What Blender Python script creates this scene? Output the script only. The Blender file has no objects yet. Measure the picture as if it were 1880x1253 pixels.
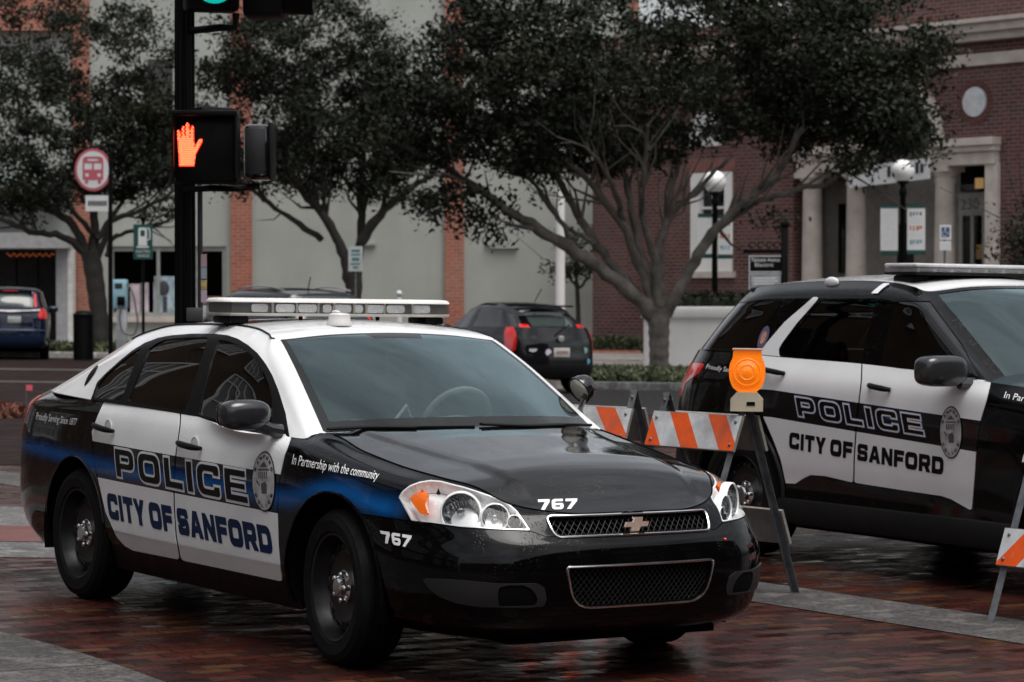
import bpy, bmesh, math, random
import numpy as np
from mathutils import Vector, Matrix
from mathutils.bvhtree import BVHTree
from mathutils.geometry import tessellate_polygon

random.seed(7); RNG = np.random.default_rng(7)
R = math.radians
C = bpy.context.scene.collection

# ------------------------------------------------------------------ camera, sky, light
CAM_H, PITCH, FPX = 1.615, 0.01728, 4800.0        # eye height, downward pitch, focal length in 1880-px units
TILT = 0.01308                                     # cross fall of the wet street
cd = bpy.data.cameras.new('camera'); cam = bpy.data.objects.new('camera', cd); C.objects.link(cam)
cam.location = (0, 0, CAM_H); cam.rotation_euler = (math.pi/2 - PITCH, 0, 0)
cd.sensor_width = 36; cd.lens = FPX/1880*36; cd.clip_start = .1; cd.clip_end = 2000
cd.dof.use_dof = True; cd.dof.focus_distance = 11.3; cd.dof.aperture_fstop = 6.5
sc = bpy.context.scene; sc.camera = cam
W = bpy.data.worlds.new('World'); sc.world = W; W.use_nodes = True
nt = W.node_tree; nt.nodes.clear()
wo = nt.nodes.new('ShaderNodeOutputWorld'); bg = nt.nodes.new('ShaderNodeBackground')
sk = nt.nodes.new('ShaderNodeTexSky'); hs = nt.nodes.new('ShaderNodeHueSaturation')
sk.sky_type = 'NISHITA'; sk.sun_disc = False
SUN_EL, SUN_AZ = R(72), R(142)
sk.sun_elevation = SUN_EL; sk.sun_rotation = SUN_AZ; sk.air_density = 1.0; sk.dust_density = 4.0; sk.ozone_density = 1.0
hs.inputs['Saturation'].default_value = .22
nt.links.new(sk.outputs[0], hs.inputs['Color']); ct, cn, cm_, cx_ = nt.nodes.new('ShaderNodeTexCoord'), nt.nodes.new('ShaderNodeTexNoise'), nt.nodes.new('ShaderNodeMapRange'), nt.nodes.new('ShaderNodeMix')   # broken cloud
cn.inputs['Scale'].default_value = 2.6; cn.inputs['Detail'].default_value = 6; cn.inputs['Roughness'].default_value = .6; nt.links.new(ct.outputs['Generated'], cn.inputs[0]); nt.links.new(cn.outputs[0], cm_.inputs[0])
for i_, v_ in enumerate((.36, .66, .62, 1.38)): cm_.inputs[i_+1].default_value = v_
cx_.data_type = 'RGBA'; cx_.blend_type = 'MULTIPLY'; cx_.inputs[0].default_value = 1; nt.links.new(hs.outputs[0], cx_.inputs[6]); nt.links.new(cm_.outputs[0], cx_.inputs[7]); nt.links.new(cx_.outputs[2], bg.inputs[0]); nt.links.new(bg.outputs[0], wo.inputs[0])
bg.inputs[1].default_value = .12
ld = bpy.data.lights.new('sun', 'SUN'); sun = bpy.data.objects.new('sun', ld); C.objects.link(sun)
ld.energy = 1.5; ld.angle = R(40); ld.color = (1, .97, .93)
sdir = Vector((math.sin(SUN_AZ)*math.cos(SUN_EL), math.cos(SUN_AZ)*math.cos(SUN_EL), math.sin(SUN_EL)))
sun.rotation_euler = sdir.to_track_quat('Z', 'Y').to_euler()
vs = sc.view_settings; vs.view_transform = 'Standard'; vs.look = 'None'; vs.exposure = .55; vs.gamma = 1

# ------------------------------------------------------------------ maths
TM = Matrix.Translation((0, 0, CAM_H)) @ Matrix.Rotation(TILT, 4, 'Y') @ Matrix.Translation((0, 0, -CAM_H))   # street frame -> world
def ground_z(x, y=0): return (TM @ Vector((x, y, 0))).z
def px_of(P):                                      # world points (n,3) -> picture px (1880 wide)
    P = np.asarray(P, float); c, s = math.cos(PITCH), math.sin(PITCH)
    Z = P[:, 2] - CAM_H; d = P[:, 1]*c - Z*s; u = Z*c + P[:, 1]*s
    return np.stack([940 + FPX*P[:, 0]/d, 626.5 - FPX*u/d], 1)
def ray_of(px, py):
    c, s = math.cos(PITCH), math.sin(PITCH); a, b = (px-940)/FPX, -(py-626.5)/FPX
    return Vector((a, c + b*s, -s + b*c)).normalized()
def at(px, py, Y):                                 # a point at depth Y
    r = ray_of(px, py); t = Y/r.y; return Vector((r.x*t, Y, CAM_H + r.z*t))
def on_ground(px, py):
    o, r = Vector((0, 0, CAM_H)), ray_of(px, py)
    n = TM.to_3x3() @ Vector((0, 0, 1)); p = TM @ Vector((0, 0, 0))
    return o + r*((p-o).dot(n)/r.dot(n))
def hermite(k, P, q):
    k = np.asarray(k, float); P = np.asarray(P, float); q = np.clip(np.asarray(q, float), k[0], k[-1])
    h = np.diff(k); sh = (-1,) + (1,)*(P.ndim-1)
    d = np.diff(P, axis=0)/h.reshape(sh)
    m = np.empty_like(P); m[0], m[-1] = d[0], d[-1]
    if len(k) > 2:
        w = (h[1:]/(h[1:]+h[:-1])).reshape(sh); m[1:-1] = d[:-1]*w + d[1:]*(1-w)
    i = np.clip(np.searchsorted(k, q, side='right')-1, 0, len(k)-2)
    t = ((q-k[i])/h[i]).reshape(sh); hh = h[i].reshape(sh)
    return (2*t**3-3*t**2+1)*P[i] + (t**3-2*t**2+t)*hh*m[i] + (-2*t**3+3*t**2)*P[i+1] + (t**3-t**2)*hh*m[i+1]
def curve_pts(P, n, k=None):
    P = np.asarray(P, float)
    if k is None: k = np.concatenate([[0], np.cumsum(np.maximum(np.linalg.norm(np.diff(P, axis=0), axis=1), 1e-6))])
    return hermite(k, P, np.linspace(k[0], k[-1], n))
def psdf(Q, poly):                                 # signed distance of 2-D points to a polygon, negative inside
    Q = np.asarray(Q, float); poly = np.asarray(poly, float); n = len(poly)
    best = np.full(len(Q), 1e9); ins = np.zeros(len(Q), bool)
    for i in range(n):
        a, b = poly[i], poly[(i+1) % n]; e = b-a; L = (e**2).sum()
        if L < 1e-12: continue
        t = np.clip(((Q-a)@e)/L, 0, 1); best = np.minimum(best, np.linalg.norm(Q-(a+t[:, None]*e), axis=1))
        c = (a[1] > Q[:, 1]) != (b[1] > Q[:, 1])
        with np.errstate(divide='ignore', invalid='ignore'):
            ins ^= c & (Q[:, 0] < (b[0]-a[0])*(Q[:, 1]-a[1])/(b[1]-a[1]+1e-15)+a[0])
    return np.where(ins, -best, best)
def round_poly(pts, seg=5):                        # [(x,y[,r])] -> polygon with rounded corners
    out = []; n = len(pts)
    for i, p in enumerate(pts):
        r = p[2] if len(p) > 2 else 0; P = Vector(p[:2])
        if r <= 0: out.append((P.x, P.y)); continue
        A, B = Vector(pts[i-1][:2]), Vector(pts[(i+1) % n][:2])
        a, b = (A-P), (B-P); r = min(r, a.length*.5, b.length*.5)
        s, e = P+a.normalized()*r, P+b.normalized()*r
        for k in range(seg+1):
            t = k/seg; q = s*(1-t)**2 + P*2*t*(1-t) + e*t*t; out.append((q.x, q.y))
    return out

# ------------------------------------------------------------------ surfaces that can be trimmed
class Surf:
    def __init__(s, V, F, U=None): s.V = np.asarray(V, float).reshape(-1, 3); s.F = F; s.U = U if U is not None else np.zeros((len(s.V), 2))
    @staticmethod
    def grid(P, U=None):                           # P (n,m,3)
        n, m = P.shape[:2]; V = P.reshape(-1, 3)
        F = [(i*m+j, (i+1)*m+j, (i+1)*m+j+1, i*m+j+1) for i in range(n-1) for j in range(m-1)]
        return Surf(V, F, None if U is None else U.reshape(-1, U.shape[-1]))
    def clip(s, f):                                # keep f <= 0
        f = np.asarray(f, float); f = np.where(np.abs(f) < 1e-7, -1e-7, f); neg = f < 0
        V = [tuple(v) for v in s.V]; U = [tuple(u) for u in s.U]; cache = {}; F = []
        def cut(a, b):
            k = (a, b) if a < b else (b, a)
            if k not in cache:
                t = f[k[0]]/(f[k[0]]-f[k[1]]); cache[k] = len(V)
                V.append(tuple(s.V[k[0]]*(1-t)+s.V[k[1]]*t)); U.append(tuple(s.U[k[0]]*(1-t)+s.U[k[1]]*t))
            return cache[k]
        for q in s.F:
            g = [neg[i] for i in q]
            if all(g): F.append(q); continue
            if not any(g): continue
            o = []
            for i in range(len(q)):
                a, b = q[i], q[(i+1) % len(q)]
                if neg[a]: o.append(a)
                if neg[a] != neg[b]: o.append(cut(a, b))
            if len(o) > 2: F.append(tuple(o))
        used = sorted({i for q in F for i in q}); mp = {a: i for i, a in enumerate(used)}
        if not used: return Surf(np.zeros((0, 3)), [], np.zeros((0, s.U.shape[1])))
        return Surf(np.array([V[i] for i in used]), [tuple(mp[i] for i in q) for q in F], np.array([U[i] for i in used]))
    def normals(s):
        N = np.zeros_like(s.V)
        for q in s.F:
            n = np.cross(s.V[q[1]]-s.V[q[0]], s.V[q[2]]-s.V[q[0]])
            for i in q: N[i] += n
        L = np.linalg.norm(N, axis=1); L[L == 0] = 1; return N/L[:, None]
    def oriented(s, c):                            # faces turned away from the point c
        N = s.normals()
        if ((s.V-np.array(c))*N).sum() < 0: return Surf(s.V, [tuple(reversed(q)) for q in s.F], s.U)
        return s
    def offset(s, d): return Surf(s.V + s.normals()*d, s.F, s.U)
    def mirror(s): return Surf(s.V*np.array([1, -1, 1]), [tuple(reversed(q)) for q in s.F], s.U)
    def join(s, o): n = len(s.V); return Surf(np.vstack([s.V, o.V]), list(s.F)+[tuple(i+n for i in q) for q in o.F], np.zeros((len(s.V)+len(o.V), 2)))
    def weld(s):
        mp = {}; ix = []; V = []; U = []
        for v, u in zip(s.V, s.U):
            k = tuple(np.round(v, 5)+0.0)
            if k not in mp: mp[k] = len(V); V.append(v); U.append(u)
            ix.append(mp[k])
        F = []
        for q in s.F:
            q = [ix[i] for i in q]; q = tuple(a for i, a in enumerate(q) if a != q[i-1])
            if len(q) > 2: F.append(q)
        return Surf(np.array(V), F, np.array(U))
    def both(s): return s.join(s.mirror()).weld()
    def bvh(s): return BVHTree.FromPolygons([tuple(v) for v in s.V], s.F)
    def rim(s, d):                                 # the surface plus a lip turned inwards along its border
        N = s.normals(); cnt = {}
        for q in s.F:
            for i in range(len(q)):
                e = (q[i], q[(i+1) % len(q)]); k = (min(e), max(e)); cnt.setdefault(k, []).append(e)
        V = list(map(tuple, s.V)); F = list(s.F); mp = {}
        def lo(i):
            if i not in mp: mp[i] = len(V); V.append(tuple(s.V[i]-N[i]*d))
            return mp[i]
        for k, es in cnt.items():
            if len(es) == 1: a, b = es[0]; F.append((b, a, lo(a), lo(b)))
        return Surf(np.array(V), F)

class MB:                                          # collects solid shapes into one mesh
    def __init__(s): s.V = []; s.F = []
    def add(s, V, F, M=None):
        n = len(s.V); V = [Vector(v) for v in V]
        s.V += [tuple(M @ v) if M else tuple(v) for v in V]; s.F += [tuple(i+n for i in f) for f in F]; return s
    def surf(s, S): return s.add([Vector(v) for v in S.V], S.F)
    def box(s, lo, hi, M=None, b=0):
        x0, y0, z0 = lo; x1, y1, z1 = hi
        if b <= 0:
            return s.add([(x0,y0,z0),(x1,y0,z0),(x1,y1,z0),(x0,y1,z0),(x0,y0,z1),(x1,y0,z1),(x1,y1,z1),(x0,y1,z1)],
                         [(3,2,1,0),(4,5,6,7),(0,1,5,4),(1,2,6,5),(2,3,7,6),(3,0,4,7)], M)
        b = min(b, (x1-x0)*.49, (y1-y0)*.49, (z1-z0)*.49); bm = bmesh.new()
        bmesh.ops.create_cube(bm, size=1)
        for v in bm.verts: v.co = Vector(((x0+x1)/2+v.co.x*(x1-x0), (y0+y1)/2+v.co.y*(y1-y0), (z0+z1)/2+v.co.z*(z1-z0)))
        bmesh.ops.bevel(bm, geom=bm.edges[:], offset=b, segments=2, profile=.5, affect='EDGES')
        bm.verts.index_update(); s.add([v.co.copy() for v in bm.verts], [tuple(v.index for v in f.verts) for f in bm.faces], M); bm.free(); return s
    def tube(s, P, r, n=8, M=None, cap=True, closed=False):
        P = [Vector(p) for p in P]; k = len(P); r = r if hasattr(r, '__len__') else [r]*k
        V = []; F = []; up = None
        for i in range(k):
            if closed: t = P[(i+1) % k]-P[i-1]
            else: t = P[min(i+1, k-1)]-P[max(i-1, 0)]
            t = t.normalized() if t.length > 1e-9 else Vector((0, 0, 1))
            if up is None: up = Vector((0, 0, 1)) if abs(t.z) < .9 else Vector((1, 0, 0))
            a = up - t*up.dot(t); a = a.normalized() if a.length > 1e-6 else t.orthogonal().normalized(); up = a; b = t.cross(a)
            V += [P[i]+(a*math.cos(2*math.pi*j/n)+b*math.sin(2*math.pi*j/n))*r[i] for j in range(n)]
        for i in range(k if closed else k-1):
            i2 = (i+1) % k
            F += [(i*n+j, i*n+(j+1) % n, i2*n+(j+1) % n, i2*n+j) for j in range(n)]
        if cap and not closed: F += [tuple(reversed(range(n))), tuple(range((k-1)*n, k*n))]
        return s.add(V, F, M)
    def lathe(s, prof, n=32, M=None):              # prof [(radius, height)] about z
        V = []; F = []; k = len(prof)
        for i in range(n):
            a = 2*math.pi*i/n; V += [(p[0]*math.cos(a), p[0]*math.sin(a), p[1]) for p in prof]
        F += [(i*k+j, ((i+1) % n)*k+j, ((i+1) % n)*k+j+1, i*k+j+1) for i in range(n) for j in range(k-1)]
        return s.add(V, F, M)
    def prism(s, poly, d0, d1, M=None, holes=()):  # polygon in local xz, thickness along y from d0 to d1
        loops = [list(poly)]+[list(h) for h in holes]; flat = [p for l in loops for p in l]
        tri = tessellate_polygon([[Vector((p[0], p[1], 0)) for p in l] for l in loops]); n = len(flat)
        V = [(p[0], d0, p[1]) for p in flat]+[(p[0], d1, p[1]) for p in flat]; F = []
        for t in tri:
            a, b, c = (Vector((flat[i][0], flat[i][1], 0)) for i in t)
            t = tuple(t) if (b-a).cross(c-a).z > 0 else tuple(reversed(t))
            F += [t, tuple(i+n for i in reversed(t))] if d0 < d1 else [tuple(reversed(t)), tuple(i+n for i in t)]
        o = 0
        for li, l in enumerate(loops):
            m = len(l); ar = sum(l[i][0]*l[(i+1) % m][1]-l[(i+1) % m][0]*l[i][1] for i in range(m)); fl = (ar > 0) ^ (li > 0) ^ (d0 > d1)
            for i in range(m):
                q = (o+i, o+(i+1) % m, o+(i+1) % m+n, o+i+n); F.append(tuple(reversed(q)) if fl else q)
            o += m
        return s.add(V, F, M)
    def ellipsoid(s, c, r, nu=20, nv=12, M=None, e=1.0):
        V = []; F = []; sp = lambda x: math.copysign(abs(x)**e, x)
        for i in range(nv+1):
            t = math.pi*i/nv
            for j in range(nu):
                a = 2*math.pi*j/nu
                V.append((c[0]+r[0]*sp(math.sin(t))*sp(math.cos(a)), c[1]+r[1]*sp(math.sin(t))*sp(math.sin(a)), c[2]+r[2]*sp(math.cos(t))))
        F += [(i*nu+j, (i+1)*nu+j, (i+1)*nu+(j+1) % nu, i*nu+(j+1) % nu) for i in range(nv) for j in range(nu)]
        return s.add(V, F, M)
    def build(s, name, m, parent=None, smooth=None, sharp=35): return mesh_obj(name, s.V, s.F, m, parent, smooth, sharp)

def mesh_obj(name, V, F, m, parent=None, smooth=True, sharp=35):
    me = bpy.data.meshes.new(name); me.from_pydata([tuple(map(float, v)) for v in V], [], [tuple(map(int, f)) for f in F]); me.update()
    bm = bmesh.new(); bm.from_mesh(me); bmesh.ops.remove_doubles(bm, verts=bm.verts, dist=1e-5)
    if smooth is not False:
        ca = math.cos(R(sharp))
        for f in bm.faces: f.smooth = True
        for e in bm.edges:
            if len(e.link_faces) == 2 and e.link_faces[0].normal.dot(e.link_faces[1].normal) < ca: e.smooth = False
    bm.to_mesh(me); bm.free()
    o = bpy.data.objects.new(name, me); C.objects.link(o)
    for k in (m if isinstance(m, (list, tuple)) else [m]): me.materials.append(k)
    if parent: o.parent = parent
    return o
def sobj(name, S, m, parent=None, lip=.012, sharp=60):
    if not len(S.V): return None
    T = S.rim(lip) if lip else S
    return mesh_obj(name, T.V, T.F, m, parent, True, sharp)
def tag(o, label=None, cat=None, group=None, kind=None):
    if label: o['label'] = label
    if cat: o['category'] = cat
    if group: o['group'] = group
    if kind: o['kind'] = kind
    return o
def thing(name, label, cat, M=None, group=None):
    o = bpy.data.objects.new(name, None); C.objects.link(o); o.empty_display_size = .2
    if M is not None: o.matrix_world = M if isinstance(M, Matrix) else Matrix.Translation(M)
    return tag(o, label, cat, group)
def copy_tree(o, parent=None):
    c = o.copy(); C.objects.link(c)
    if parent: c.parent = parent; c.matrix_parent_inverse = o.matrix_parent_inverse
    for ch in list(o.children): copy_tree(ch, c)
    return c

# ------------------------------------------------------------------ materials
class NT:
    def __init__(s, name):
        s.m = bpy.data.materials.new(name); s.m.use_nodes = True; s.t = s.m.node_tree; s.b = s.t.nodes['Principled BSDF']; s.o = s.t.nodes['Material Output']
        s._oc = None
    def n(s, ty, **kw):
        x = s.t.nodes.new(ty)
        for k, v in kw.items(): setattr(x, k, v)
        return x
    def l(s, a, b): s.t.links.new(a, b)
    def oc(s):
        if s._oc is None: s._oc = s.n('ShaderNodeTexCoord').outputs['Object']
        return s._oc
    def put(s, v, sock):
        if hasattr(v, 'is_output'): s.l(v, sock)
        else: sock.default_value = v
    def math(s, op, a, b=0.0, c=0.0, clamp=False):
        x = s.n('ShaderNodeMath', operation=op, use_clamp=clamp)
        for i, v in enumerate((a, b, c)): s.put(v, x.inputs[i])
        return x.outputs[0]
    def mix(s, f, a, b):
        x = s.n('ShaderNodeMix', data_type='RGBA'); s.put(f, x.inputs[0])
        s.put((*a, 1) if isinstance(a, tuple) and len(a) == 3 else a, x.inputs[6]); s.put((*b, 1) if isinstance(b, tuple) and len(b) == 3 else b, x.inputs[7])
        return x.outputs[2]
    def noise(s, scale, detail=4, rough=.55, vec=None, dist=0):
        x = s.n('ShaderNodeTexNoise'); x.inputs['Scale'].default_value = scale; x.inputs['Detail'].default_value = detail
        x.inputs['Roughness'].default_value = rough; x.inputs['Distortion'].default_value = dist; s.l(vec if vec is not None else s.oc(), x.inputs['Vector']); return x.outputs[0]
    def ramp(s, v, p0, p1, c0=0.0, c1=1.0):
        x = s.n('ShaderNodeMapRange', clamp=True); s.l(v, x.inputs[0])
        for i, q in enumerate((p0, p1, c0, c1)): x.inputs[i+1].default_value = q
        return x.outputs[0]
    def xyz(s):
        x = s.n('ShaderNodeSeparateXYZ'); s.l(s.oc(), x.inputs[0]); return x.outputs
    def bump(s, h, strength=.2, dist=.01):
        x = s.n('ShaderNodeBump'); x.inputs['Strength'].default_value = strength; x.inputs['Distance'].default_value = dist; s.l(h, x.inputs['Height']); s.l(x.outputs[0], s.b.inputs['Normal'])
    def mapping(s, rot=(0, 0, 0), scale=(1, 1, 1), vec=None, loc=(0, 0, 0)):
        x = s.n('ShaderNodeMapping'); x.inputs['Rotation'].default_value = rot; x.inputs['Scale'].default_value = scale; x.inputs['Location'].default_value = loc
        s.l(vec if vec is not None else s.oc(), x.inputs[0]); return x.outputs[0]
    def set(s, **kw):
        for k, v in kw.items(): s.put(v, s.b.inputs[k.replace('_', ' ')])
        return s.m
def rgb(c): return (*c, 1) if len(c) == 3 else c
def mat(name, col, rough=.5, metal=0.0, spec=.5, coat=0.0, var=.15, scale=6.0, bump=0.0, bscale=60.0, alpha=1):
    t = NT(name); c = rgb(col)
    if var:
        f = t.noise(scale, 5); base = t.mix(t.ramp(f, .3, .7), tuple(x*(1-var) for x in c[:3]), tuple(min(1, x*(1+var)) for x in c[:3]))
    else: base = c
    t.set(Base_Color=base, Metallic=metal); t.b.inputs['Specular IOR Level'].default_value = spec; t.b.inputs['Coat Weight'].default_value = coat; t.b.inputs['Coat Roughness'].default_value = .03
    if var: t.set(Roughness=t.ramp(t.noise(scale*1.7, 3), .3, .7, max(0.02, rough*.8), min(1, rough*1.2)))
    else: t.set(Roughness=rough)
    if bump: t.bump(t.noise(bscale, 4), bump)
    return t.m
def emit(name, col, strength):
    t = NT(name); t.set(Base_Color=rgb(col), Emission_Color=rgb(col), Emission_Strength=strength); return t.m
def glass(name, tint, refl=1.0, rough=.02, opaque=0.0, base=(.01, .012, .012), gl_col=(1, 1, 1)):
    t = NT(name); tr = t.n('ShaderNodeBsdfTransparent'); tr.inputs[0].default_value = rgb(tint)
    df = t.n('ShaderNodeBsdfDiffuse'); df.inputs[0].default_value = rgb(base)
    mx0 = t.n('ShaderNodeMixShader'); mx0.inputs[0].default_value = opaque; t.l(tr.outputs[0], mx0.inputs[1]); t.l(df.outputs[0], mx0.inputs[2])
    gl = t.n('ShaderNodeBsdfGlossy'); gl.inputs['Roughness'].default_value = rough; gl.inputs[0].default_value = rgb(gl_col)
    fr = t.n('ShaderNodeFresnel'); fr.inputs['IOR'].default_value = 1.55
    f = t.math('MULTIPLY', fr.outputs[0], refl, clamp=True); mx = t.n('ShaderNodeMixShader'); t.l(f, mx.inputs[0]); t.l(mx0.outputs[0], mx.inputs[1]); t.l(gl.outputs[0], mx.inputs[2])
    t.l(mx.outputs[0], t.o.inputs[0]); return t.m

M = {}
M['rubber'] = mat('tyre rubber', (.004, .004, .004), .8, spec=.2, bump=.15, bscale=120)
M['steel_black'] = mat('black steel wheel', (.010, .010, .0105), .33, spec=.45)
M['chrome'] = mat('chrome', (.75, .75, .75), .12, 1.0, var=.08)
M['black_trim'] = mat('black trim', (.004, .004, .0045), .45, spec=.2)
M['black_gloss'] = mat('gloss black', (.008, .008, .009), .12, coat=.5)
M['matte_dark'] = mat('matte dark plastic', (.007, .007, .008), .62, spec=.2)
M['under'] = mat('underbody', (.002, .002, .002), .9, spec=.1)
M['cabin'] = mat('cabin trim', (.13, .13, .132), .8, spec=.2)
M['white_vinyl'] = mat('white vinyl', (.78, .78, .78), .4, var=.05)
M['grey_vinyl'] = mat('grey vinyl', (.60, .60, .62), .4, var=.05)
M['black_vinyl'] = mat('black vinyl', (.003, .003, .0035), .4, spec=.15, var=.05)
M['blue_vinyl'] = mat('blue vinyl', (.004, .017, .062), .45, spec=.15, var=.1)
M['blue_edge'] = mat('blue edge vinyl', (.02, .06, .22), .35, var=.1)
M['glass_side'] = glass('tinted side glass', (.10, .10, .10), 1.25, .01)
M['glass_wind'] = glass('windshield glass', (.84, .92, .90), 1.9, .03, gl_col=(.76, .98, 1.0))
M['glass_dark'] = glass('dark glass', (.05, .055, .055), 1.15, .02)
M['lens_clear'] = glass('clear lens', (.98, .99, .99), .32, .02)
M['red_lens'] = mat('red lamp lens', (.58, .014, .012), .12, coat=.6, var=.1)
M['orange_lens'] = mat('amber lens', (.95, .17, .008), .2, coat=.5, var=.08)
M['silver'] = mat('lamp housing silver', (.80, .80, .80), .32, .3, var=.05)
def reflector():
    t = NT('lamp reflector'); w = t.n('ShaderNodeTexWave'); w.inputs['Scale'].default_value = 28; w.inputs['Distortion'].default_value = 3; t.l(t.oc(), w.inputs[0])
    t.set(Base_Color=(.26, .27, .28, 1), Metallic=1.0, Roughness=.10); t.bump(w.outputs[1], .7, .02); return t.m
M['reflector'] = reflector()
# ------------------------------------------------------------------ wide block lettering drawn as outlines
GL = {
'P': (1.18, [(0,0),(.33,0),(.33,.28),(1.15,.28,.32),(1.15,1,.32),(0,1)], [[(.33,.53),(.84,.53,.08),(.84,.75,.08),(.33,.75)]]),
'O': (1.28, [(0,0,.36),(1.25,0,.36),(1.25,1,.36),(0,1,.36)], [[(.33,.27,.12),(.33,.73,.12),(.92,.73,.12),(.92,.27,.12)]]),
'L': (1.02, [(0,0),(1.0,0),(1.0,.27),(.33,.27),(.33,1),(0,1)], []),
'I': (.36, [(0,0),(.33,0),(.33,1),(0,1)], []),
'C': (1.22, [(1.18,.64),(.86,.64),(.86,.74,.08),(.33,.74,.12),(.33,.26,.12),(.86,.26,.08),(.86,.36),(1.18,.36),(1.18,0,.32),(0,0,.36),(0,1,.36),(1.18,1,.32)], []),
'E': (1.12, [(0,0),(1.12,0),(1.12,.25),(.33,.25),(.33,.39),(1.04,.39),(1.04,.61),(.33,.61),(.33,.75),(1.08,.75),(1.08,1),(0,1)], []),
'T': (1.06, [(.36,0),(.69,0),(.69,.75),(1.05,.75),(1.05,1),(0,1),(0,.75),(.36,.75)], []),
'Y': (1.12, [(.40,0),(.73,0),(.73,.36),(1.13,1),(.76,1),(.565,.64),(.37,1),(0,1),(.40,.36)], []),
'F': (1.04, [(0,0),(.33,0),(.33,.36),(.95,.36),(.95,.6),(.33,.6),(.33,.75),(1.04,.75),(1.04,1),(0,1)], []),
'S': (1.12, [(0,.33),(0,0,.26),(1.1,0,.28),(1.1,.61,.26),(.33,.61,.04),(.33,.77,.04),(.78,.77),(.78,.68),(1.1,.68),(1.1,1,.26),(0,1,.28),(0,.39,.26),(.78,.39,.04),(.78,.23,.04),(.33,.23),(.33,.33)], []),
'A': (1.22, [(0,0),(.35,0),(.42,.2),(.79,.2),(.86,0),(1.21,0),(.80,1),(.41,1)], [[(.49,.42),(.605,.74),(.72,.42)]]),
'N': (1.16, [(0,0),(.31,0),(.31,.56),(.80,0),(1.13,0),(1.13,1),(.82,1),(.82,.44),(.33,1),(0,1)], []),
'R': (1.18, [(0,0),(.33,0),(.33,.32),(.56,.32),(.78,0),(1.18,0),(.93,.35),(1.13,.40,.12),(1.13,1,.28),(0,1)], [[(.33,.54),(.33,.76),(.80,.76,.06),(.80,.54,.06)]]),
'D': (1.2, [(0,0),(1.17,0,.38),(1.17,1,.38),(0,1)], [[(.33,.26),(.33,.74),(.84,.74,.16),(.84,.26,.16)]]),
'7': (1.1, [(.14,0),(.52,0),(1.06,.76),(1.06,1),(0,1),(0,.74),(.62,.74)], []),
'6': (1.14, [(0,0,.32),(1.1,0,.32),(1.1,.61,.26),(.33,.61,.04),(.33,.76,.1),(1.02,.76),(1.02,1),(0,1,.36)], [[(.33,.24,.06),(.33,.39,.06),(.78,.39,.06),(.78,.24,.06)]]),
'2': (1.1, [(0,0),(1.08,0),(1.08,.24),(.4,.24),(1.08,.6,.2),(1.08,1,.28),(0,1,.28),(0,.66),(.33,.66),(.33,.76),(.76,.76),(.76,.62),(0,.24)], []),
'0': (1.14, [(0,0,.34),(1.1,0,.34),(1.1,1,.34),(0,1,.34)], [[(.33,.25,.08),(.33,.75,.08),(.77,.75,.08),(.77,.25,.08)]]),
'B': (1.15, [(0,0),(1.1,0,.3),(1.1,.55,.2),(1.05,.55,.1),(1.05,1,.25),(0,1)], [[(.33,.22),(.33,.42),(.78,.42),(.78,.22)],[(.33,.6),(.33,.78),(.74,.78),(.74,.6)]]),
}
def area(p): return .5*sum(p[i][0]*p[(i+1) % len(p)][1]-p[(i+1) % len(p)][0]*p[i][1] for i in range(len(p)))
def grow(p, d):                                    # mitred polygon offset, outward for d > 0
    n = len(p); s = 1 if area(p) > 0 else -1; out = []
    q = [p[i] for i in range(n) if (Vector(p[i])-Vector(p[i-1])).length > 1e-5]; n = len(q)
    for i in range(n):
        a = (Vector(q[i])-Vector(q[i-1])).normalized(); b = (Vector(q[(i+1) % n])-Vector(q[i])).normalized()
        na, nb = Vector((a.y, -a.x))*s, Vector((b.y, -b.x))*s; m = na+nb
        k = d/max(.35, (1+na.dot(nb))/1.0)
        out.append((q[i][0]+m.x*k, q[i][1]+m.y*k))
    return out
def layout(text, gap=.14, space=.55, d=0.0, asp=1.0):   # -> glyph polygons scaled into the unit square; d in cap heights
    x = 0; G = []
    for ch in text:
        if ch == ' ': x += space; continue
        w, o, hs_ = GL[ch]; G.append((x, o, hs_)); x += w+gap
    Wd = x-gap; out = []
    for x0, o, hs_ in G:
        P = round_poly(o); H = [round_poly(h) for h in hs_]
        P = [(p[0]*asp, p[1]) for p in P]; H = [[(p[0]*asp, p[1]) for p in h] for h in H]
        if d: P = grow(P, d); H = [grow(h, -d) for h in H]; H = [h for h in H if abs(area(h)) > .004]
        out.append(([((p[0]/asp+x0)/Wd, p[1]) for p in P], [[((p[0]/asp+x0)/Wd, p[1]) for p in h] for h in H]))
    return out
def font_polys(text, shear=0.0, stretch=True):     # Blender's built-in face, as triangles in the unit square
    cu = bpy.data.curves.new('t', 'FONT'); cu.body = text; cu.shear = shear; cu.resolution_u = 3
    o = bpy.data.objects.new('t', cu); C.objects.link(o); bpy.context.view_layer.update()
    me = o.evaluated_get(bpy.context.evaluated_depsgraph_get()).to_mesh()
    V = np.array([v.co[:2] for v in me.vertices]); F = [tuple(p.vertices) for p in me.polygons]
    o.to_mesh_clear(); bpy.data.objects.remove(o); bpy.data.curves.remove(cu)
    lo, hi = V.min(0), V.max(0); return (V-lo)/(hi-lo), F
def poly_surf(G):                                  # polygons -> flat Surf in (u, v)
    V = []; F = []
    for P, H in G:
        loops = [P]+H; flat = [p for l in loops for p in l]; n = len(V)
        for t in tessellate_polygon([[Vector((p[0], p[1], 0)) for p in l] for l in loops]):
            a, b, c = (flat[i] for i in t)
            if abs((b[0]-a[0])*(c[1]-a[1])-(b[1]-a[1])*(c[0]-a[0])) < 1e-10: continue
            F.append(tuple(i+n for i in t))
        V += [(p[0], p[1], 0) for p in flat]
    return Surf(np.array(V), F)
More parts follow.
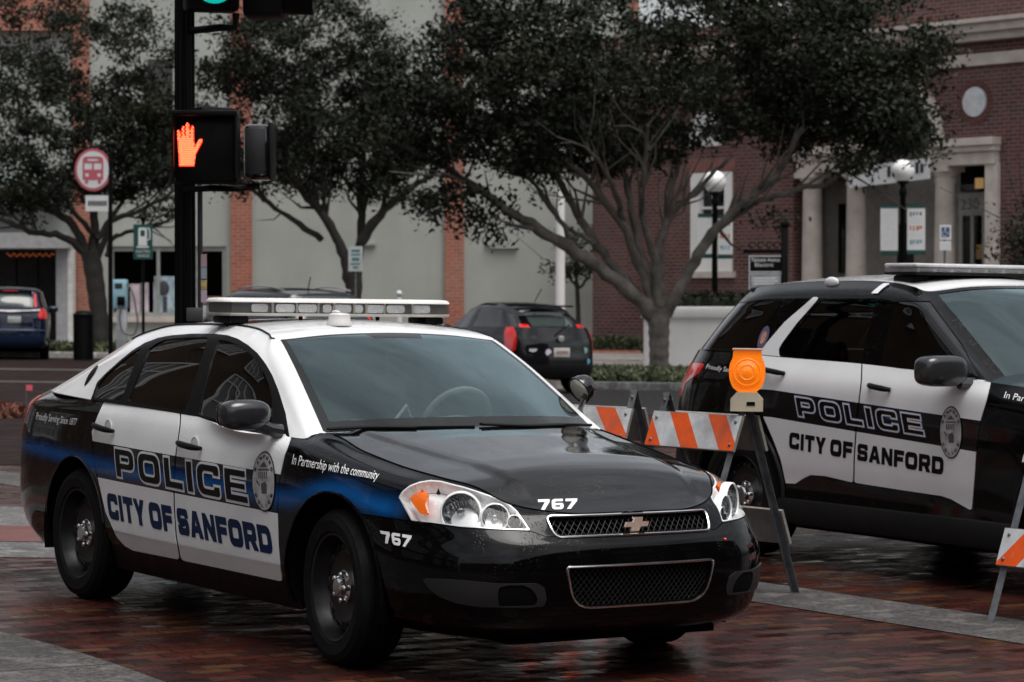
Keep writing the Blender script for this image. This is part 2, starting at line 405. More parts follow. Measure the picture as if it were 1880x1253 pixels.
def slice_surf(S, nu, nv=1):                       # cut along a lattice so that it can bend
    parts = [S]
    for axis, n in ((0, nu), (1, nv)):
        lo, hi = S.V[:, axis].min(), S.V[:, axis].max(); nxt = []
        for T in parts:
            for k in range(1, n):
                c = lo+(hi-lo)*k/n
                if len(T.V) == 0 or T.V[:, axis].max() < c: break
                if T.V[:, axis].min() > c: continue
                nxt.append(T.clip(T.V[:, axis]-c)); T = T.clip(c-T.V[:, axis])
            if len(T.V): nxt.append(T)
        parts = nxt
    out = parts[0]
    for T in parts[1:]: out = out.join(T)
    return out
def bil(q, uv):                                    # corners TL TR BR BL
    u, v = uv[:, :1], uv[:, 1:2]; q = np.asarray(q, float)
    return (q[0]*(1-u)+q[1]*u)*v + (q[3]*(1-u)+q[2]*u)*(1-v)
def face_to(S, d):                                 # wind every face towards direction d
    F = []
    for q in S.F:
        n = np.cross(S.V[q[1]]-S.V[q[0]], S.V[q[2]]-S.V[q[0]]); F.append(q if n @ np.array(d) > 0 else tuple(reversed(q)))
    return Surf(S.V, F)

class Ride:                                        # a vehicle frame: x forward, y left, z up
    def __init__(s, x, y, yaw): s.M = TM @ Matrix.Translation((x, y, 0)) @ Matrix.Rotation(yaw, 4, 'Z'); s.I = s.M.inverted(); s.A = np.array(s.M)
    def px(s, P): P = np.asarray(P, float); return px_of(P @ s.A[:3, :3].T + s.A[:3, 3])
    def hit(s, bvh, px, py, off=0.0):
        o = s.I @ Vector((0, 0, CAM_H)); d = (s.I.to_3x3() @ ray_of(px, py)).normalized(); h = bvh.ray_cast(o, d)
        if h[0] is None: return None
        n = h[1] if h[1].dot(d) < 0 else -h[1]; return h[0]+n*off
    def side(s, bvh, x, z, off=0.0):
        h = bvh.ray_cast(Vector((x, -3, z)), Vector((0, 1, 0)))
        if h[0] is None: return None
        n = h[1] if h[1].y < 0 else -h[1]; return h[0]+n*off
    def decal_side(s, bvh, S, quad_px, off, nu, nv=2):
        q = [s.hit(bvh, *p) for p in quad_px]; q = [(p.x, p.z) for p in q]
        T = slice_surf(S, nu, nv); W2 = bil(q, T.V[:, :2]); V = []
        for w in W2:
            p = s.side(bvh, w[0], w[1], off); V.append(p if p is not None else Vector((w[0], -.9, w[1])))
        return face_to(Surf(np.array([tuple(p) for p in V]), T.F), (0, -1, 0))
    def decal_view(s, bvh, S, quad_px, off, nu, nv=2):
        T = slice_surf(S, nu, nv); W2 = bil(quad_px, T.V[:, :2]); V = []; last = Vector((0, 0, 0))
        for w in W2: p = s.hit(bvh, w[0], w[1], off); last = p if p is not None else last; V.append(tuple(last))
        d = s.I.to_3x3() @ Vector((0, -1, 0)); return face_to(Surf(np.array(V), T.F), tuple(d))
def zq(x0, y0, k, pts): return [(x0+p[0]*k, y0+p[1]*k) for p in pts]

def loft(ctrl, us, vs, ku=None, kv=None):          # ctrl (stations, rows, 3), mirrored at both ends across y = 0
    c = np.asarray(ctrl, float); n = len(c); ku = np.arange(n, dtype=float) if ku is None else np.asarray(ku, float); kv = np.arange(c.shape[1], dtype=float) if kv is None else kv
    mir = np.array([1, -1, 1.0]); cc = np.concatenate([[c[1]*mir], c, [c[-2]*mir]]); kk = np.concatenate([[2*ku[0]-ku[1]], ku, [2*ku[-1]-ku[-2]]])
    A = hermite(kv, np.swapaxes(cc, 0, 1), vs)     # rows first
    P = hermite(kk, np.swapaxes(A, 0, 1), us)      # then stations
    U = np.stack(np.meshgrid(us, vs, indexing='ij'), -1)
    return P, U
def wall_ctrl(outline, rows):                      # outline stations (x,y) and per-station (inset, z) rows
    O = np.array(outline, float); k = np.concatenate([[0], np.cumsum(np.linalg.norm(np.diff(O, axis=0), axis=1))])
    mir = np.array([1, -1.0]); oo = np.concatenate([[O[1]*mir], O, [O[-2]*mir]]); kk = np.concatenate([[-k[1]], k, [2*k[-1]-k[-2]]])
    e = 1e-3; T = hermite(kk, oo, k+e)-hermite(kk, oo, k-e); T /= np.linalg.norm(T, axis=1)[:, None]
    N = np.stack([T[:, 1], -T[:, 0]], 1)           # candidates; make them point inwards (towards the middle)
    mid = np.array([O[:, 0].mean(), 0]); s = np.sign(((mid-O)*N).sum(1)); N *= s[:, None]
    c = np.zeros((len(O), len(rows[0]), 3))
    for i, rw in enumerate(rows):
        for j, (d, z) in enumerate(rw): c[i, j] = (*(O[i]+N[i]*d), z)
    return c, k
def sheet(edge, crown, n=41, fn=None):             # left-right surface hung between edge (k,3) with y >= 0 and its mirror
    P = np.zeros((len(edge), n, 3))
    for i, (x, y, z) in enumerate(edge):
        s = np.linspace(-1, 1, n); P[i, :, 0] = x; P[i, :, 1] = s*y; P[i, :, 2] = z+crown(x, y)*(1-s*s)
        if fn is not None: P[i, :, 2] += fn(x, s*y, y)
    return Surf.grid(P)
def cap_ring(S_out, n): pass
def wheel(parent, c, side, r, w, rim_r, name='wheel', steer=0.0, cap=.075, lugs=5, small=False, M_rim=None):
    # side -1: outer face towards -y
    root = bpy.data.objects.new(name, None); C.objects.link(root); root.parent = parent; root.location = c; root.rotation_euler = (R(90)*(1 if side < 0 else -1), 0, 0)
    if steer: root.rotation_euler = (Matrix.Rotation(steer, 3, 'Z') @ root.rotation_euler.to_matrix()).to_euler()
    h = w/2; t = MB(); sr = rim_r
    prof = [(sr-.012, -h*.8), (sr, -h*.98), (sr+(r-sr)*.35, -h), (sr+(r-sr)*.8, -h*.94), (r-.012, -h*.84), (r, -h*.68)]
    for g in (-.42, -.14, .14, .42): prof += [(r, g*h*1.05-.006), (r-.008, g*h*1.05-.004), (r-.008, g*h*1.05+.004), (r, g*h*1.05+.006)]
    prof += [(r, h*.68), (r-.012, h*.84), (sr+(r-sr)*.8, h*.94), (sr+(r-sr)*.55, h), (sr+(r-sr)*.5, h+.003), (sr+(r-sr)*.35, h+.001), (sr, h*.98), (sr-.012, h*.8)]
    t.lathe(prof, 24 if small else 56); t.build('tyre', M['rubber'], root, sharp=30)
    m = M_rim or M['steel_black']; b = MB(); f = h*.55       # dished steel disc
    b.lathe([(sr-.004, -h*.8), (sr-.004, h*.90), (sr-.010, h*.94), (sr-.020, h*.90), (sr-.028, h*.35), (sr-.045, f*.2), (sr*.80, f*.55), (sr*.62, f*.80), (sr*.45, f*.55), (sr*.30, f*.62), (0, f*.62)], 24 if small else 56)
    rim_o = b.build('rim', m, root, sharp=30)
    if not small:
        hb_ = MB(); hr_ = MB()
        for k in range(10):
            a = 2*math.pi*k/10; Mh = Matrix.Rotation(a, 4, 'Z') @ Matrix.Translation((sr*.715, 0, f*.685)) @ Matrix.Rotation(R(-16 if k >= 0 else 0)*-1, 4, 'Y') @ Matrix.Diagonal((.72, 1.25, 1, 1))
            hb_.lathe([(0, .003), (sr*.070, .003), (sr*.072, 0)], 14, Mh); hr_.lathe([(sr*.070, .0031), (sr*.085, .0065), (sr*.105, 0)], 14, Mh)
        n0, f0 = len(b.V), len(b.F); n1 = len(hr_.V); me_v = b.V+hr_.V+hb_.V; me_f = b.F+[tuple(i+n0 for i in q) for q in hr_.F]; f1 = len(me_f); me_f += [tuple(i+n0+n1 for i in q) for q in hb_.F]
        bpy.data.objects.remove(rim_o); rim_o = mesh_obj('rim', me_v, me_f, [m, M['under']], root, True, 30)
        for p in rim_o.data.polygons: p.material_index = 1 if p.index >= f1 else 0
    if cap and not small:
        k_ = MB(); k_.lathe([(cap, f*.55), (cap*.98, f*.85), (cap*.62, f*.98), (cap*.55, f*1.3), (cap*.45, f*1.42), (0, f*1.42)], 28)
        for k in range(lugs):
            a = 2*math.pi*k/lugs; k_.lathe([(.0135, f*.7), (.0135, f*1.22), (.009, f*1.32), (0, f*1.32)], 10, Matrix.Translation((cap*.78*math.cos(a), cap*.78*math.sin(a), 0)))
        k_.build('hub_cap', M['chrome'], root, sharp=30)
    return root
# ================================================================== the black and white police sedan
def cruiser_paint(name, kind, curve=None, band=None, side_only=True):
    t = NT(name); X = t.xyz(); x, z = X[0], X[2]
    dirt = t.noise(3.0, 6); drops = t.noise(900, 1)
    white = t.mix(t.ramp(dirt, .35, .75), (.74, .75, .76), (.66, .67, .68)); black = t.mix(t.ramp(dirt, .3, .7), (.0008, .0009, .0011), (.0016, .0017, .002))
    stripe = black
    if curve:
        fc = t.n('ShaderNodeFloatCurve'); cv = fc.mapping.curves[0]
        xs = [p[0] for p in curve]; t.l(t.ramp(x, -4.2, 1.2), fc.inputs['Value'])
        pts = [((p[0]+4.2)/5.4, p[1]/1.3) for p in curve]
        cv.points[0].location = (0, pts[0][1]); cv.points[1].location = (1, pts[-1][1])
        for p in pts: cv.points.new(*p)
        fc.mapping.update()
        dz = t.math('SUBTRACT', z, t.math('MULTIPLY', fc.outputs[0], 1.3)); w = t.ramp(x, -4.0, .6, .036, .043)
        q = t.math('DIVIDE', dz, w); g = t.math('POWER', 2.718, t.math('MULTIPLY', t.math('MULTIPLY', q, q), -1.0))
        cut = t.ramp(x, .40, .55, 1.0, .0) if kind != 'bumper' else t.ramp(x, .2, .3, 1., 0.)
        start = t.ramp(x, -4.06, -3.95)
        stripe = t.mix(t.math('MULTIPLY', t.math('MULTIPLY', g, cut), start), black, (.003, .068, .235))
    col = {'white': white, 'black': black, 'body': stripe, 'bumper': stripe, 'hood': black}.get(kind)
    if kind == 'door':                             # white door crossed by the black band
        (xa, ta), (xb, tb), ba, bb = band
        up = t.ramp(x, xa, xb, ta, tb); lo = t.ramp(x, xa, xb, ba, bb)
        m = t.math('MULTIPLY', t.math('LESS_THAN', z, up), t.math('GREATER_THAN', z, lo)); col = t.mix(m, white, stripe)
    t.set(Base_Color=col, Roughness=t.ramp(t.noise(14, 5), .3, .8, .05, .14)); t.b.inputs['Coat Weight'].default_value = {'white': .4, 'hood': .8}.get(kind, .16); t.b.inputs['Coat Roughness'].default_value = .035
    t.b.inputs['Specular IOR Level'].default_value = .16
    # rain beads standing on the paint
    v = t.n('ShaderNodeTexVoronoi'); v.inputs['Scale'].default_value = 75; v.inputs['Randomness'].default_value = 1; t.l(t.oc(), v.inputs[0])
    h = t.math('MULTIPLY', t.ramp(v.outputs[0], .0, .34, 1., 0.), t.ramp(t.noise(7, 3), .45, .62)); t.bump(h, .45 if kind != 'white' else .25, .004)
    return t.m

def build_sedan():
    rd = Ride(-.0032, 11.803, -1.0043); PXS = rd.px
    car = thing('police_car', 'black and white police sedan with a blue stripe and 767 on its hood', 'police car', rd.M)
    OUT = [(1.062,0),(1.045,.33),(.985,.60),(.835,.785),(.60,.873),(.30,.905),(0,.918),(-.42,.92),(-.62,.922),(-1.5,.926),(-2.5,.92),(-2.81,.915),(-3.3,.895),(-3.65,.855),(-3.90,.76),(-4.02,.58),(-4.075,.3),(-4.085,0)]
    ROW = [
     [(.17,.19),(.07,.24),(.02,.32),(.0,.42),(.0,.52),(.016,.585),(.050,.625),(.088,.690),(.106,.712)],
     [(.17,.19),(.07,.24),(.02,.32),(.0,.42),(.0,.52),(.018,.587),(.052,.628),(.088,.693),(.106,.715)],
     [(.16,.19),(.06,.245),(.02,.33),(0,.42),(0,.52),(.026,.592),(.062,.640),(.122,.71),(.180,.752)],
     [(.14,.20),(.05,.255),(.015,.34),(0,.43),(.002,.53),(.036,.602),(.064,.66),(.13,.765),(.22,.815)],
     [(.12,.205),(.04,.265),(.01,.36),(0,.45),(.001,.54),(.026,.618),(.044,.685),(.10,.795),(.20,.845)],
     [(.10,.21),(.03,.275),(.008,.38),(0,.47),(0,.56),(.007,.65),(.018,.725),(.068,.83),(.185,.878)],
     [(.09,.20),(.03,.275),(.008,.38),(0,.46),(0,.58),(0,.68),(.01,.76),(.055,.87),(.18,.923)],
     [(.085,.195),(.045,.27),(.01,.375),(.002,.42),(0,.58),(0,.72),(.01,.82),(.045,.925),(.175,.987)],
     [(.085,.195),(.045,.27),(.01,.375),(.002,.42),(0,.58),(0,.72),(.012,.84),(.033,.925),(.062,.972)],
     [(.085,.195),(.045,.27),(.01,.375),(.002,.42),(0,.58),(0,.74),(.012,.86),(.032,.95),(.062,1.018)],
     [(.085,.195),(.045,.27),(.01,.385),(.002,.43),(0,.60),(0,.76),(.012,.88),(.032,.97),(.065,1.038)],
     [(.085,.20),(.04,.28),(.01,.39),(.002,.45),(0,.60),(0,.76),(.012,.89),(.035,.985),(.075,1.045)],
     [(.09,.22),(.04,.30),(.01,.40),(0,.48),(0,.62),(.003,.78),(.016,.90),(.05,1.0),(.13,1.06)],
     [(.10,.23),(.04,.31),(.01,.41),(0,.50),(0,.64),(.006,.80),(.022,.91),(.06,1.0),(.16,1.062)],
     [(.12,.25),(.05,.33),(.015,.42),(0,.52),(0,.64),(.01,.79),(.025,.90),(.06,.99),(.17,1.06)],
     [(.13,.25),(.06,.33),(.02,.42),(0,.52),(0,.64),(.015,.79),(.035,.90),(.08,.99),(.18,1.06)],
     [(.13,.25),(.06,.33),(.02,.42),(0,.52),(0,.64),(.015,.79),(.035,.90),(.08,.99),(.18,1.06)],
     [(.13,.25),(.06,.33),(.02,.42),(0,.52),(0,.64),(.015,.79),(.035,.90),(.08,.99),(.18,1.06)]]
    ctrl, k = wall_ctrl(OUT, ROW)
    us = np.concatenate([np.linspace(k[0], k[6], 130), np.linspace(k[6], k[11], 190)[1:], np.linspace(k[11], k[-1], 90)[1:]])
    vsv = np.concatenate([np.linspace(0, 3, 20), np.linspace(3, 5, 16)[1:], np.linspace(5, 8, 42)[1:]])
    P, U = loft(ctrl, us, vsv, k); P[..., 1] *= -1           # the right (kerb) side
    wallS = Surf.grid(P, U).oriented((-1.5, 0, .6)); wallB = wallS.bvh()
    edge = P[:, -1, :].copy(); edge[:, 1] *= -1
    # ---- canopy
    CAN = [
     [(-.18,0,1.0),(-.5,0,1.17),(-.80,0,1.315),(-1.0,0,1.40),(-1.09,0,1.43)],
     [(-.24,.40,.997),(-.54,.37,1.16),(-.82,.345,1.30),(-1.02,.33,1.39),(-1.10,.325,1.420)],
     [(-.413,.738,.985),(-.62,.70,1.12),(-.85,.655,1.26),(-1.04,.615,1.36),(-1.115,.60,1.395)],
     [(-.47,.825,.962),(-.70,.782,1.08),(-.93,.735,1.22),(-1.10,.685,1.335),(-1.20,.605,1.418)],
     [(-1.0,.858,.995),(-1.1,.815,1.11),(-1.2,.757,1.25),(-1.32,.68,1.375),(-1.38,.585,1.443)],
     [(-1.62,.864,1.02),(-1.64,.818,1.14),(-1.66,.752,1.28),(-1.69,.674,1.395),(-1.70,.58,1.455)],
     [(-2.4,.862,1.037),(-2.36,.818,1.14),(-2.31,.757,1.26),(-2.27,.68,1.362),(-2.25,.578,1.445)],
     [(-2.95,.845,1.05),(-2.82,.80,1.135),(-2.7,.75,1.23),(-2.6,.68,1.32),(-2.55,.575,1.415)],
     [(-3.40,.79,1.060),(-3.22,.755,1.13),(-3.05,.71,1.205),(-2.9,.65,1.285),(-2.80,.57,1.372)],
     [(-3.72,.62,1.062),(-3.45,.60,1.15),(-3.2,.575,1.24),(-3.0,.555,1.31),(-2.86,.54,1.355)],
     [(-3.65,.3,1.07),(-3.39,.29,1.175),(-3.14,.285,1.275),(-2.96,.28,1.345),(-2.88,.28,1.385)],
     [(-3.6,0,1.072),(-3.35,0,1.185),(-3.12,0,1.285),(-2.95,0,1.36),(-2.86,0,1.395)]]
    uc = np.concatenate([np.linspace(0, 2, 50), np.linspace(2, 9, 200)[1:], np.linspace(9, 11, 30)[1:]])
    Pc, Uc = loft(CAN, uc, np.linspace(0, 4, 60)); Pc[..., 1] *= -1
    canS = Surf.grid(Pc, Uc).oriented((-1.7, 0, .9)); canB = canS.bvh()
    redge = Pc[:, -1, :].copy(); redge[:, 1] *= -1
    white, black, body_p = cruiser_paint('white paint', 'white'), cruiser_paint('black paint', 'black'), None
    H = lambda pts, b=wallB, off=0: [p for p in (rd.hit(b, x, y, off) for x, y in pts) if p is not None]
    blue = H([(62,822),(110,836),(165,849),(225,863),(280,872),(380,888),(465,905),(530,914),(560,908),(606,899),(640,905),(672,922),(725,936)])
    blue = sorted([(p.x, p.z) for p in blue]); keep = [blue[0]]
    for p in blue[1:]:
        if p[0]-keep[-1][0] > .03: keep.append(p)
    bq = [(p.x, p.z) for p in H([(170,810),(512,871),(178,876),(510,943)])]
    body_p = cruiser_paint('black paint with blue stripe', 'body', keep); bump_p = cruiser_paint('bumper paint', 'bumper', keep)
    door_p = cruiser_paint('white door paint with black band', 'door', keep, ((-2.57, bq[0][1]), (-.48, bq[1][1]), bq[2][1], bq[3][1]))
    # ---- panel outlines, traced on the near side in picture units, then mirrored
    REAR = [(196,690),(190,738),(178,765),(168,793),(171,835),(178,875),(193,941),(213,986),(228,1003),(244,1012),(330,1029),(322,985),(318.5,935),(318,900),(321,838),(329,781),(331,740),(331,690)]
    FRONT = [(333,690),(333,740),(331,781),(323,838),(320,900),(320.5,935),(324,985),(332,1029.5),(519,1069),(515,1044),(511,1000),(509.5,937),(511,900),(515,869),(522,837),(534,806),(541,785),(545,690)]
    HLAMP = zq(700, 860, .15957, [(195,330),(240,260),(330,190),(440,150),(560,130),(690,140),(800,170),(960,210),(1100,255),(1260,310),(1400,370),(1490,420),(1560,480),(1630,580),(1690,670),(1722,715),(1300,700),(900,672),(600,630),(345,603)])
    BUMP = [(560,944),(668,944.5),(757,957.5),(844,969.5),(907,973),(976,976),(1003,986),(1090,987),(1190,984),(1190,1300),(560,1300)]
    q = PXS(wallS.V); vis = wallS.V[:, 0] > -3.2
    far = np.where(wallS.V[:, 0] < -3.4, 60.0, 0)
    sd_r, sd_f = psdf(q, REAR), psdf(q, FRONT); sd_h, sd_b = psdf(q, HLAMP), psdf(q, BUMP)
    nonfront = wallS.V[:, 0] < .1
    sd_h = np.where(nonfront, 50, sd_h); sd_b = np.where(nonfront, np.maximum(sd_b, 5), sd_b)
    sd_r = np.where(wallS.V[:, 0] < -2.9, 50, sd_r); low = wallS.V[:, 2] < .30
    V = wallS.V
    arch_f = .418-np.hypot(V[:, 0], V[:, 2]-.335); arch_r = .410-np.hypot(V[:, 0]+2.807, V[:, 2]-.335)
    arch = np.maximum(arch_f, arch_r)*400
    gr = [(y, z) for y, z in round_poly([(-.413,.705,.03),(.413,.705,.03),(.395,.622,.03),(-.395,.622,.03)])]
    lg = [(y, z) for y, z in round_poly([(-.376,.503,.02),(.376,.503,.02),(.335,.330,.09),(-.335,.330,.09)])]
    fr_ = V[:, 0] > .8
    sd_g = np.where(fr_, psdf(V[:, 1:], gr)*400, 50); sd_l = np.where(fr_, psdf(V[:, 1:], lg)*400, 50)
    g = .7                                         # half a panel gap in px
    attach = lambda S, *fs: S
    def cutS(S0, *fs):                             # fs: arrays on S0, all kept where <= 0, applied through carried attributes
        S = Surf(S0.V, S0.F, np.hstack([S0.U, np.stack(fs, 1)])); n0 = S0.U.shape[1]
        for i in range(len(fs)): S = S.clip(S.U[:, n0+i])
        return S
    rear_d = cutS(wallS, sd_r+g, arch); front_d = cutS(wallS, sd_f+g, arch)
    bump = cutS(wallS, sd_b+g, arch, -sd_g, -sd_l, -sd_h-0)
    rb = np.maximum(V[:, 0]+3.42, 0)*0
    rbump_region = np.maximum(V[:, 0]+3.25+.28*np.clip((V[:, 2]-.3), -1, .6), V[:, 2]-.775)*400
    rbump = cutS(wallS, rbump_region+g, arch)
    tl = np.maximum(V[:, 0]+3.72-.10*np.clip((V[:, 2]-.9)/.15, -1, 1), np.abs(V[:, 2]-.905)-.125)*400
    tl = np.maximum(tl, (.50-np.abs(V[:, 1]))*400)
    taillamp = cutS(wallS, tl+g)
    rest = cutS(wallS, g-sd_r, g-sd_f, g-sd_b, -sd_h-.2, arch, -sd_g, g-rbump_region, g-tl, np.where(V[:, 2] < .32, np.where((V[:, 0] < -.3) & (V[:, 0] > -2.55), 8, -8), -8)*1.0)
    rocker = cutS(wallS, g-sd_r, g-sd_f, arch, np.maximum(V[:, 2]-.325, np.maximum(V[:, 0]+.33, -2.50-V[:, 0]))*400)
    # ---- canopy pieces
    Vc, Ucan = canS.V, canS.U; qc = PXS(Vc); sidez = (Ucan[:, 0] > 2.3) & (Ucan[:, 0] < 8.9)
    DLO = zq(0, 520, .3032, [(545,735),(552,705),(590,600),(650,540),(730,468),(800,412),(880,362),(960,333),(1040,318),(1160,308),(1300,308),(1380,318),(1440,338),(1505,378),(1560,425),(1610,490),(1650,560),(1690,660),(1730,790),(1758,960),(1745,985),(1190,820)])
    G_F = zq(0, 520, .3032, [(1203,797),(1225,690),(1280,470),(1325,345),(1380,352),(1440,375),(1510,425),(1560,480),(1600,545),(1630,620),(1648,700),(1650,800),(1640,905),(1600,890)])
    G_R = zq(0, 520, .3032, [(778,716),(810,620),(860,500),(905,400),(950,365),(1000,345),(1100,333),(1262,330),(1240,400),(1190,560),(1150,690),(1118,778)])
    G_Q = zq(0, 520, .3032, [(572,700),(590,625),(640,560),(720,490),(800,425),(856,396),(820,480),(780,590),(738,708)])
    big = lambda a: np.where(sidez, a, 60)
    sdl = big(psdf(qc, DLO)); glz = [big(psdf(qc, p)) for p in (G_F, G_R, G_Q)]
    wsu, wsv = Ucan[:, 0], Ucan[:, 1]
    ws_out = np.maximum(np.maximum(wsu-1.96, .02-wsv), wsv-3.93)
    ws_in = np.maximum(np.maximum(wsu-1.80-.04*(wsv/4), .33-wsv), wsv-3.62)
    mir = np.maximum(np.abs(wsu+.0)-.42-.10*(wsv-3.2), 3.05-wsv)      # black frit patch behind the mirror
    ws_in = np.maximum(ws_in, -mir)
    bl_out = np.maximum(np.maximum(9.25-wsu, .05-wsv), wsv-3.85)
    shell = cutS(canS, -sdl, -ws_out*100, -bl_out*100)
    trim = cutS(canS, sdl, *[.01-a for a in glz])
    panes = [cutS(canS, a) for a in glz]
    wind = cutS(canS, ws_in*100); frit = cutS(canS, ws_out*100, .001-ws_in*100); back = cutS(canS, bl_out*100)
    roof = sheet(redge[::2], lambda x, y: .034*(y/.6)**2, 41).oriented((-1.7, 0, 0))
    # ---- hood and deck
    hedge = edge[(edge[:, 0] > -.42)][::-1]; hedge = hedge[np.argsort(hedge[:, 0], kind='stable')]
    hk = [-.5, -.42, 0, .5, .8, .93, .97]; hv = [.03, .03, .052, .062, .045, .012, .0]
    def hood_fn(x, y, e):
        yl = .42+(.60-.42)*np.clip((.90-x)/1.2, 0, 1); s = np.clip((yl-np.abs(y))/.07+.5, 0, 1); s = s*s*(3-2*s)
        return .013*s*np.clip((.92-x)/.3, 0, 1)
    hood = sheet(np.vstack([hedge[:-1:2], hedge[-1:]]), lambda x, y: np.interp(x, hk, hv), 81, hood_fn).oriented((.2, 0, 0))
    dedge = edge[edge[:, 0] < -2.7]
    deck = sheet(dedge[::2], lambda x, y: .02*(y/.7)**2, 31).oriented((-3.4, 0, 0))
    hoodB = hood.bvh(); seam_h = hedge
    allS = wallS.both().join(hood); allB = allS.bvh(); roofB = roof.join(canS.both()).bvh()
    # ---- link the parts
    bodyo = sobj('body', rest.both(), body_p, car); sobj('roof', shell.both().join(roof), white, car)
    sobj('rocker_panel', rocker.both(), M['black_trim'], car); hoodo = sobj('hood', hood, cruiser_paint('hood paint', 'hood'), car); sobj('trunk_lid', deck, black, car)
    fb = sobj('front_bumper', bump.both(), bump_p, car); sobj('rear_bumper', rbump.both(), bump_p, car)
    sobj('window_trim', trim.both().offset(.002), M['black_trim'], car)
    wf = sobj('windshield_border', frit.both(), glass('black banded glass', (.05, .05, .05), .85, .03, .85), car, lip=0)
    sobj('windshield', wind.both(), M['glass_wind'], car, lip=0); sobj('rear_window', back.both(), M['glass_side'], car, lip=0)
    for s in (0, 1):
        f = (lambda S: S) if s == 0 else (lambda S: S.mirror())
        for Sd, Sg, hp, nm in ((front_d, panes[0], (331,812,373,824), 'front_door'), (rear_d, panes[1], (176,779,212,792), 'rear_door')):
            d = sobj(nm, f(Sd), door_p, car); sobj('window', f(Sg).offset(-.004), M['glass_side'], d, lip=0)
            a, b = rd.hit(wallB, hp[0], hp[1]), rd.hit(wallB, hp[2], hp[3])
            if s: a, b = Vector((a.x, -a.y, a.z)), Vector((b.x, -b.y, b.z))
            sg = -1 if s == 0 else 1; h = MB(); n = 9
            P_ = [a.lerp(b, i/(n-1)) + Vector((0, sg*(.012+.026*math.sin(math.pi*i/(n-1))**.6), 0)) for i in range(n)]
            h.tube(P_, [.010,.014,.016,.0165,.0165,.0165,.016,.014,.010], 10); h.build('handle', M['black_trim'], d)
            c = a.lerp(b, .62); cup = MB(); cup.lathe([(.001, .0015), (.030, .0018), (.040, .003), (.043, .0005)], 24, Matrix.Translation((c.x, c.y+sg*.0015, c.z)) @ Matrix.Rotation(R(90)*(-sg)*-1, 4, 'X') )
            cup.build('handle_cup', white, d)
        sobj('quarter_window', f(panes[2]).offset(-.004), M['glass_side'], car, lip=0)
        sobj('tail_light', f(taillamp).offset(.002), M['red_lens'], car)
    # wheel wells, floor, dark inner block
    ub = MB()
    ub.box((-3.82, -.58, .30), (-3.20, .58, .95)); ub.box((-2.40, -.80, .20), (-.42, .80, .42)); ub.box((-.40, -.60, .20), (.84, .60, .64)); ub.box((-3.2, -.55, .26), (-2.4, .55, .95)); ub.box((-.36, -.70, .60), (.55, .70, .83))
    ub.box((.55, -.55, .56), (.90, .55, .68)); ub.box((-2.4, -.84, .4), (-.42, -.80, .93)); ub.box((-2.4, .80, .4), (-.42, .84, .93))
    for xc in (0, -2.807):                         # wheel houses
        for sg in (-1, 1):
            n = 20; V_ = []; F_ = []
            for i in range(n+1):
                a = math.pi*i/n*1.16-.25
                for yy in (.905, .56): V_.append((xc+.425*math.cos(a), sg*yy, .335+.425*math.sin(a)))
            F_ = [(2*i, 2*i+1, 2*i+3, 2*i+2) for i in range(n)]; ub.add(V_, F_)
            ub.prism([(xc+.425*math.cos(a), .335+.425*math.sin(a)) for a in np.linspace(-.25, math.pi*1.16-.25, 18)], sg*.56, sg*.55)
    ub.box((-.30, -.52, .17), (.86, .52, .21)); ub.build('underbody', M['under'], car, smooth=False)
    lip = MB()                                     # rolled wheel-arch edges
    for xc, rr in ((0, .418), (-2.807, .410)):
        P_ = []
        for i in range(33):
            a = R(-14)+R(208)*i/32; p = rd.side(wallB, xc+rr*math.cos(a), .335+rr*math.sin(a), .001)
            if p is not None: P_.append(p)
        for sg in (1, -1): lip = MB(); lip.tube([(p.x, sg*p.y, p.z) for p in P_], .006, 6); lip.build('wheel_arch_edge', black, car)
    hs_ = MB()
    for sg in (1, -1): hs_.tube([(p[0], sg*p[1], p[2]+.0012) for p in seam_h[6:-1:3]]+[(seam_h[-1][0]-.002, 0, seam_h[-1][2]+.0012)], .0032, 5)
    hs_.build('hood_seam', M['under'], car)
    # grilles
    def grille(poly, name, fr_w, depth, pitch, wire):
        root = bpy.data.objects.new(name, None); C.objects.link(root); root.parent = car
        fx = lambda y, z: (allB.ray_cast(Vector((3, y if abs(y) > .002 else .002, z)), Vector((-1, 0, 0)))[0] or Vector((1, y, z))).x
        n = len(poly); den = []
        for i in range(n):
            a, b = poly[i], poly[(i+1) % n]; m = max(1, int(math.dist(a, b)/.03))
            den += [(a[0]+(b[0]-a[0])*j/m, a[1]+(b[1]-a[1])*j/m) for j in range(m)]
        fm = MB(); fm.tube([(fx(y, z)+.002, y, z) for y, z in den], fr_w, 8, closed=True); fm.build('grille_frame', M['chrome'], root)
        ys = [p[0] for p in poly]; zs = [p[1] for p in poly]; y0, y1, z0, z1 = min(ys), max(ys), min(zs), max(zs)
        w = MB(); inside = lambda y, z: psdf([(y, z)], poly)[0] < -.002
        for sl in (1, -1):
            c = y0-(z1-z0)*1.2
            while c < y1+(z1-z0)*1.2:
                seg = []
                for j in range(25):
                    z = z0+(z1-z0)*j/24; y = c+sl*(z-z0)*.85
                    if inside(y, z): seg.append((fx(y, z0 if False else z)-depth*.45, y, z))
                if len(seg) > 1: w.tube(seg, wire, 5)
                c += pitch
        w.build('grille_mesh', mat(name+' wire', (.022, .022, .023), .4, .2), root)
        bk = MB(); nb = len(den); bk.add([(fx(y, z)-.012, y, z) for y, z in den]+[(min(fx(yy, zz) for yy, zz in den)-depth-.02, y, z) for y, z in den], [(i, (i+1) % nb, (i+1) % nb+nb, i+nb) for i in range(nb)]+[tuple(range(nb, 2*nb))])
        bk.build('grille_back', M['under'], root, smooth=False)
        return root
    grille(gr, 'upper_grille', .0065, .05, .030, .0017); grille(lg, 'lower_grille', .0055, .05, .026, .0016)
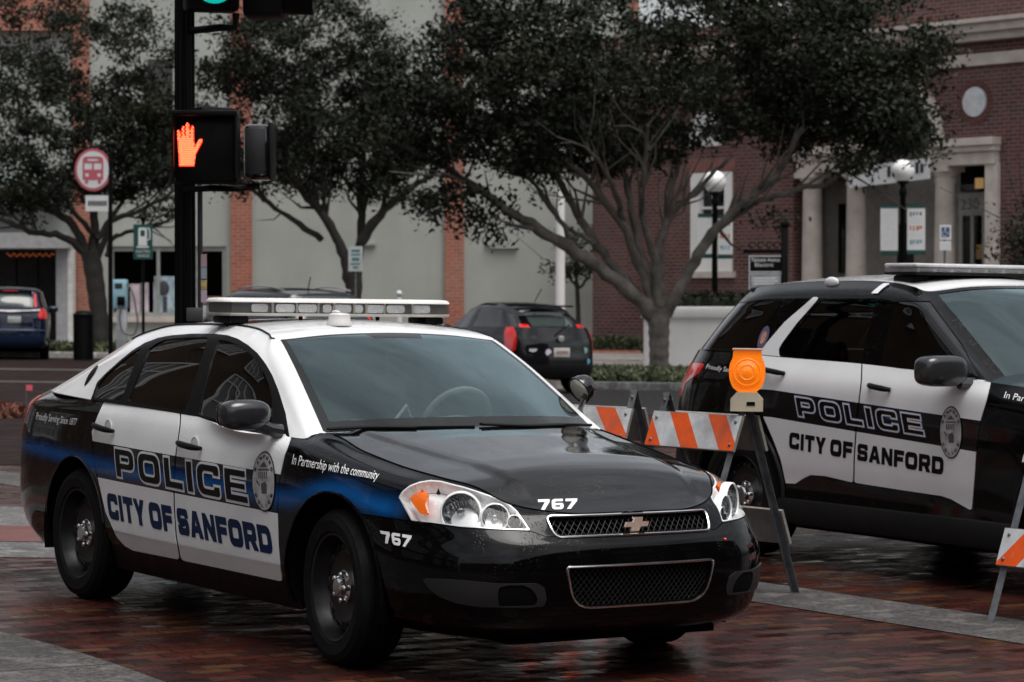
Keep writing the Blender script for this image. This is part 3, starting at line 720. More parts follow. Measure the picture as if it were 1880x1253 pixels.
    bt = MB(); Pb = [(-.062,.655),(-.062,.673),(-.025,.673),(-.021,.692),(.021,.692),(.025,.673),(.062,.673),(.062,.655),(.025,.655),(.021,.636),(-.021,.636),(-.025,.655)]
    ex = allB.ray_cast(Vector((3, .002, .664)), Vector((-1, 0, 0)))[0]; ex = ex.x if ex else 1.0
    Pb = [(p[0]*.93+(p[1]-.664)*.35, p[1]) for p in Pb]
    bt.prism(grow(Pb, .004), 0, -.012, Matrix.Translation((ex+.002, 0, 0)) @ Matrix.Rotation(R(90), 4, 'Z')); b_o = bt.build('badge', M['chrome'], car, smooth=False)
    bt = MB(); bt.prism(Pb, 0, -.004, Matrix.Translation((ex+.0145, 0, 0)) @ Matrix.Rotation(R(90), 4, 'Z')); bt.build('badge_face', mat('badge gold', (.75, .56, .46), .3, .5), b_o, smooth=False)
    # headlights
    hl = cutS(wallS, sd_h+.8)
    AMB = zq(700, 860, .15957, [(308,345),(340,290),(430,235),(525,238),(480,390),(515,520),(430,512),(360,430)])
    lamp_c = [((890,470), .081), ((1320,525), .056), ((1535,592), .027)]
    ringm = mat('lamp ring', (.92, .93, .94), .3, .0, coat=.4, var=.03)
    hlr = cutS(wallS, sd_h+3.0); dr = rd.I.to_3x3() @ Vector((.0, -1, .02))
    for s in (0, 1):
        f = (lambda S: S) if s == 0 else (lambda S: S.mirror())
        root = bpy.data.objects.new('headlight', None); C.objects.link(root); root.parent = car
        sobj('lens', f(hl).offset(.001), M['lens_clear'], root, lip=0); sobj('housing', f(hl).offset(-.058), M['silver'], root, lip=0)
        sobj('housing_edge', f(cutS(wallS, sd_h-.1, -2.6-sd_h)).offset(-.001), M['silver'], root, lip=.055)
        am = cutS(hlr, psdf(PXS(hlr.V), AMB)); sobj('side_marker', f(am.offset(-.014)), M['orange_lens'], root, lip=.02)
        for i, ((a, b), r) in enumerate(lamp_c):
            (x_, y_), = zq(700, 860, .15957, [(a, b)]); c = rd.hit(wallB, x_, y_, (-.030, -.026, -.016)[i])
            n = Vector((.80, -.52, .02)).normalized() if i == 0 else Vector((.86, -.45, .05)).normalized()
            if s: c = Vector((c.x, -c.y, c.z)); n = Vector((n.x, -n.y, n.z))
            Mx = Matrix.Translation(c) @ n.to_track_quat('Z', 'Y').to_matrix().to_4x4()
            rg = MB(); rg.lathe([(r*.93, -.03), (r*.96, .002), (r*1.0, .007), (r*1.07, .004), (r*1.09, -.03)], 36, Mx); ro = rg.build('lamp_ring', ringm, root)
            bw = MB(); bw.lathe([(r*.96, 0), (r*.85, -.018), (r*.6, -.034), (r*.25, -.042), (0, -.043)], 36, Mx)
            bw.build('reflector', M['reflector'] if i < 2 else mat('turn bulb', (.55, .22, .14), .2, .7), root)
            if i < 2:
                bl = MB(); bl.lathe([(0, -.004), (r*.20, -.007), (r*.22, -.016), (r*.12, -.042)], 20, Mx); bl.build('bulb_shield', M['chrome'], root)
    # fog lamp inserts
    FOG = [(777,1062),(830,1064),(920,1072),(985,1071),(999,1078),(1003,1100),(998,1113),(960,1116),(880,1114),(840,1108),(808,1096),(788,1080)]
    HOLE = [(916,1113),(914,1090),(918,1078),(935,1075),(962,1075),(978,1084),(986,1098),(983,1112)]
    fz = np.where(nonfront, 60, psdf(q, FOG)); fh = np.where(nonfront, 60, psdf(q, HOLE))
    fog = cutS(wallS, fz, .3-fh); hole = cutS(wallS, fh)
    for s in (0, 1):
        f = (lambda S: S) if s == 0 else (lambda S: S.mirror())
        b = sobj('fog_light_insert', f(fog).offset(.006), mat('fog insert', (.017, .017, .018), .45, spec=.4), car, lip=.012); sobj('fog_light_opening', f(hole).offset(.0022), M['under'], b, lip=0)
    # wheels
    for x_, st in ((0, R(-5)), (-2.807, 0)):
        for sg in (-1, 1): wheel(car, (x_, sg*.79, .340), sg, .340, .225, .245, steer=st)
    # mirrors
    c = rd.hit(canB, 503, 776); c = c if c is not None else Vector((-.55, -.84, .98))
    for s in (-1,):
        m = MB(); m.ellipsoid((-.635, s*1.015, 1.062), (.072, .122, .071), 28, 18, e=.72)
        m.tube([(-.60, s*.85, .985), (-.60, s*.90, .995), (-.615, s*.96, 1.02)], [.035, .030, .035], 10); mo = m.build('side_mirror', mat('mirror shell', (.016, .017, .020), .22, coat=.4), car)
        g_ = MB(); g_.prism(round_poly([(-.105,-.055,.04),(.105,-.055,.04),(.105,.055,.04),(-.105,.055,.04)]), 0, .003, Matrix.Translation((-.707, s*1.015, 1.062)) @ Matrix.Rotation(R(90), 4, 'Z')); g_.build('mirror_glass', M['chrome'], mo, smooth=False)
    # spotlight on the far pillar
    sp = MB(); cN = Vector((-.70, .865, 1.165)); dN = (rd.I.to_3x3() @ Vector((-.70, -.55, -.46))).normalized()
    Mx = Matrix.Translation(cN) @ dN.to_track_quat('Z', 'Y').to_matrix().to_4x4()
    sp.lathe([(0, -.072), (.028, -.066), (.052, -.045), (.066, -.012), (.068, .015), (.071, .018), (.071, .024), (.062, .024)], 32, Mx); sp.tube([cN-dN*.05, (-.62, .80, 1.06), (-.56, .77, 1.03)], .014, 8)
    so_ = sp.build('spotlight', M['black_gloss'], car); sl_ = MB(); sl_.lathe([(.064, .020), (.04, .024), (0, .026)], 28, Mx); sl_.build('spotlight_lens', mat('spotlight glass', (.35, .33, .29), .15, .4), so_)
    # wipers and cowl
    wp = [[(600,793),(680,789.5),(760,790),(870,789)], [(880,784),(960,787),(1030,785),(1083,786)]]
    for L in wp:
        pts = [rd.hit(canB if False else roofB, a, b-1.5, .012) for a, b in L]; pts = [p for p in pts if p is not None]
        if len(pts) > 1:
            w = MB(); w.tube(curve_pts(pts, 14), .0065, 6); w.tube(curve_pts([p+Vector((.022, 0, -.002)) for p in pts[:3]], 10), .006, 6); w.build('wiper', M['black_trim'], car)
    # door sill strip, roof ditch seams, strap of the light bar
    sm = MB()
    for sg in (1, -1):
        P_ = [(p[0], sg*(p[1]+.004), p[2]+.001) for p in redge[52:240:6]]; sm.tube(P_, .0045, 5)
    sm.build('roof_seam', M['black_trim'], car)
    for sg in (1, -1):
        st = MB(); Pl = []
        for z in np.linspace(1.405, 1.452, 6):
            h = canB.ray_cast(Vector((-1.72, -3, z)), Vector((0, 1, 0)))[0]
            if h: Pl.append(h)
        Pl = [Vector((p.x, -sg*p.y, p.z)) for p in Pl]; V_ = []; 
        for p in Pl: V_ += [(p.x-.028, p.y+sg*.003, p.z+.003), (p.x+.028, p.y+sg*.003, p.z+.003)]
        st.add(V_, [(2*i, 2*i+1, 2*i+3, 2*i+2) for i in range(len(Pl)-1)]); st.build('light_bar_strap', mat('strap steel', (.26, .25, .24), .4, .4), car)
    # light bar
    lb = bpy.data.objects.new('light_bar', None); C.objects.link(lb); lb.parent = car
    X0, X1, Zb, Zt, HW = -1.86, -1.56, 1.500, 1.586, .655
    plan = [(X1-.07, -HW), (X1-.015, -HW+.03), (X1, -HW+.20), (X1, HW-.20), (X1-.015, HW-.03), (X1-.07, HW), (X0+.07, HW), (X0, HW-.20), (X0, -HW+.20), (X0+.07, -HW)]
    ring = lambda ins, z: [(((x-(X0+X1)/2)*(1-ins/.15)+(X0+X1)/2), y*(1-ins/HW), z) for x, y in plan]
    def skin(levels):
        b = MB(); n = len(plan); V_ = [p for l in levels for p in ring(*l)]
        b.add(V_, [(i*n+j, i*n+(j+1) % n, (i+1)*n+(j+1) % n, (i+1)*n+j) for i in range(len(levels)-1) for j in range(n)]+[tuple(range((len(levels)-1)*n, len(levels)*n))[::1], tuple(range(n))[::-1]]); return b
    skin([(.006, Zb), (.0, Zb+.008), (.0, Zb+.014)]).build('base_tray', mat('bar tray', (.42, .40, .36), .4), lb, smooth=False)
    skin([(.012, Zb+.0145), (.012, Zt-.0195)]).build('lamp_core', mat('bar core', (.13, .13, .128), .5), lb, smooth=False)
    skin([(.0, Zt-.019), (.001, Zt-.011), (.012, Zt-.001), (.045, Zt+.003)]).build('top_cover', mat('bar top cover', (.70, .69, .66), .25, coat=.3), lb, sharp=50)
    skin([(.001, Zb+.0142), (.001, Zt-.0192)]).build('front_lens', glass('bar lens', (.95, .95, .94), .5, .02), lb, smooth=False)
    led = mat('led lens', (.66, .67, .68), .25, .2, coat=.3, bump=.6, bscale=70)
    for y, w in ((-.33, .105), (-.205, .105), (-.095, .05), (-.01, .105), (.085, .05), (.18, .105), (.30, .105), (.455, .10), (-.47, .09)):
        m = MB(); hh = .0205; pp = round_poly([(-w/2, -hh, .016), (w/2, -hh, .016), (w/2, hh, .016), (-w/2, hh, .016)], 4)
        ang = 0 if abs(y) < .44 else math.copysign(R(-7), y)
        m.prism(pp, 0, -.006, Matrix.Translation((X1-.0108 if abs(y) < .44 else X1-.014, y, (Zb+Zt)/2-.004)) @ Matrix.Rotation(R(90)+ang*0, 4, 'Z')); m.build('led_module', led, lb)
    dvm = mat('bar divider', (.36, .34, .31), .4)
    for y in (-.40, -.265, -.145, .13, .235, .40, -.055, .06): dv = MB(); dv.box((X1-.0115, y-.006, Zb+.015), (X1-.0035, y+.006, Zt-.0195)); dv.build('divider', dvm, lb, smooth=False)
    for sg in (-1, 1):
        ft = MB(); ft.box((X0+.06, sg*.56-.055, 1.462), (X1-.05, sg*.56+.055, Zb-.001), b=.012); ft.tube([(X1-.09, sg*.50, Zb-.006), (X1-.10, sg*.575, 1.478), (X1-.12, sg*.60, 1.452)], .016, 6); ft.build('mounting_foot', M['black_trim'], lb)
    for y in (-.22, .22): ft = MB(); ft.tube([(X1-.05, y, 1.478), (X1-.05, y, Zb)], .011, 8); ft.build('support_post', M['black_trim'], lb)
    an = rd.hit(roofB, 623, 597); ad = MB(); ad.lathe([(.062, -.004), (.062, .012), (.054, .022), (.052, .050), (.046, .056), (0, .060)], 32, Matrix.Translation(an)); ad.ellipsoid((an.x-.02, an.y-.01, an.z+.062), (.035, .016, .010), 14, 8); ad.build('antenna_dome', mat('antenna plastic', (.62, .61, .59), .4), car, sharp=40)
    # cabin
    cb = MB(); cb.box((-1.02, -.72, .62), (-.46, .72, .955), b=.05); cb.build('dashboard', M['cabin'], car)
    sw = MB(); Ms = Matrix.Translation((-1.08, .37, .99)) @ Matrix.Rotation(R(-62), 4, 'Y')
    sw.tube([(.185*math.cos(a), .185*math.sin(a), 0) for a in np.linspace(0, 2*math.pi, 33)[:-1]], .016, 8, Ms, closed=True); sw.tube([(0, -.18, 0), (0, 0, -.03), (0, .18, 0)], [.018, .05, .018], 8, Ms); sw.tube([(0, 0, -.03), (-.17, 0, 0)], .018, 8, Ms); sw.build('steering_wheel', M['cabin'], car)
    for sg in (-1, 1):
        s_ = MB(); s_.box((-1.95, sg*.37-.25, .55), (-1.40, sg*.37+.25, .74), b=.06); Mr = Matrix.Translation((-1.93, sg*.37, .70)) @ Matrix.Rotation(R(-16), 4, 'Y')
        s_.box((-.07, -.25, 0), (.09, .25, .50), Mr, b=.07); s_.box((-.05, -.13, .53), (.06, .13, .68), Mr, b=.05); s_.tube([(0, -.06, .48), (0, -.06, .58)], .008, 6, Mr); s_.tube([(0, .06, .48), (0, .06, .58)], .008, 6, Mr); s_.build('front_seat', mat('seat cloth', (.22, .22, .23), .9), car)
    rs = MB(); rs.box((-2.75, -.66, .55), (-2.30, .66, .72), b=.06); rs.box((-2.85, -.66, .68), (-2.70, .66, 1.16), b=.06); rs.build('rear_seat', M['cabin'], car)
    pt = MB(); pt.box((-2.17, -.60, .72), (-2.15, .60, 1.36)); pt.build('partition', glass('partition', (.4, .4, .4), .6, .05), car, smooth=False)
    pf = MB()
    for y in (-.58, 0, .58): pf.tube([(-2.13, y, .72), (-2.13, y, 1.36)], .016, 6)
    pf.tube([(-2.13, -.58, 1.36), (-2.13, .58, 1.36)], .016, 6); pf.tube([(-2.13, -.58, 1.0), (-2.13, .58, 1.0)], .014, 6); pf.build('partition_frame', mat('partition bars', (.34, .34, .34), .5), car)
    cm = MB(); cm.tube([(-1.25, .02, .6), (-1.18, .02, .98)], .03, 8); cm.box((-1.24, -.14, .98), (-1.02, .16, 1.0), b=.006); cm.tube([(-.98, -.10, .93), (-.93, 0, 1.08), (-.98, .10, .93)], .010, 6); cm.build('computer_mount', mat('mount grey', (.25, .25, .25), .5), car)
    mr = MB(); mr.box((-.94, -.10, 1.30), (-.92, .10, 1.355), b=.008); mr.build('inner_mirror', M['black_trim'], car)
    # lettering
    POL = [(210.5,822),(452.5,864),(457.5,927),(215.5,876)]; CITY = [(196,906),(495.5,968.5),(503,1017.5),(201.5,951)]
    for d, off, m, nm in ((.045, .0016, M['grey_vinyl'], 'lettering_outline'), (-.035, .0030, M['black_vinyl'], 'lettering')):
        S = rd.decal_side(wallB, poly_surf(layout('POLICE', .21, d=d, asp=1.45)), POL, off, 46, 9); mesh_obj(nm, S.V, S.F, m, car, False)
    S = rd.decal_side(wallB, poly_surf(layout('CITY OF SANFORD', .16, .42, d=.03)), CITY, .0018, 52, 7); mesh_obj('lettering', S.V, S.F, M['blue_vinyl'], car, False)
    def script(text, quad, m, shear=.35):
        V_, F_ = font_polys(text, shear); S = rd.decal_view(allB, Surf(np.hstack([V_, np.zeros((len(V_), 1))]), F_), quad, .0022, 14, 3); mesh_obj('lettering', S.V, S.F, m, car, False)
    script('In Partnership with the community', [(537,834),(698,866),(693,887),(536,859)], M['white_vinyl']); script('Proudly Serving Since 1877', [(67,757),(143,769),(140,786),(66,775)], M['grey_vinyl'])
    for quad in ([(987,918),(1060.5,916),(1059,935),(990,937.5)], [(698,974.5),(757.5,984),(752,1006),(706,997.5)]):
        S = rd.decal_view(allB, poly_surf(layout('767', .12)), quad, .0022, 10, 5); mesh_obj('number', S.V, S.F, M['white_vinyl'], car, False)
    seal(rd, wallB, car, [(466.5,829),(510,829),(510,940),(466.5,940)])
    # dark oval sticker on the pillar
    el = [(.5+.5*math.cos(a), .5+.5*math.sin(a)) for a in np.linspace(0, 2*math.pi, 25)[:-1]]
    S = rd.decal_view(roofB, poly_surf([(el, [])]), [(170,676),(186,668),(162,706),(152,711)], .003, 3, 2); mesh_obj('sticker', S.V, S.F, M['black_vinyl'], car, False)
    pc = rd.hit(allB, 1331, 991); lt = MB()
    if pc is not None: lt.ellipsoid(tuple(pc), (.008, .008, .008), 10, 8); lt.build('bumper_sensor', M['red_lens'], car)
    return car, rd

def seal(rd, bvh, car, quad):                      # the oval city seal on the front door
    def ell(rx, ry, n=40, cx=.5, cy=.5): return [(cx+rx*math.cos(a), cy+ry*math.sin(a)) for a in np.linspace(0, 2*math.pi, n+1)[:-1]]
    def put(G, off, m, name, nu=6): 
        S = rd.decal_side(bvh, poly_surf(G), quad, off, nu, 9); return mesh_obj(name, S.V, S.F, m, car, False)
    base = put([(ell(.5, .5), [])], .0034, M['black_vinyl'], 'seal')
    parts = [(put([(ell(.465, .475), [])], .0042, mat('seal silver', (.40, .39, .40), .4, var=.35, scale=22), 'seal_field'))]
    ink = [([(.42,.30),(.64,.30),(.66,.44),(.58,.50),(.40,.46)], [])]
    for a in range(5): ink.append(([(.30+.08*a,.55),(.345+.08*a,.55),(.345+.08*a,.66),(.30+.08*a,.66)], []))
    ink += [([(.26,.68),(.76,.68),(.72,.71),(.30,.71)], []), ([(.34,.74),(.66,.74),(.50,.83)], []), ([(.20,.50),(.34,.42),(.36,.45),(.22,.53)], [])]
    parts.append(put(ink, .0049, mat('seal ink', (.07, .065, .07), .5), 'seal_picture'))
    tx = []
    for word, a0, a1, top in (('SANFORD', 150, 30, True), ('FLORIDA', 215, 325, False)):
        for i, ch in enumerate(word if top else 'POLICE'):
            n = len(word if top else 'POLICE'); a = R(a0+(a1-a0)*i/(n-1)); w, o, hs_ = GL[ch]; cx, cy = .5+.40*math.cos(a), .5+.405*math.sin(a); rot = a-math.pi/2 if top else a+math.pi/2
            f = lambda p: (cx+(math.cos(rot)*(p[0]-w/2)-math.sin(rot)*(p[1]-.5))*.085, cy+(math.sin(rot)*(p[0]-w/2)+math.cos(rot)*(p[1]-.5))*.055)
            tx.append(([f(p) for p in round_poly(o)], [[f(p) for p in round_poly(h)] for h in hs_]))
    parts.append(put(tx, .0052, M['black_vinyl'], 'seal_text'))
    for p in parts: p.parent = base
# ================================================================== upright wagons: the police utility vehicle and the parked cars behind
SUV_OUT = [(3.92,0),(3.89,.40),(3.80,.68),(3.62,.87),(3.40,.945),(3.025,.98),(2.30,.985),(1.2,.99),(.35,.988),(-.25,.97),(-.65,.925),(-.90,.82),(-1.04,.60),(-1.10,.3),(-1.115,0)]
def sr(*zd): return [(d, z) for d, z in zd]
SUV_ROW = [
 [(.14,.22),(.05,.30),(0,.42),(0,.58),(.02,.72),(.05,.86),(.10,.97),(.18,1.03)],
 [(.14,.22),(.05,.30),(0,.42),(0,.58),(.02,.72),(.05,.86),(.10,.97),(.18,1.03)],
 [(.13,.22),(.05,.30),(0,.42),(0,.58),(.015,.73),(.045,.87),(.10,.98),(.20,1.04)],
 [(.12,.22),(.04,.31),(0,.43),(0,.59),(.01,.74),(.035,.89),(.09,1.0),(.22,1.06)],
 [(.10,.23),(.03,.33),(0,.45),(0,.60),(.005,.77),(.025,.92),(.08,1.03),(.22,1.085)],
 [(.09,.23),(.02,.34),(.0,.46),(0,.62),(0,.80),(.015,.95),(.06,1.06),(.21,1.105)],
 [(.09,.215),(.015,.30),(.012,.46),(.004,.60),(0,.80),(.006,.96),(.022,1.08),(.075,1.165)],
 [(.09,.215),(.015,.30),(.015,.48),(.004,.62),(0,.82),(.004,.99),(.020,1.11),(.072,1.235)],
 [(.09,.215),(.015,.30),(.012,.48),(.002,.62),(0,.84),(.004,1.01),(.022,1.13),(.078,1.255)],
 [(.09,.24),(.02,.33),(.004,.48),(0,.62),(0,.85),(.010,1.02),(.032,1.14),(.095,1.27)],
 [(.09,.28),(.03,.36),(.004,.48),(0,.62),(.004,.86),(.025,1.03),(.055,1.15),(.12,1.275)],
 [(.10,.30),(.03,.38),(.0,.50),(0,.66),(.008,.86),(.028,1.03),(.075,1.15),(.14,1.275)],
 [(.10,.30),(.03,.38),(.0,.50),(0,.66),(.015,.80),(.035,1.0),(.09,1.13),(.15,1.275)],
 [(.10,.30),(.03,.38),(.0,.50),(0,.66),(.015,.80),(.035,1.0),(.09,1.13),(.15,1.275)],
 [(.10,.30),(.03,.38),(.0,.50),(0,.66),(.015,.80),(.035,1.0),(.09,1.13),(.15,1.275)]]
SUV_CAN = [
 [(2.55,0,1.14),(2.20,0,1.35),(1.85,0,1.55),(1.66,0,1.655),(1.50,0,1.715)],
 [(2.48,.42,1.135),(2.15,.40,1.34),(1.81,.385,1.535),(1.62,.375,1.64),(1.47,.365,1.705)],
 [(2.26,.78,1.125),(1.98,.74,1.31),(1.70,.695,1.50),(1.54,.665,1.60),(1.40,.62,1.675)],
 [(2.18,.895,1.17),(1.92,.855,1.33),(1.66,.805,1.50),(1.52,.765,1.60),(1.30,.66,1.700)],
 [(1.70,.905,1.205),(1.58,.865,1.36),(1.46,.82,1.52),(1.36,.775,1.635),(1.15,.66,1.722)],
 [(1.17,.912,1.24),(1.14,.872,1.38),(1.11,.828,1.53),(1.08,.778,1.65),(.90,.66,1.735)],
 [(.35,.905,1.26),(.42,.865,1.39),(.48,.822,1.53),(.50,.775,1.65),(.42,.655,1.733)],
 [(-.30,.872,1.275),(-.20,.838,1.40),(-.10,.80,1.53),(-.04,.755,1.64),(-.02,.645,1.715)],
 [(-.66,.80,1.28),(-.55,.772,1.40),(-.42,.738,1.53),(-.33,.71,1.61),(-.28,.62,1.690)],
 [(-.84,.62,1.285),(-.72,.61,1.40),(-.58,.60,1.53),(-.47,.59,1.615),(-.44,.56,1.665)],
 [(-.90,.3,1.285),(-.77,.3,1.40),(-.62,.3,1.54),(-.51,.3,1.63),(-.49,.28,1.685)],
 [(-.91,0,1.285),(-.78,0,1.40),(-.63,0,1.545),(-.52,0,1.635),(-.50,0,1.69)]]
def clipall(S0, *fs):
    S = Surf(S0.V, S0.F, np.hstack([S0.U, np.stack(fs, 1)])); n0 = S0.U.shape[1]
    for i in range(len(fs)): S = S.clip(S.U[:, n0+i])
    return S
def hull(scale, fine, out=SUV_OUT, rows=SUV_ROW, can=SUV_CAN):
    ctrl, k = wall_ctrl(out, rows); f = fine
    us = np.concatenate([np.linspace(k[0], k[6], int(70*f)), np.linspace(k[6], k[9], int(110*f))[1:], np.linspace(k[9], k[-1], int(60*f))[1:]])
    P, U = loft(ctrl, us, np.linspace(0, 7, int(60*f)), k); P[..., 1] *= -1
    uc = np.concatenate([np.linspace(0, 2, int(30*f)), np.linspace(2, 9, int(130*f))[1:], np.linspace(9, 11, int(24*f))[1:]])
    Pc, Uc = loft(can, uc, np.linspace(0, 4, int(44*f))); Pc[..., 1] *= -1
    P = P*scale; Pc = Pc*scale
    e, r = P[:, -1].copy(), Pc[:, -1].copy(); e[:, 1] *= -1; r[:, 1] *= -1
    return Surf.grid(P, U).oriented(np.array((1.2, 0, .7))*scale), Surf.grid(Pc, Uc).oriented(np.array((.6, 0, 1.2))*scale), e, r
def wells(car, sc_, wb, y_out, r, m):
    ub = MB(); s = np.array(sc_)
    ub.box((-.86*s[0], -.66*s[1], .34*s[2]), (-.45*s[0], .66*s[1], 1.10*s[2])); ub.box((.44*s[0], -.90*s[1], .24*s[2]), (2.45*s[0], .90*s[1], .55*s[2])); ub.box((3.45*s[0], -.78*s[1], .3*s[2]), (3.75*s[0], .78*s[1], .92*s[2]))
    ub.box((2.0*s[0], -.60*s[1], .30*s[2]), (3.6*s[0], .60*s[1], .95*s[2])); ub.box((-.6*s[0], -.6*s[1], .32*s[2]), (.6*s[0], .6*s[1], 1.1*s[2]))
    for xc in (0, wb):
        for sg in (-1, 1):
            n = 18; V_ = [(xc+(r+.085)*math.cos(a), sg*yy, r+(r+.085)*math.sin(a)) for a in np.linspace(-.3, math.pi+.3, n+1) for yy in (y_out-.008, y_out-.36)]
            ub.add(V_, [(2*i, 2*i+1, 2*i+3, 2*i+2) for i in range(n)]); ub.prism([(xc+(r+.085)*math.cos(a), r+(r+.085)*math.sin(a)) for a in np.linspace(-.3, math.pi+.3, 16)], sg*(y_out-.36), sg*(y_out-.37))
    ub.build('underbody', M['under'], car, smooth=False)

def build_suv():
    rd = Ride(2.274, 17.0, R(-58.5))
    car = thing('police_suv', 'black police utility vehicle with white doors and a white roof behind the barricades', 'police car', rd.M)
    wallS, canS, e, r = hull(1.0, 1.5); wallB = wallS.bvh(); PX = rd.px; V = wallS.V; q = PX(V)
    roof = sheet(r[::2], lambda x, y: .05*(y/.66)**2, 31).oriented((.6, 0, 0)); hedge = e[e[:, 0] > 2.2]
    hood = sheet(hedge[::2], lambda x, y: .06*(y/.8)**2+.0, 41, lambda x, y, ee: .02*np.clip((.55-np.abs(y))/.08+.5, 0, 1)*np.clip((3.7-x)/.3, 0, 1)).oriented((3, 0, 0))
    topB = canS.both().join(roof).bvh(); allB = wallS.both().join(hood).bvh()
    H = lambda pts: [(p.x, p.z) for p in (rd.hit(wallB, *p) for p in pts) if p is not None]
    bq = H([(1420,716.5),(1790,771.5),(1420,767),(1785,829)])
    line = lambda a, b: (a[1]+(b[1]-a[1])/(b[0]-a[0])*(.35-a[0]), a[1]+(b[1]-a[1])/(b[0]-a[0])*(2.25-a[0]))
    t0, t1 = line(bq[0], bq[1]); b0, b1 = line(bq[2], bq[3])
    def dp():
        t = NT('white suv door paint with black band'); X = t.xyz(); f = t.noise(3, 5); w = t.mix(t.ramp(f, .35, .75), (.74, .75, .76), (.67, .68, .69)); k = t.mix(t.ramp(f, .3, .7), (.0025, .0025, .003), (.005, .0048, .005))
        up, lo = t.ramp(X[0], .35, 2.25, t0, t1), t.ramp(X[0], .35, 2.25, b0, b1)
        m = t.math('MULTIPLY', t.math('LESS_THAN', X[2], up), t.math('GREATER_THAN', X[2], lo)); t.set(Base_Color=t.mix(m, w, k), Roughness=.18); t.b.inputs['Coat Weight'].default_value = .25; t.b.inputs['Specular IOR Level'].default_value = .25; return t.m
    door_p = dp(); black = cruiser_paint('suv black paint', 'black'); white = cruiser_paint('suv white paint', 'white')
    # the door openings, traced on the near side
    RD = [(1385,600),(1392,690),(1390,735),(1400,764),(1419,808),(1433,845),(1442,888),(1460,889),(1475,879),(1488,873),(1515,875),(1566,887),(1567,840),(1571,780),(1576,735),(1580,700),(1583,600)]
    FD = [(1585,600),(1582,700),(1578,735),(1573,780),(1569,840),(1568,887),(1650,900),(1728,911.5),(1745,917),(1784,939),(1788,890),(1792,830),(1800,773),(1810,740),(1819,703),(1823,660)]
    onside = (V[:, 0] > -.6) & (V[:, 0] < 2.9)
    sr_, sf_ = (np.where(onside, psdf(q, p), 60) for p in (RD, FD))
    arch = np.maximum(.475-np.hypot(V[:, 0], V[:, 2]-.385), .475-np.hypot(V[:, 0]-3.025, V[:, 2]-.385))*300
    clad = (V[:, 2]-(.50+.0*V[:, 0]))*300          # black plastic along the sill
    rdoor, fdoor = clipall(wallS, sr_+.6, arch), clipall(wallS, sf_+.6, arch)
    TLP = zq(1020, 460, .3192, [(690,650),(760,645),(856,652),(828,706),(780,738),(748,766),(722,850),(690,830),(680,700)])
    tlv = np.where((V[:, 0] < -.5), psdf(q, TLP), 60); tlv = np.where(np.abs(V[:, 1]) < .5, 60, tlv)
    bump = np.maximum(V[:, 2]-.66, V[:, 0]+.62)*300; fbump = np.maximum(V[:, 2]-.72, 3.46-V[:, 0])*300
    hlv = np.maximum(np.maximum(np.abs(V[:, 2]-.90)-.075, 3.32-V[:, 0]), np.maximum(.50-np.abs(V[:, 1]), 0-1))*300
    grl = np.maximum(np.maximum(np.abs(V[:, 2]-.79)-.16, np.abs(V[:, 1])-.48), 3.5-V[:, 0])*300
    cl_r = np.maximum(clad, np.maximum(.4-V[:, 0]*1, V[:, 0]-2.6))
    rest = clipall(wallS, .6-sr_, .6-sf_, arch, .6-tlv, .6-bump, .6-fbump, -hlv, -grl)
    sobj('body', rest.both(), black, car)
    sobj('hood', hood, black, car); sobj('rear_bumper', clipall(wallS, bump+.6, arch).both(), M['matte_dark'], car); sobj('front_bumper', clipall(wallS, fbump+.6, arch, -grl).both(), M['matte_dark'], car)
    sobj('grille', clipall(wallS, grl).both().offset(-.02), mat('suv grille', (.02,.02,.02), .4, bump=.6, bscale=40), car)
    for s in (0, 1):
        f = (lambda S: S) if s == 0 else (lambda S: S.mirror())
        sobj('tail_light', f(clipall(wallS, tlv)).offset(.003), M['red_lens'], car); sobj('headlight', f(clipall(wallS, hlv)).offset(.003), M['silver'], car)
    # canopy
    Vc, Uc = canS.V, canS.U; qc = PX(Vc); sidez = (Uc[:, 0] > 2.3) & (Uc[:, 0] < 9.2); big = lambda a: np.where(sidez, a, 60)
    K = lambda pts: zq(1400, 460, .31915, pts)
    G_F = K([(672,660),(690,560),(752,297),(860,291),(985,292),(1030,340),(1100,450),(1175,590),(1240,725),(1180,722),(900,690)])
    G_R = K([(98,600),(112,560),(165,490),(330,292),(480,292),(650,297),(620,420),(565,650),(320,628)])
    G_Q = [(1284,641),(1300,615),(1340,556),(1437,553),(1405,592),(1392,612),(1384,645)]
    WH = [(1388,660),(1397,643),(1412,625),(1440,592),(1494,545.5),(1503,546.5),(1499,553),(1462,595),(1436,630),(1430,641),(1430,652),(1436,657),(1500,662),(1580,670),(1581,690),(1385,690)]
    WF = [(1582,668),(1680,680),(1800,698),(1822,700),(1822,720),(1581,700)]
    gl = [big(psdf(qc, p)) for p in (G_F, G_R, G_Q)]; wh = big(psdf(qc, WH)); wfz = big(psdf(qc, WF)); u, v = Uc[:, 0], Uc[:, 1]
    ws = np.maximum(np.maximum(u-1.85, .08-v), v-3.75)*100; bg_ = np.maximum(np.maximum(9.35-u, .25-v), v-3.35)*100
    whr = np.minimum(wh, wfz)
    sobj('pillars', clipall(canS, -ws, -bg_, *[-a for a in gl], -whr).both().offset(.0), black, car)
    rw = np.maximum(0, 0); 
    sobj('windshield', clipall(canS, ws).both().offset(-.003), M['glass_wind'], car, lip=0); sobj('rear_window', clipall(canS, bg_).both().offset(-.003), M['glass_dark'], car, lip=0)
    sobj('roof', roof, white, car)
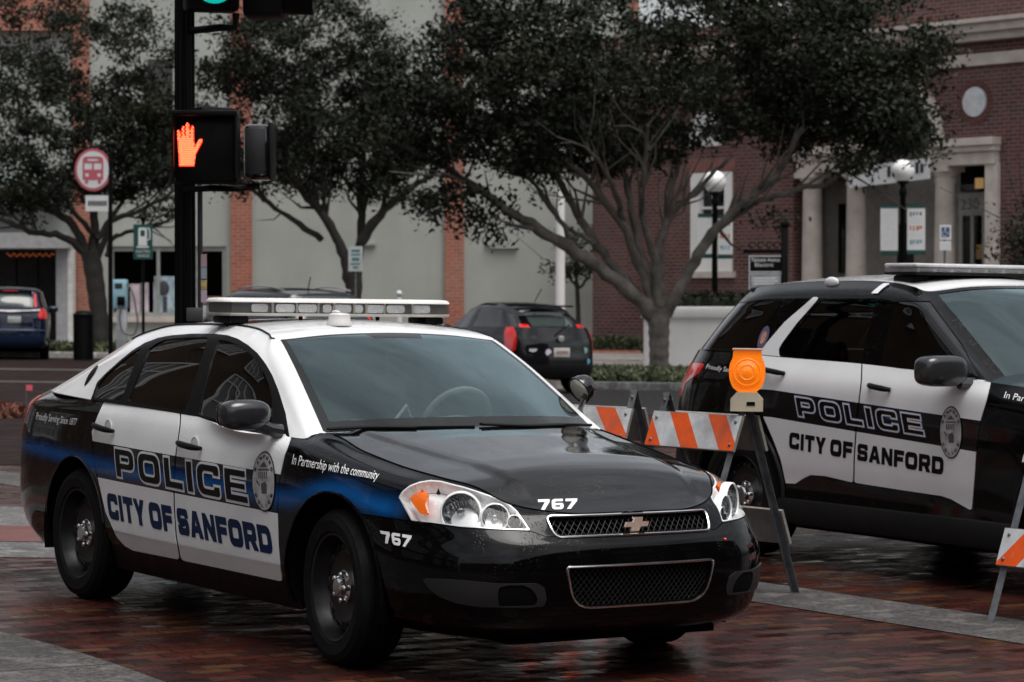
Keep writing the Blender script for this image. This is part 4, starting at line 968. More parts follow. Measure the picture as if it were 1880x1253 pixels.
    for s in (0, 1):
        f = (lambda S: S) if s == 0 else (lambda S: S.mirror())
        for Sd, i, wpoly, hp, nm in ((fdoor, 0, wfz, (1598,707,1637,716), 'front_door'), (rdoor, 1, wh, (1403,677,1443,686), 'rear_door')):
            d = sobj(nm, f(Sd.join(clipall(canS, wpoly, -gl[0], -gl[1]).offset(.001))), door_p, car); sobj('window', f(clipall(canS, gl[i])).offset(-.004), M['glass_dark'], d, lip=0)
            a, b = rd.hit(wallB, hp[0], hp[1]), rd.hit(wallB, hp[2], hp[3]); sg = -1
            if s: a, b, sg = Vector((a.x, -a.y, a.z)), Vector((b.x, -b.y, b.z)), 1
            h = MB(); n = 9; h.tube([a.lerp(b, j/(n-1))+Vector((0, sg*(.010+.03*math.sin(math.pi*j/(n-1))**.5), 0)) for j in range(n)], [.013,.016]+[.018]*5+[.016,.013], 10); h.build('handle', M['black_trim'], d)
        sobj('quarter_window', f(clipall(canS, gl[2])).offset(-.004), M['glass_dark'], car, lip=0)
    ex = MB()                                      # spoiler lip over the rear window, sill cladding
    P_ = curve_pts([(-.36, -.60, 1.672), (-.50, -.45, 1.69), (-.545, 0, 1.70), (-.50, .45, 1.69), (-.36, .60, 1.672)], 20); V_ = []
    for p in P_: x_, y_, z_ = p; V_ += [(x_+.20, y_*.98, z_+.028), (x_-.02, y_*1.03, z_+.012), (x_-.02, y_*1.03, z_-.030), (x_+.16, y_*.97, z_-.055)]
    n = len(P_); ex.add(V_, [(4*i+j, 4*i+4+j, 4*i+4+(j+1) % 4, 4*i+(j+1) % 4) for i in range(n-1) for j in range(4)]+[(0, 1, 2, 3), (4*n-1, 4*n-2, 4*n-3, 4*n-4)]); ex.build('rear_spoiler', mat('spoiler paint', (.035, .036, .038), .3, coat=.5), car)
    for sg in (-1, 1):
        cl = MB()
        for x0, x1 in ((.42, 2.55),): cl.box((x0, min(sg*.93, sg*1.0), .235), (x1, max(sg*.93, sg*1.0), .40), b=.03)
        cl.build('sill_cladding', M['matte_dark'], car)
    wells(car, (1, 1, 1), 3.025, .975, .385, None)
    fl = MB()
    for xc in (0, 3.025):
        P_ = [rd.side(wallB, xc+.475*math.cos(a), .385+.475*math.sin(a), .002) for a in np.linspace(R(-12), R(192), 33)]; P_ = [p for p in P_ if p is not None]
        for sg in (1, -1): fl = MB(); fl.tube([(p.x, sg*p.y, p.z) for p in P_], .016, 6); fl.build('wheel_arch_edge', M['matte_dark'], car)
    for x_ in (0, 3.025):
        for sg in (-1, 1): wheel(car, (x_, sg*.855, .385), sg, .385, .25, .262, cap=.082)
    for s in (-1, 1):                              # mirrors
        c = rd.hit(topB, 1735, 668) if False else Vector((2.06, -1.09, 1.225)); m = MB(); m.ellipsoid((c.x, s*1.10, c.z), (.085, .160, .088), 26, 16, e=.55); m.tube([(c.x+.06, s*.86, c.z-.07), (c.x+.04, s*1.0, c.z-.07)], .034, 8)
        mo = m.build('side_mirror', mat('suv mirror shell', (.02, .021, .023), .25, coat=.4), car); g_ = MB(); g_.prism(round_poly([(-.12,-.06,.04),(.12,-.06,.04),(.12,.06,.04),(-.12,.06,.04)]), 0, .003, Matrix.Translation((c.x-.083, s*1.10, c.z)) @ Matrix.Rotation(R(90), 4, 'Z')); g_.build('mirror_glass', M['chrome'], mo, smooth=False)
    # roof bar
    lb = bpy.data.objects.new('light_bar', None); C.objects.link(lb); lb.parent = car
    x0, x1, zb, zt, hw = .98, 1.28, 1.772, 1.838, .63
    def slab(lo, hi, z0, z1, b): m = MB(); m.box((lo[0], lo[1], z0), (hi[0], hi[1], z1), b=b); return m
    slab((x0, -hw), (x1, hw), zb, zb+.018, .008).build('base_tray', M['black_trim'], lb); slab((x0+.02, -hw+.02), (x1-.012, hw-.02), zb+.019, zt-.02, 0).build('lamp_core', mat('suv bar core', (.80, .80, .80), .4), lb, smooth=False)
    slab((x0, -hw), (x1, hw), zt-.019, zt+.004, .01).build('top_cover', mat('suv bar cover', (.66, .66, .67), .25, coat=.3), lb); slab((x0+.002, -hw+.002), (x1-.002, hw-.002), zb+.0185, zt-.0195, 0).build('front_lens', glass('suv bar lens', (.88, .88, .88), .8, .02), lb, smooth=False)
    led = mat('suv led lens', (.6, .6, .62), .2, coat=.4)
    for y in np.linspace(-.54, .54, 9): m = MB(); m.box((x1-.011, y-.05, zb+.025), (x1-.007, y+.05, zt-.028)); m.build('led_module', led, lb, smooth=False)
    for sg in (-1, 1): m = MB(); m.box((x0+.06, sg*.54-.07, 1.72), (x1-.06, sg*.54+.07, zb-.001), b=.014); m.build('mounting_foot', M['black_trim'], lb)
    for s in (-1, 1):
        st = MB(); Pl = [canS.bvh().ray_cast(Vector((1.08, -3, z)), Vector((0, 1, 0)))[0] for z in np.linspace(1.655, 1.732, 6)]; Pl = [p for p in Pl if p]; V_ = []
        for p in Pl: V_ += [(p.x-.03, -s*p.y+s*.004*1, p.z+.004), (p.x+.03, -s*p.y+s*.004, p.z+.004)]
        if s == -1: V_ = [(a, -abs(b)-.004, c_) for a, b, c_ in V_]
        else: V_ = [(a, abs(b)+.004, c_) for a, b, c_ in V_]
        st.add(V_, [(2*i, 2*i+1, 2*i+3, 2*i+2) for i in range(len(Pl)-1)]); st.build('light_bar_strap', white, car)
    fn = rd.hit(topB, 1527, 522); m = MB(); 
    if fn is not None: m.ellipsoid((fn.x, fn.y, fn.z+.01), (.07, .02, .035), 14, 8); m.build('antenna_fin', white, car)
    # cabin
    cb = MB(); cb.box((1.75, -.75, .75), (2.35, .75, 1.10), b=.05); cb.build('dashboard', M['cabin'], car)
    for x_ in (1.05, .15):
        for sg in (-1, 1):
            s_ = MB(); s_.box((x_, sg*.40-.25, .65), (x_+.5, sg*.40+.25, .85), b=.06); Mr = Matrix.Translation((x_, sg*.40, .8)) @ Matrix.Rotation(R(-15), 4, 'Y'); s_.box((-.07, -.25, 0), (.09, .25, .55), Mr, b=.07); s_.box((-.05, -.13, .58), (.06, .13, .75), Mr, b=.05); s_.build('seat', M['cabin'], car)
    # lettering
    POL = [(1460,728.5),(1691,763),(1698,801),(1466.5,764.5)]; CITY = [(1450,794),(1733.5,841),(1732.5,872),(1449,823)]
    for d, off, m, nm in ((.085, .0014, M['blue_edge'], 'lettering_edge'), (.05, .0022, M['grey_vinyl'], 'lettering_outline'), (-.035, .0032, M['black_vinyl'], 'lettering')):
        S = rd.decal_side(wallB, poly_surf(layout('POLICE', .24, d=d, asp=1.3)), POL, off, 40, 9); mesh_obj(nm, S.V, S.F, m, car, False)
    S = rd.decal_side(wallB, poly_surf(layout('CITY OF SANFORD', .16, .42, d=.02)), CITY, .0018, 48, 7); mesh_obj('lettering', S.V, S.F, M['black_vinyl'], car, False)
    def script(text, quad, m):
        V_, F_ = font_polys(text, .35); S = rd.decal_view(allB, Surf(np.hstack([V_, np.zeros((len(V_), 1))]), F_), quad, .0022, 6, 1); mesh_obj('lettering', S.V, S.F, m, car, False)
    script('Proudly Serving Since 1877', [(1297,668.5),(1400,684),(1398,697),(1296,680)], M['grey_vinyl']); script('In Partnership', [(1843,719),(1935,737),(1933,753),(1843,735)], M['white_vinyl'])
    seal(rd, wallB, car, [(1726.5,746),(1768,746),(1768,842.5),(1726.5,842.5)])
    el = [(.5+.5*math.cos(a), .5+.5*math.sin(a)) for a in np.linspace(0, 2*math.pi, 29)[:-1]]
    for k_, m in ((1.0, mat('sticker rim', (.09, .08, .15), .5)), (.55, mat('sticker centre', (.45, .22, .14), .5, var=.4, scale=60))):
        Sx = rd.decal_view(topB, poly_surf([([(.5+(a-.5)*k_, .5+(b-.5)*k_) for a, b in el], [])]), [(1400,600),(1418,598),(1405,640),(1387,644)], .004+.001*(k_ < 1), 3, 3); mesh_obj('sticker', Sx.V, Sx.F, m, car, False)
    return car

def build_wagon(name, label, cat, x, y, yaw, size, paint, opts):
    # size: (length scale, width scale, height scale) of the same upright hull, seen from behind far down the street
    rd = Ride(x, y, yaw); car = thing(name, label, cat, rd.M); s = np.array(size); wallS, canS, e, r = hull(s, .62, can=opts.get('can', SUV_CAN), rows=opts.get('rows', SUV_ROW))
    V = wallS.V/s; Vc = canS.V/s; U = canS.U; wr = opts.get('wr', .31); wb = 3.025*s[0]
    arch = np.maximum(wr+.07-np.hypot(wallS.V[:, 0], wallS.V[:, 2]-wr), wr+.07-np.hypot(wallS.V[:, 0]-wb, wallS.V[:, 2]-wr))*300
    bump = np.maximum(V[:, 2]-.64, V[:, 0]+.55)*300
    lampw = opts['lamp'](V)*300; dr = np.maximum(np.abs(V[:, 0]-1.2)-1.06, .46-V[:, 2])*300
    hl_ = np.maximum(np.maximum(np.abs(V[:, 2]-.88)-.09, 3.30-V[:, 0]), .48-np.abs(V[:, 1]))*300
    sobj('body', clipall(wallS, arch, .5-bump, -lampw, -dr-.0, -hl_).both(), paint, car, lip=.02)
    sobj('rear_bumper', clipall(wallS, bump+.3, arch).both(), opts.get('bumper', paint), car, lip=.02)
    u, v = U[:, 0], U[:, 1]
    lampc = opts['lampc'](Vc, u, v)*300
    win = np.maximum(np.maximum(2.65-u, u-8.35), np.maximum(.10-v, v-2.75)); pill = np.minimum(np.abs(u-5.0)-.16, np.abs(u-7.05)-.22)
    side = np.maximum(win, -pill)*100; ws = np.maximum(np.maximum(u-1.8, .1-v), v-3.7)*100; bk = np.maximum(np.maximum(opts.get('bk', 9.45)-u, .35-v), v-3.30)*100
    sobj('pillars', clipall(canS, -side, -ws, -bk, -lampc).both(), paint, car, lip=.02)
    sobj('windshield', clipall(canS, ws).both().offset(-.004), M['glass_side'], car, lip=0); sobj('rear_window', clipall(canS, bk).both().offset(-.004), opts.get('rearglass', M['glass_rear']), car, lip=0)
    sobj('roof', sheet(r[::2], lambda x_, y_: .045*(y_/.66)**2, 19).oriented((.6, 0, 0)), paint, car)
    sobj('hood', sheet(e[e[:, 0] > 2.2*s[0]][::2], lambda x_, y_: .06*(y_/.8)**2, 19).oriented((3, 0, 0)), paint, car)
    for sg in (0, 1):
        f = (lambda S: S) if sg == 0 else (lambda S: S.mirror())
        sobj('door', f(clipall(wallS, dr+.3, arch)), paint, car, lip=.02); sobj('side_window', f(clipall(canS, side)).offset(-.004), opts.get('sideglass', M['glass_side']), car, lip=0)
        tl = clipall(wallS, lampw).join(clipall(canS, lampc)); sobj('tail_light', f(tl).offset(.006), M['red_lens'], car, lip=.02); sobj('headlight', f(clipall(wallS, hl_)), M['silver'], car, lip=.02)
        m = MB(); m.ellipsoid((2.02*s[0], (1.06 if sg else -1.06)*s[1], 1.22*s[2]), (.08, .12, .075), 14, 10, e=.7); m.tube([(2.06*s[0], (.86 if sg else -.86)*s[1], 1.16*s[2]), (2.03*s[0], (1.0 if sg else -1.0)*s[1], 1.19*s[2])], .03, 6); m.build('side_mirror', paint, car)
    wells(car, s, wb, .965*s[1], wr, None)
    for x_ in (0, wb):
        for sg in (-1, 1): wheel(car, (x_, sg*.85*s[1], wr), sg, wr, .21, wr*.66, cap=0, small=True, M_rim=opts.get('rim'))
    opts['extra'](car, rd, wallS, canS, s)
    return car
M['glass_rear'] = glass('rear glass', (.16, .19, .185), 1.2, .02, .75, (.055, .07, .065))
def plate(car, x, y, z, m, w=.30, h=.15):
    p = MB(); p.box((x-.012, y-w/2, z-h/2), (x, y+w/2, z+h/2), b=.004); return p.build('licence_plate', m, car)
# ================================================================== street, buildings, trees, street furniture
def brick_mat(name, c1, c2, mortar, bw=.22, bh=.075, ms=.01, wet=False, rot=0.0, plane='XZ', var=.3, offset=.5):
    t = NT(name); oc = t.oc()
    if plane == 'XZ': vec = t.mapping((R(-90), 0, 0)) if False else None
    if plane == 'XZ':
        X = t.xyz(); cb = t.n('ShaderNodeCombineXYZ'); ad = t.math('ADD', X[0], X[1]); t.l(ad, cb.inputs[0]); t.l(X[2], cb.inputs[1]); vec = cb.outputs[0]
    else: vec = t.mapping((0, 0, rot))
    b = t.n('ShaderNodeTexBrick'); b.offset = offset; b.inputs['Scale'].default_value = 1; b.inputs['Brick Width'].default_value = bw; b.inputs['Row Height'].default_value = bh; b.inputs['Mortar Size'].default_value = ms
    b.inputs['Color1'].default_value = rgb(c1); b.inputs['Color2'].default_value = rgb(c2); b.inputs['Mortar'].default_value = rgb(mortar); b.inputs['Bias'].default_value = 0; b.inputs['Mortar Smooth'].default_value = .3
    t.l(vec, b.inputs[0]); n1 = t.noise(.6, 6); n2 = t.noise(5.5, 5)
    base = t.mix(t.ramp(n1, .3, .7), b.outputs[0], t.mix(.5, b.outputs[0], mortar)); base = t.mix(t.math('MULTIPLY', t.ramp(n2, .35, .75), var), base, (c1[0]*.35, c1[1]*.35, c1[2]*.35))
    t.set(Base_Color=base)
    if wet:
        b2 = t.n('ShaderNodeTexBrick'); b2.offset = offset
        for k_ in ('Scale', 'Brick Width', 'Row Height', 'Mortar Size'): b2.inputs[k_].default_value = b.inputs[k_].default_value
        b2.inputs['Color1'].default_value = (0, 0, 0, 1); b2.inputs['Color2'].default_value = (1, 1, 1, 1); b2.inputs['Mortar'].default_value = (.5, .5, .5, 1); t.l(vec, b2.inputs[0]); rnd = b2.outputs[0]
        wn = t.n('ShaderNodeTexWhiteNoise', noise_dimensions='1D'); t.l(rnd, wn.inputs['W']); sc3 = t.n('ShaderNodeSeparateColor'); t.l(wn.outputs['Color'], sc3.inputs[0]); r1, r2, r3 = sc3.outputs[0], sc3.outputs[1], sc3.outputs[2]
        pud = t.ramp(t.noise(.55, 5, .62), .40, .60); fine = t.noise(13, 4)
        rough = t.math('ADD', t.math('MULTIPLY', t.math('SUBTRACT', 1.0, t.math('MULTIPLY', pud, .6)), t.ramp(r1, 0, 1, .05, .40)), t.ramp(fine, .3, .7, .04, .14)); t.set(Roughness=rough)
        base = t.mix(r2, c1, c2); base = t.mix(t.math('GREATER_THAN', r3, .84), base, (c1[0]*1.15, c1[1]*1.9, c1[2]*1.2)); base = t.mix(t.math('MULTIPLY', t.ramp(n2, .35, .75), .6), base, (c2[0]*.5, c2[1]*.5, c2[2]*.5)); base = t.mix(b.outputs[1], base, mortar); t.set(Base_Color=base)
        ge = t.n('ShaderNodeNewGeometry'); v1 = t.n('ShaderNodeVectorMath', operation='SUBTRACT'); t.l(wn.outputs['Color'], v1.inputs[0]); v1.inputs[1].default_value = (.5, .5, .5)
        v2 = t.n('ShaderNodeVectorMath', operation='MULTIPLY'); t.l(v1.outputs[0], v2.inputs[0]); v2.inputs[1].default_value = (.075, .075, 0); v3 = t.n('ShaderNodeVectorMath', operation='ADD'); t.l(v2.outputs[0], v3.inputs[0]); t.l(ge.outputs['Normal'], v3.inputs[1]); v4 = t.n('ShaderNodeVectorMath', operation='NORMALIZE'); t.l(v3.outputs[0], v4.inputs[0])
        h = t.math('ADD', t.math('MULTIPLY', b.outputs[1], -1.0), t.math('ADD', t.math('MULTIPLY', t.noise(8, 2, .5), .5), t.math('MULTIPLY', t.noise(1.6, 3), .8)))
        bp = t.n('ShaderNodeBump'); bp.inputs['Strength'].default_value = .75; bp.inputs['Distance'].default_value = .010; t.l(h, bp.inputs['Height']); t.l(v4.outputs[0], bp.inputs['Normal']); t.l(bp.outputs[0], t.b.inputs['Normal']); t.b.inputs['Specular IOR Level'].default_value = .22
    else: t.set(Roughness=.85); t.bump(b.outputs[1], -.3, .01)
    return t.m
def concrete(name, col, wet=0.0, joint=0.0):
    t = NT(name); a, b, d = t.noise(.9, 7, .68), t.noise(38, 5, .75), t.noise(6, 5, .7)
    c = t.mix(t.ramp(a, .34, .66), tuple(x*.55 for x in col), tuple(x*1.3 for x in col)); c = t.mix(t.ramp(b, .44, .60, 0, .85), c, tuple(x*.25 for x in col)); c = t.mix(t.ramp(d, .50, .70, 0, .7), c, tuple(x*2.0 for x in col))
    if joint:
        X = t.xyz(); u = t.math('ADD', t.math('MULTIPLY', X[0], math.cos(R(-58.5))), t.math('MULTIPLY', X[1], math.sin(R(-58.5)))); fr = t.math('FRACT', t.math('DIVIDE', u, joint)); j = t.math('LESS_THAN', fr, .018/joint); c = t.mix(j, c, tuple(x*.2 for x in col))
    t.set(Base_Color=c, Roughness=t.ramp(a, .3, .7, .75-wet, .9-wet*.7)); t.b.inputs['Specular IOR Level'].default_value = .15; t.bump(b, .6, .01); return t.m
def stucco(name, col):
    t = NT(name); a, b = t.noise(.5, 6, .6), t.noise(.35, 5, .6, t.mapping((0, 0, 0), (2.2, 2.2, .35)))
    c = t.mix(t.ramp(a, .3, .7), tuple(x*.86 for x in col), tuple(x*1.08 for x in col)); c = t.mix(t.ramp(b, .5, .78, 0, .5), c, tuple(x*.68 for x in col)); t.set(Base_Color=c, Roughness=.9); t.bump(t.noise(20, 5, .7), .3, .02); return t.m
def bark_mat():
    t = NT('grey bark'); a = t.noise(3, 6); b = t.n('ShaderNodeTexVoronoi'); b.inputs['Scale'].default_value = 14; t.l(t.mapping((0, 0, 0), (1, 1, .3)), b.inputs[0])
    t.set(Base_Color=t.mix(t.ramp(a, .3, .7), (.06, .053, .046), (.19, .17, .15)), Roughness=.9); t.bump(t.math('ADD', b.outputs[0], a), .6, .03); return t.m
def leaf_mat():
    t = NT('oak leaves'); oi = t.n('ShaderNodeNewGeometry'); f = t.n('ShaderNodeTexNoise'); f.inputs['Scale'].default_value = .9; t.l(t.oc(), f.inputs[0])
    c = t.mix(oi.outputs['Random Per Island'], (.006, .0085, .0055), (.021, .026, .015)); c = t.mix(t.ramp(f.outputs[0], .55, .75), c, (.035, .034, .018)); t.set(Base_Color=c, Roughness=.6); t.b.inputs['Specular IOR Level'].default_value = .15; return t.m
M['bark'], M['leaf'] = bark_mat(), leaf_mat()
M['bark_dark'] = mat('wet dark bark', (.030, .026, .022), .8, bump=.6, bscale=20)
M['stone'] = mat('pale stone', (.54, .48, .43), .8, bump=.2, var=.2, scale=2)
M['post'] = mat('black painted iron', (.0018, .0018, .002), .45, spec=.12)
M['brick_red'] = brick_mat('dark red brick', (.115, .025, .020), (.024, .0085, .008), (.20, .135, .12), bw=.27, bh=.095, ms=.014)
M['brick_orange'] = brick_mat('orange red brick', (.47, .095, .052), (.30, .058, .034), (.36, .26, .20), bw=.27, bh=.10, ms=.014)
M['stucco'] = stucco('grey green stucco', (.40, .415, .38)); M['white_wall'] = stucco('white rendered wall', (.80, .79, .77))
M['sign_white'] = mat('sign white', (.62, .63, .63), .4, var=.05); M['sign_green'] = mat('sign green', (.008, .06, .05), .4, var=.05); M['sign_red'] = mat('sign red', (.42, .03, .05), .4, var=.05); M['sign_pink'] = mat('sign pink red', (.46, .10, .13), .45, var=.05)
M['sign_teal'] = mat('sign teal', (.06, .16, .17), .4); M['ink'] = mat('sign ink', (.02, .02, .022), .5); M['shop_glass'] = glass('shop glass', (.08, .08, .08), .9, .03)
TI = TM.inverted()
def flat(name, pts, m, z, kind='structure'):      # a sheet of paving lying on the street, corners in street coordinates
    o = mesh_obj(name, [(x, y, z) for x, y in pts], [tuple(range(len(pts)))], m, None, False); o.matrix_world = TM; o['kind'] = kind
    if o.data.polygons[0].normal.z < 0: o.data.flip_normals()
    return o
def G2(px, py): p = TI @ on_ground(px, py); return (p.x, p.y)
A0 = R(-58.5)
street = brick_mat('wet brick paving', (.075, .0185, .0125), (.020, .0080, .0070), (.010, .007, .006), bw=.215, bh=.105, ms=.008, wet=True, rot=R(-31.5), plane='XY', var=.55)
g = MB(); g.add([(-200, -120, 0), (200, -120, 0), (200, 280, 0), (-200, 280, 0)], [(0, 1, 2, 3)]); go = g.build('brick_street', street, smooth=False); go.matrix_world = TM; go['kind'] = 'structure'
conc = concrete('worn concrete', (.085, .080, .077), .3, 1.5)
# concrete band under the barricades
ua, ub_ = Vector(G2(1400, 1070.6)), Vector(G2(1880, 1141)); la, lb_ = Vector(G2(1400, 1107)), Vector(G2(1880, 1185)); d = (ub_-ua).normalized()
flat('concrete_strip', [tuple(ua-d*14), tuple(ub_+d*9), tuple(lb_+d*9), tuple(la-d*14)], conc, .004)
a, b = Vector(G2(0, 1162)), Vector(G2(300, 1253)); d = (b-a).normalized(); n_ = Vector((d.y, -d.x)); n_ = n_ if n_.x < 0 else -n_
cv = curve_pts([a-d*9+n_*.5, a-d*4+n_*.12, a, Vector(G2(69, 1178)), Vector(G2(173, 1208)), b, b+d*4+n_*.3], 40)
flat('pavement', [tuple(p) for p in cv]+[tuple(b+d*4+n_*4), tuple(a-d*9+n_*4)], conc, .0042)
for nm, y0, y1, m, z in (('crosswalk_edge', 19.4, 15.7, concrete('pale concrete', (.16, .155, .152), .3), .004), ('crosswalk', 17.75, 16.65, brick_mat('crosswalk brick', (.17, .045, .036), (.13, .033, .027), (.09, .07, .065), bw=.2, bh=.1, plane='XY', var=.2), .008)):
    flat(nm, [(-30, y1), (-.2, y1), (-.2, y0), (-30, y0)], m, z)
line = concrete('pale road line', (.09, .083, .078), .2)
flat('road_line', [(-40, 52.2), (-1.5, 52.2), (-1.5, 53.2), (-40, 53.2)], line, .008); flat('road_line', [(-40, 45.2), (-1.5, 45.2), (-1.5, 45.9), (-40, 45.9)], line, .008)
flat('road', [(-60, 24), (-1.41, 24), (-1.41, 61.98), (-60, 61.98)], mat('dark brown road', (.017, .0098, .0092), .75, spec=.08, var=.3, scale=1.5, bump=.4, bscale=30), .004)
asph = mat('wet asphalt', (.018, .017, .018), .5, spec=.15, bump=.3, bscale=80); flat('road', [(-1.4, 36), (30, 36), (30, 45.6), (-1.4, 45.6)], asph, .0035)
walk = concrete('far pavement', (.22, .20, .19), .2)
def kerb(name, x0, x1, y0, y1, h, m): 
    k = MB(); k.box((x0, y0, -.3), (x1, y1, h), b=.03); o = k.build(name, m); o.matrix_world = TM; o['kind'] = 'structure'; return o
kerb('kerb', -40, -1.5, 62.0, 62.35, .14, concrete('kerb concrete', (.34, .33, .31))); kerb('far_pavement', -40, 40, 62.36, 140, .13, walk); kerb('kerb', 1.2, 20, 45.7, 46.0, .13, concrete('dark kerb', (.12, .12, .12))); kerb('tree_island', 1.2, 20, 46.01, 62.3, .10, walk)

def leaves_mesh(name, P, size, m, parent, asp=.48):
    n = len(P); N = RNG.normal(size=(n, 3)); N /= np.linalg.norm(N, axis=1)[:, None]; T = np.cross(N, RNG.normal(size=(n, 3))); T /= np.linalg.norm(T, axis=1)[:, None]; B = np.cross(N, T)
    s = (size*RNG.uniform(.5, 1.65, n))[:, None]; V = np.stack([P-T*s*.5, P+B*s*asp*.5, P+T*s*.5, P-B*s*asp*.5], 1).reshape(-1, 3)
    me = bpy.data.meshes.new(name); me.vertices.add(4*n); me.loops.add(4*n); me.polygons.add(n)
    me.vertices.foreach_set('co', V.astype(np.float32).ravel()); me.loops.foreach_set('vertex_index', np.arange(4*n, dtype=np.int32)); me.polygons.foreach_set('loop_start', np.arange(0, 4*n, 4, dtype=np.int32)); me.polygons.foreach_set('loop_total', np.full(n, 4, np.int32)); me.update(calc_edges=True); me.validate()
    me.materials.append(m); o = bpy.data.objects.new(name, me); C.objects.link(o)
    if parent: o.parent = parent
    return o
def cloud(c, r, n_cl, per, cr=(.22, .55)):         # leaf positions in clumps filling an ellipsoid
    D = RNG.normal(size=(n_cl, 3)); D /= np.linalg.norm(D, axis=1)[:, None]; D *= RNG.uniform(0, 1, (n_cl, 1))**.42; cc = np.array(c)+D*np.array(r)
    rr = RNG.uniform(*cr, n_cl); k = RNG.integers(int(per*.5), int(per*1.5), n_cl); out = []
    for i in range(n_cl):
        q = RNG.normal(size=(k[i], 3))*.5*rr[i]*np.array([1.15, 1.15, .75]); out.append(cc[i]+q)
    return np.vstack(out)
def tree(name, label, Y, base, trunk, limbs, crowns, leaf, group='street trees', bark=None, twigs=60):
    b = at(*base, Y); base_w = Vector((b.x, Y, ground_z(b.x)-.05)); root = thing(name, label, 'tree', base_w, group); k = Y/FPX
    L = lambda p: Vector((p[0], p[1], p[2]))-base_w
    tb = MB(); pts = [at(p[0], p[1], Y) for p in trunk]; pts[0] = Vector((pts[0].x, Y, base_w.z)); w = [p[2]*k/2 for p in trunk]
    cp = curve_pts([tuple(L(p)) for p in pts], 22); cw = np.interp(np.linspace(0, 1, 22), np.linspace(0, 1, len(w)), w); cw = cw*(1+.05*np.sin(np.arange(22)*1.9)); cw[0] *= 1.35; cw[1] *= 1.12
    tb.tube(cp, list(cw), 14); ends = []
    for pl, w0, w1, dy in limbs:
        n = max(12, 4*len(pl)); P = [at(p[0], p[1], Y+dy*(i/(len(pl)-1))**1.0) for i, p in enumerate(pl)]
        cp = curve_pts([tuple(L(p)) for p in P], n); cp[1:-1] += RNG.normal(size=(n-2, 3))*.018; cw = np.linspace(w0, w1, n)*k/2*(1+.06*RNG.normal(size=n)); tb.tube(cp, list(np.maximum(cw, .008)), 9)
        for j in range(int(n*.45), n): ends.append((Vector(cp[j]), (Vector(cp[min(j+1, n-1)])-Vector(cp[j-1])).normalized(), cw[j]))
    for _ in range(twigs):
        e, dr, w_ = random.choice(ends); v = (dr+Vector(RNG.normal(size=3))*.75+Vector((0, 0, .45))).normalized(); l = random.uniform(.7, 1.9); m_ = e+v*l*.5+Vector(RNG.normal(size=3))*.08; tb.tube([e, m_, e+v*l+Vector((0, 0, .12))], [max(.012, w_*.5), max(.009, w_*.3), .005], 6)
    tb.build('trunk', bark or M['bark'], root, sharp=80); Pl = []
    for cx, cy, rx, ry, n_cl, per, dy in crowns:
        n_cl = int(n_cl*.72) if n_cl > 25 else n_cl
        if n_cl > 25:
            for _ in range(int(rx/32)):
                u_ = random.uniform(-.95, .95); e_ = at(cx+u_*rx, cy+ry*math.sqrt(1-u_*u_)*random.uniform(.85, 1.15), Y+dy+random.uniform(-1, 1))-base_w; s_ = random.uniform(.25, .6); Pl.append(cloud(tuple(e_), (s_*1.3, s_, s_*random.uniform(.5, 1.3)), 4, 80, (.15, .35)))
        c = at(cx, cy, Y+dy)-base_w; Pl.append(cloud(tuple(c), (rx*k, min(max(rx*k, 1.0), 4.2), ry*k), n_cl, per))
    leaves_mesh('crown', np.vstack(Pl), leaf, M['leaf'], root); return root

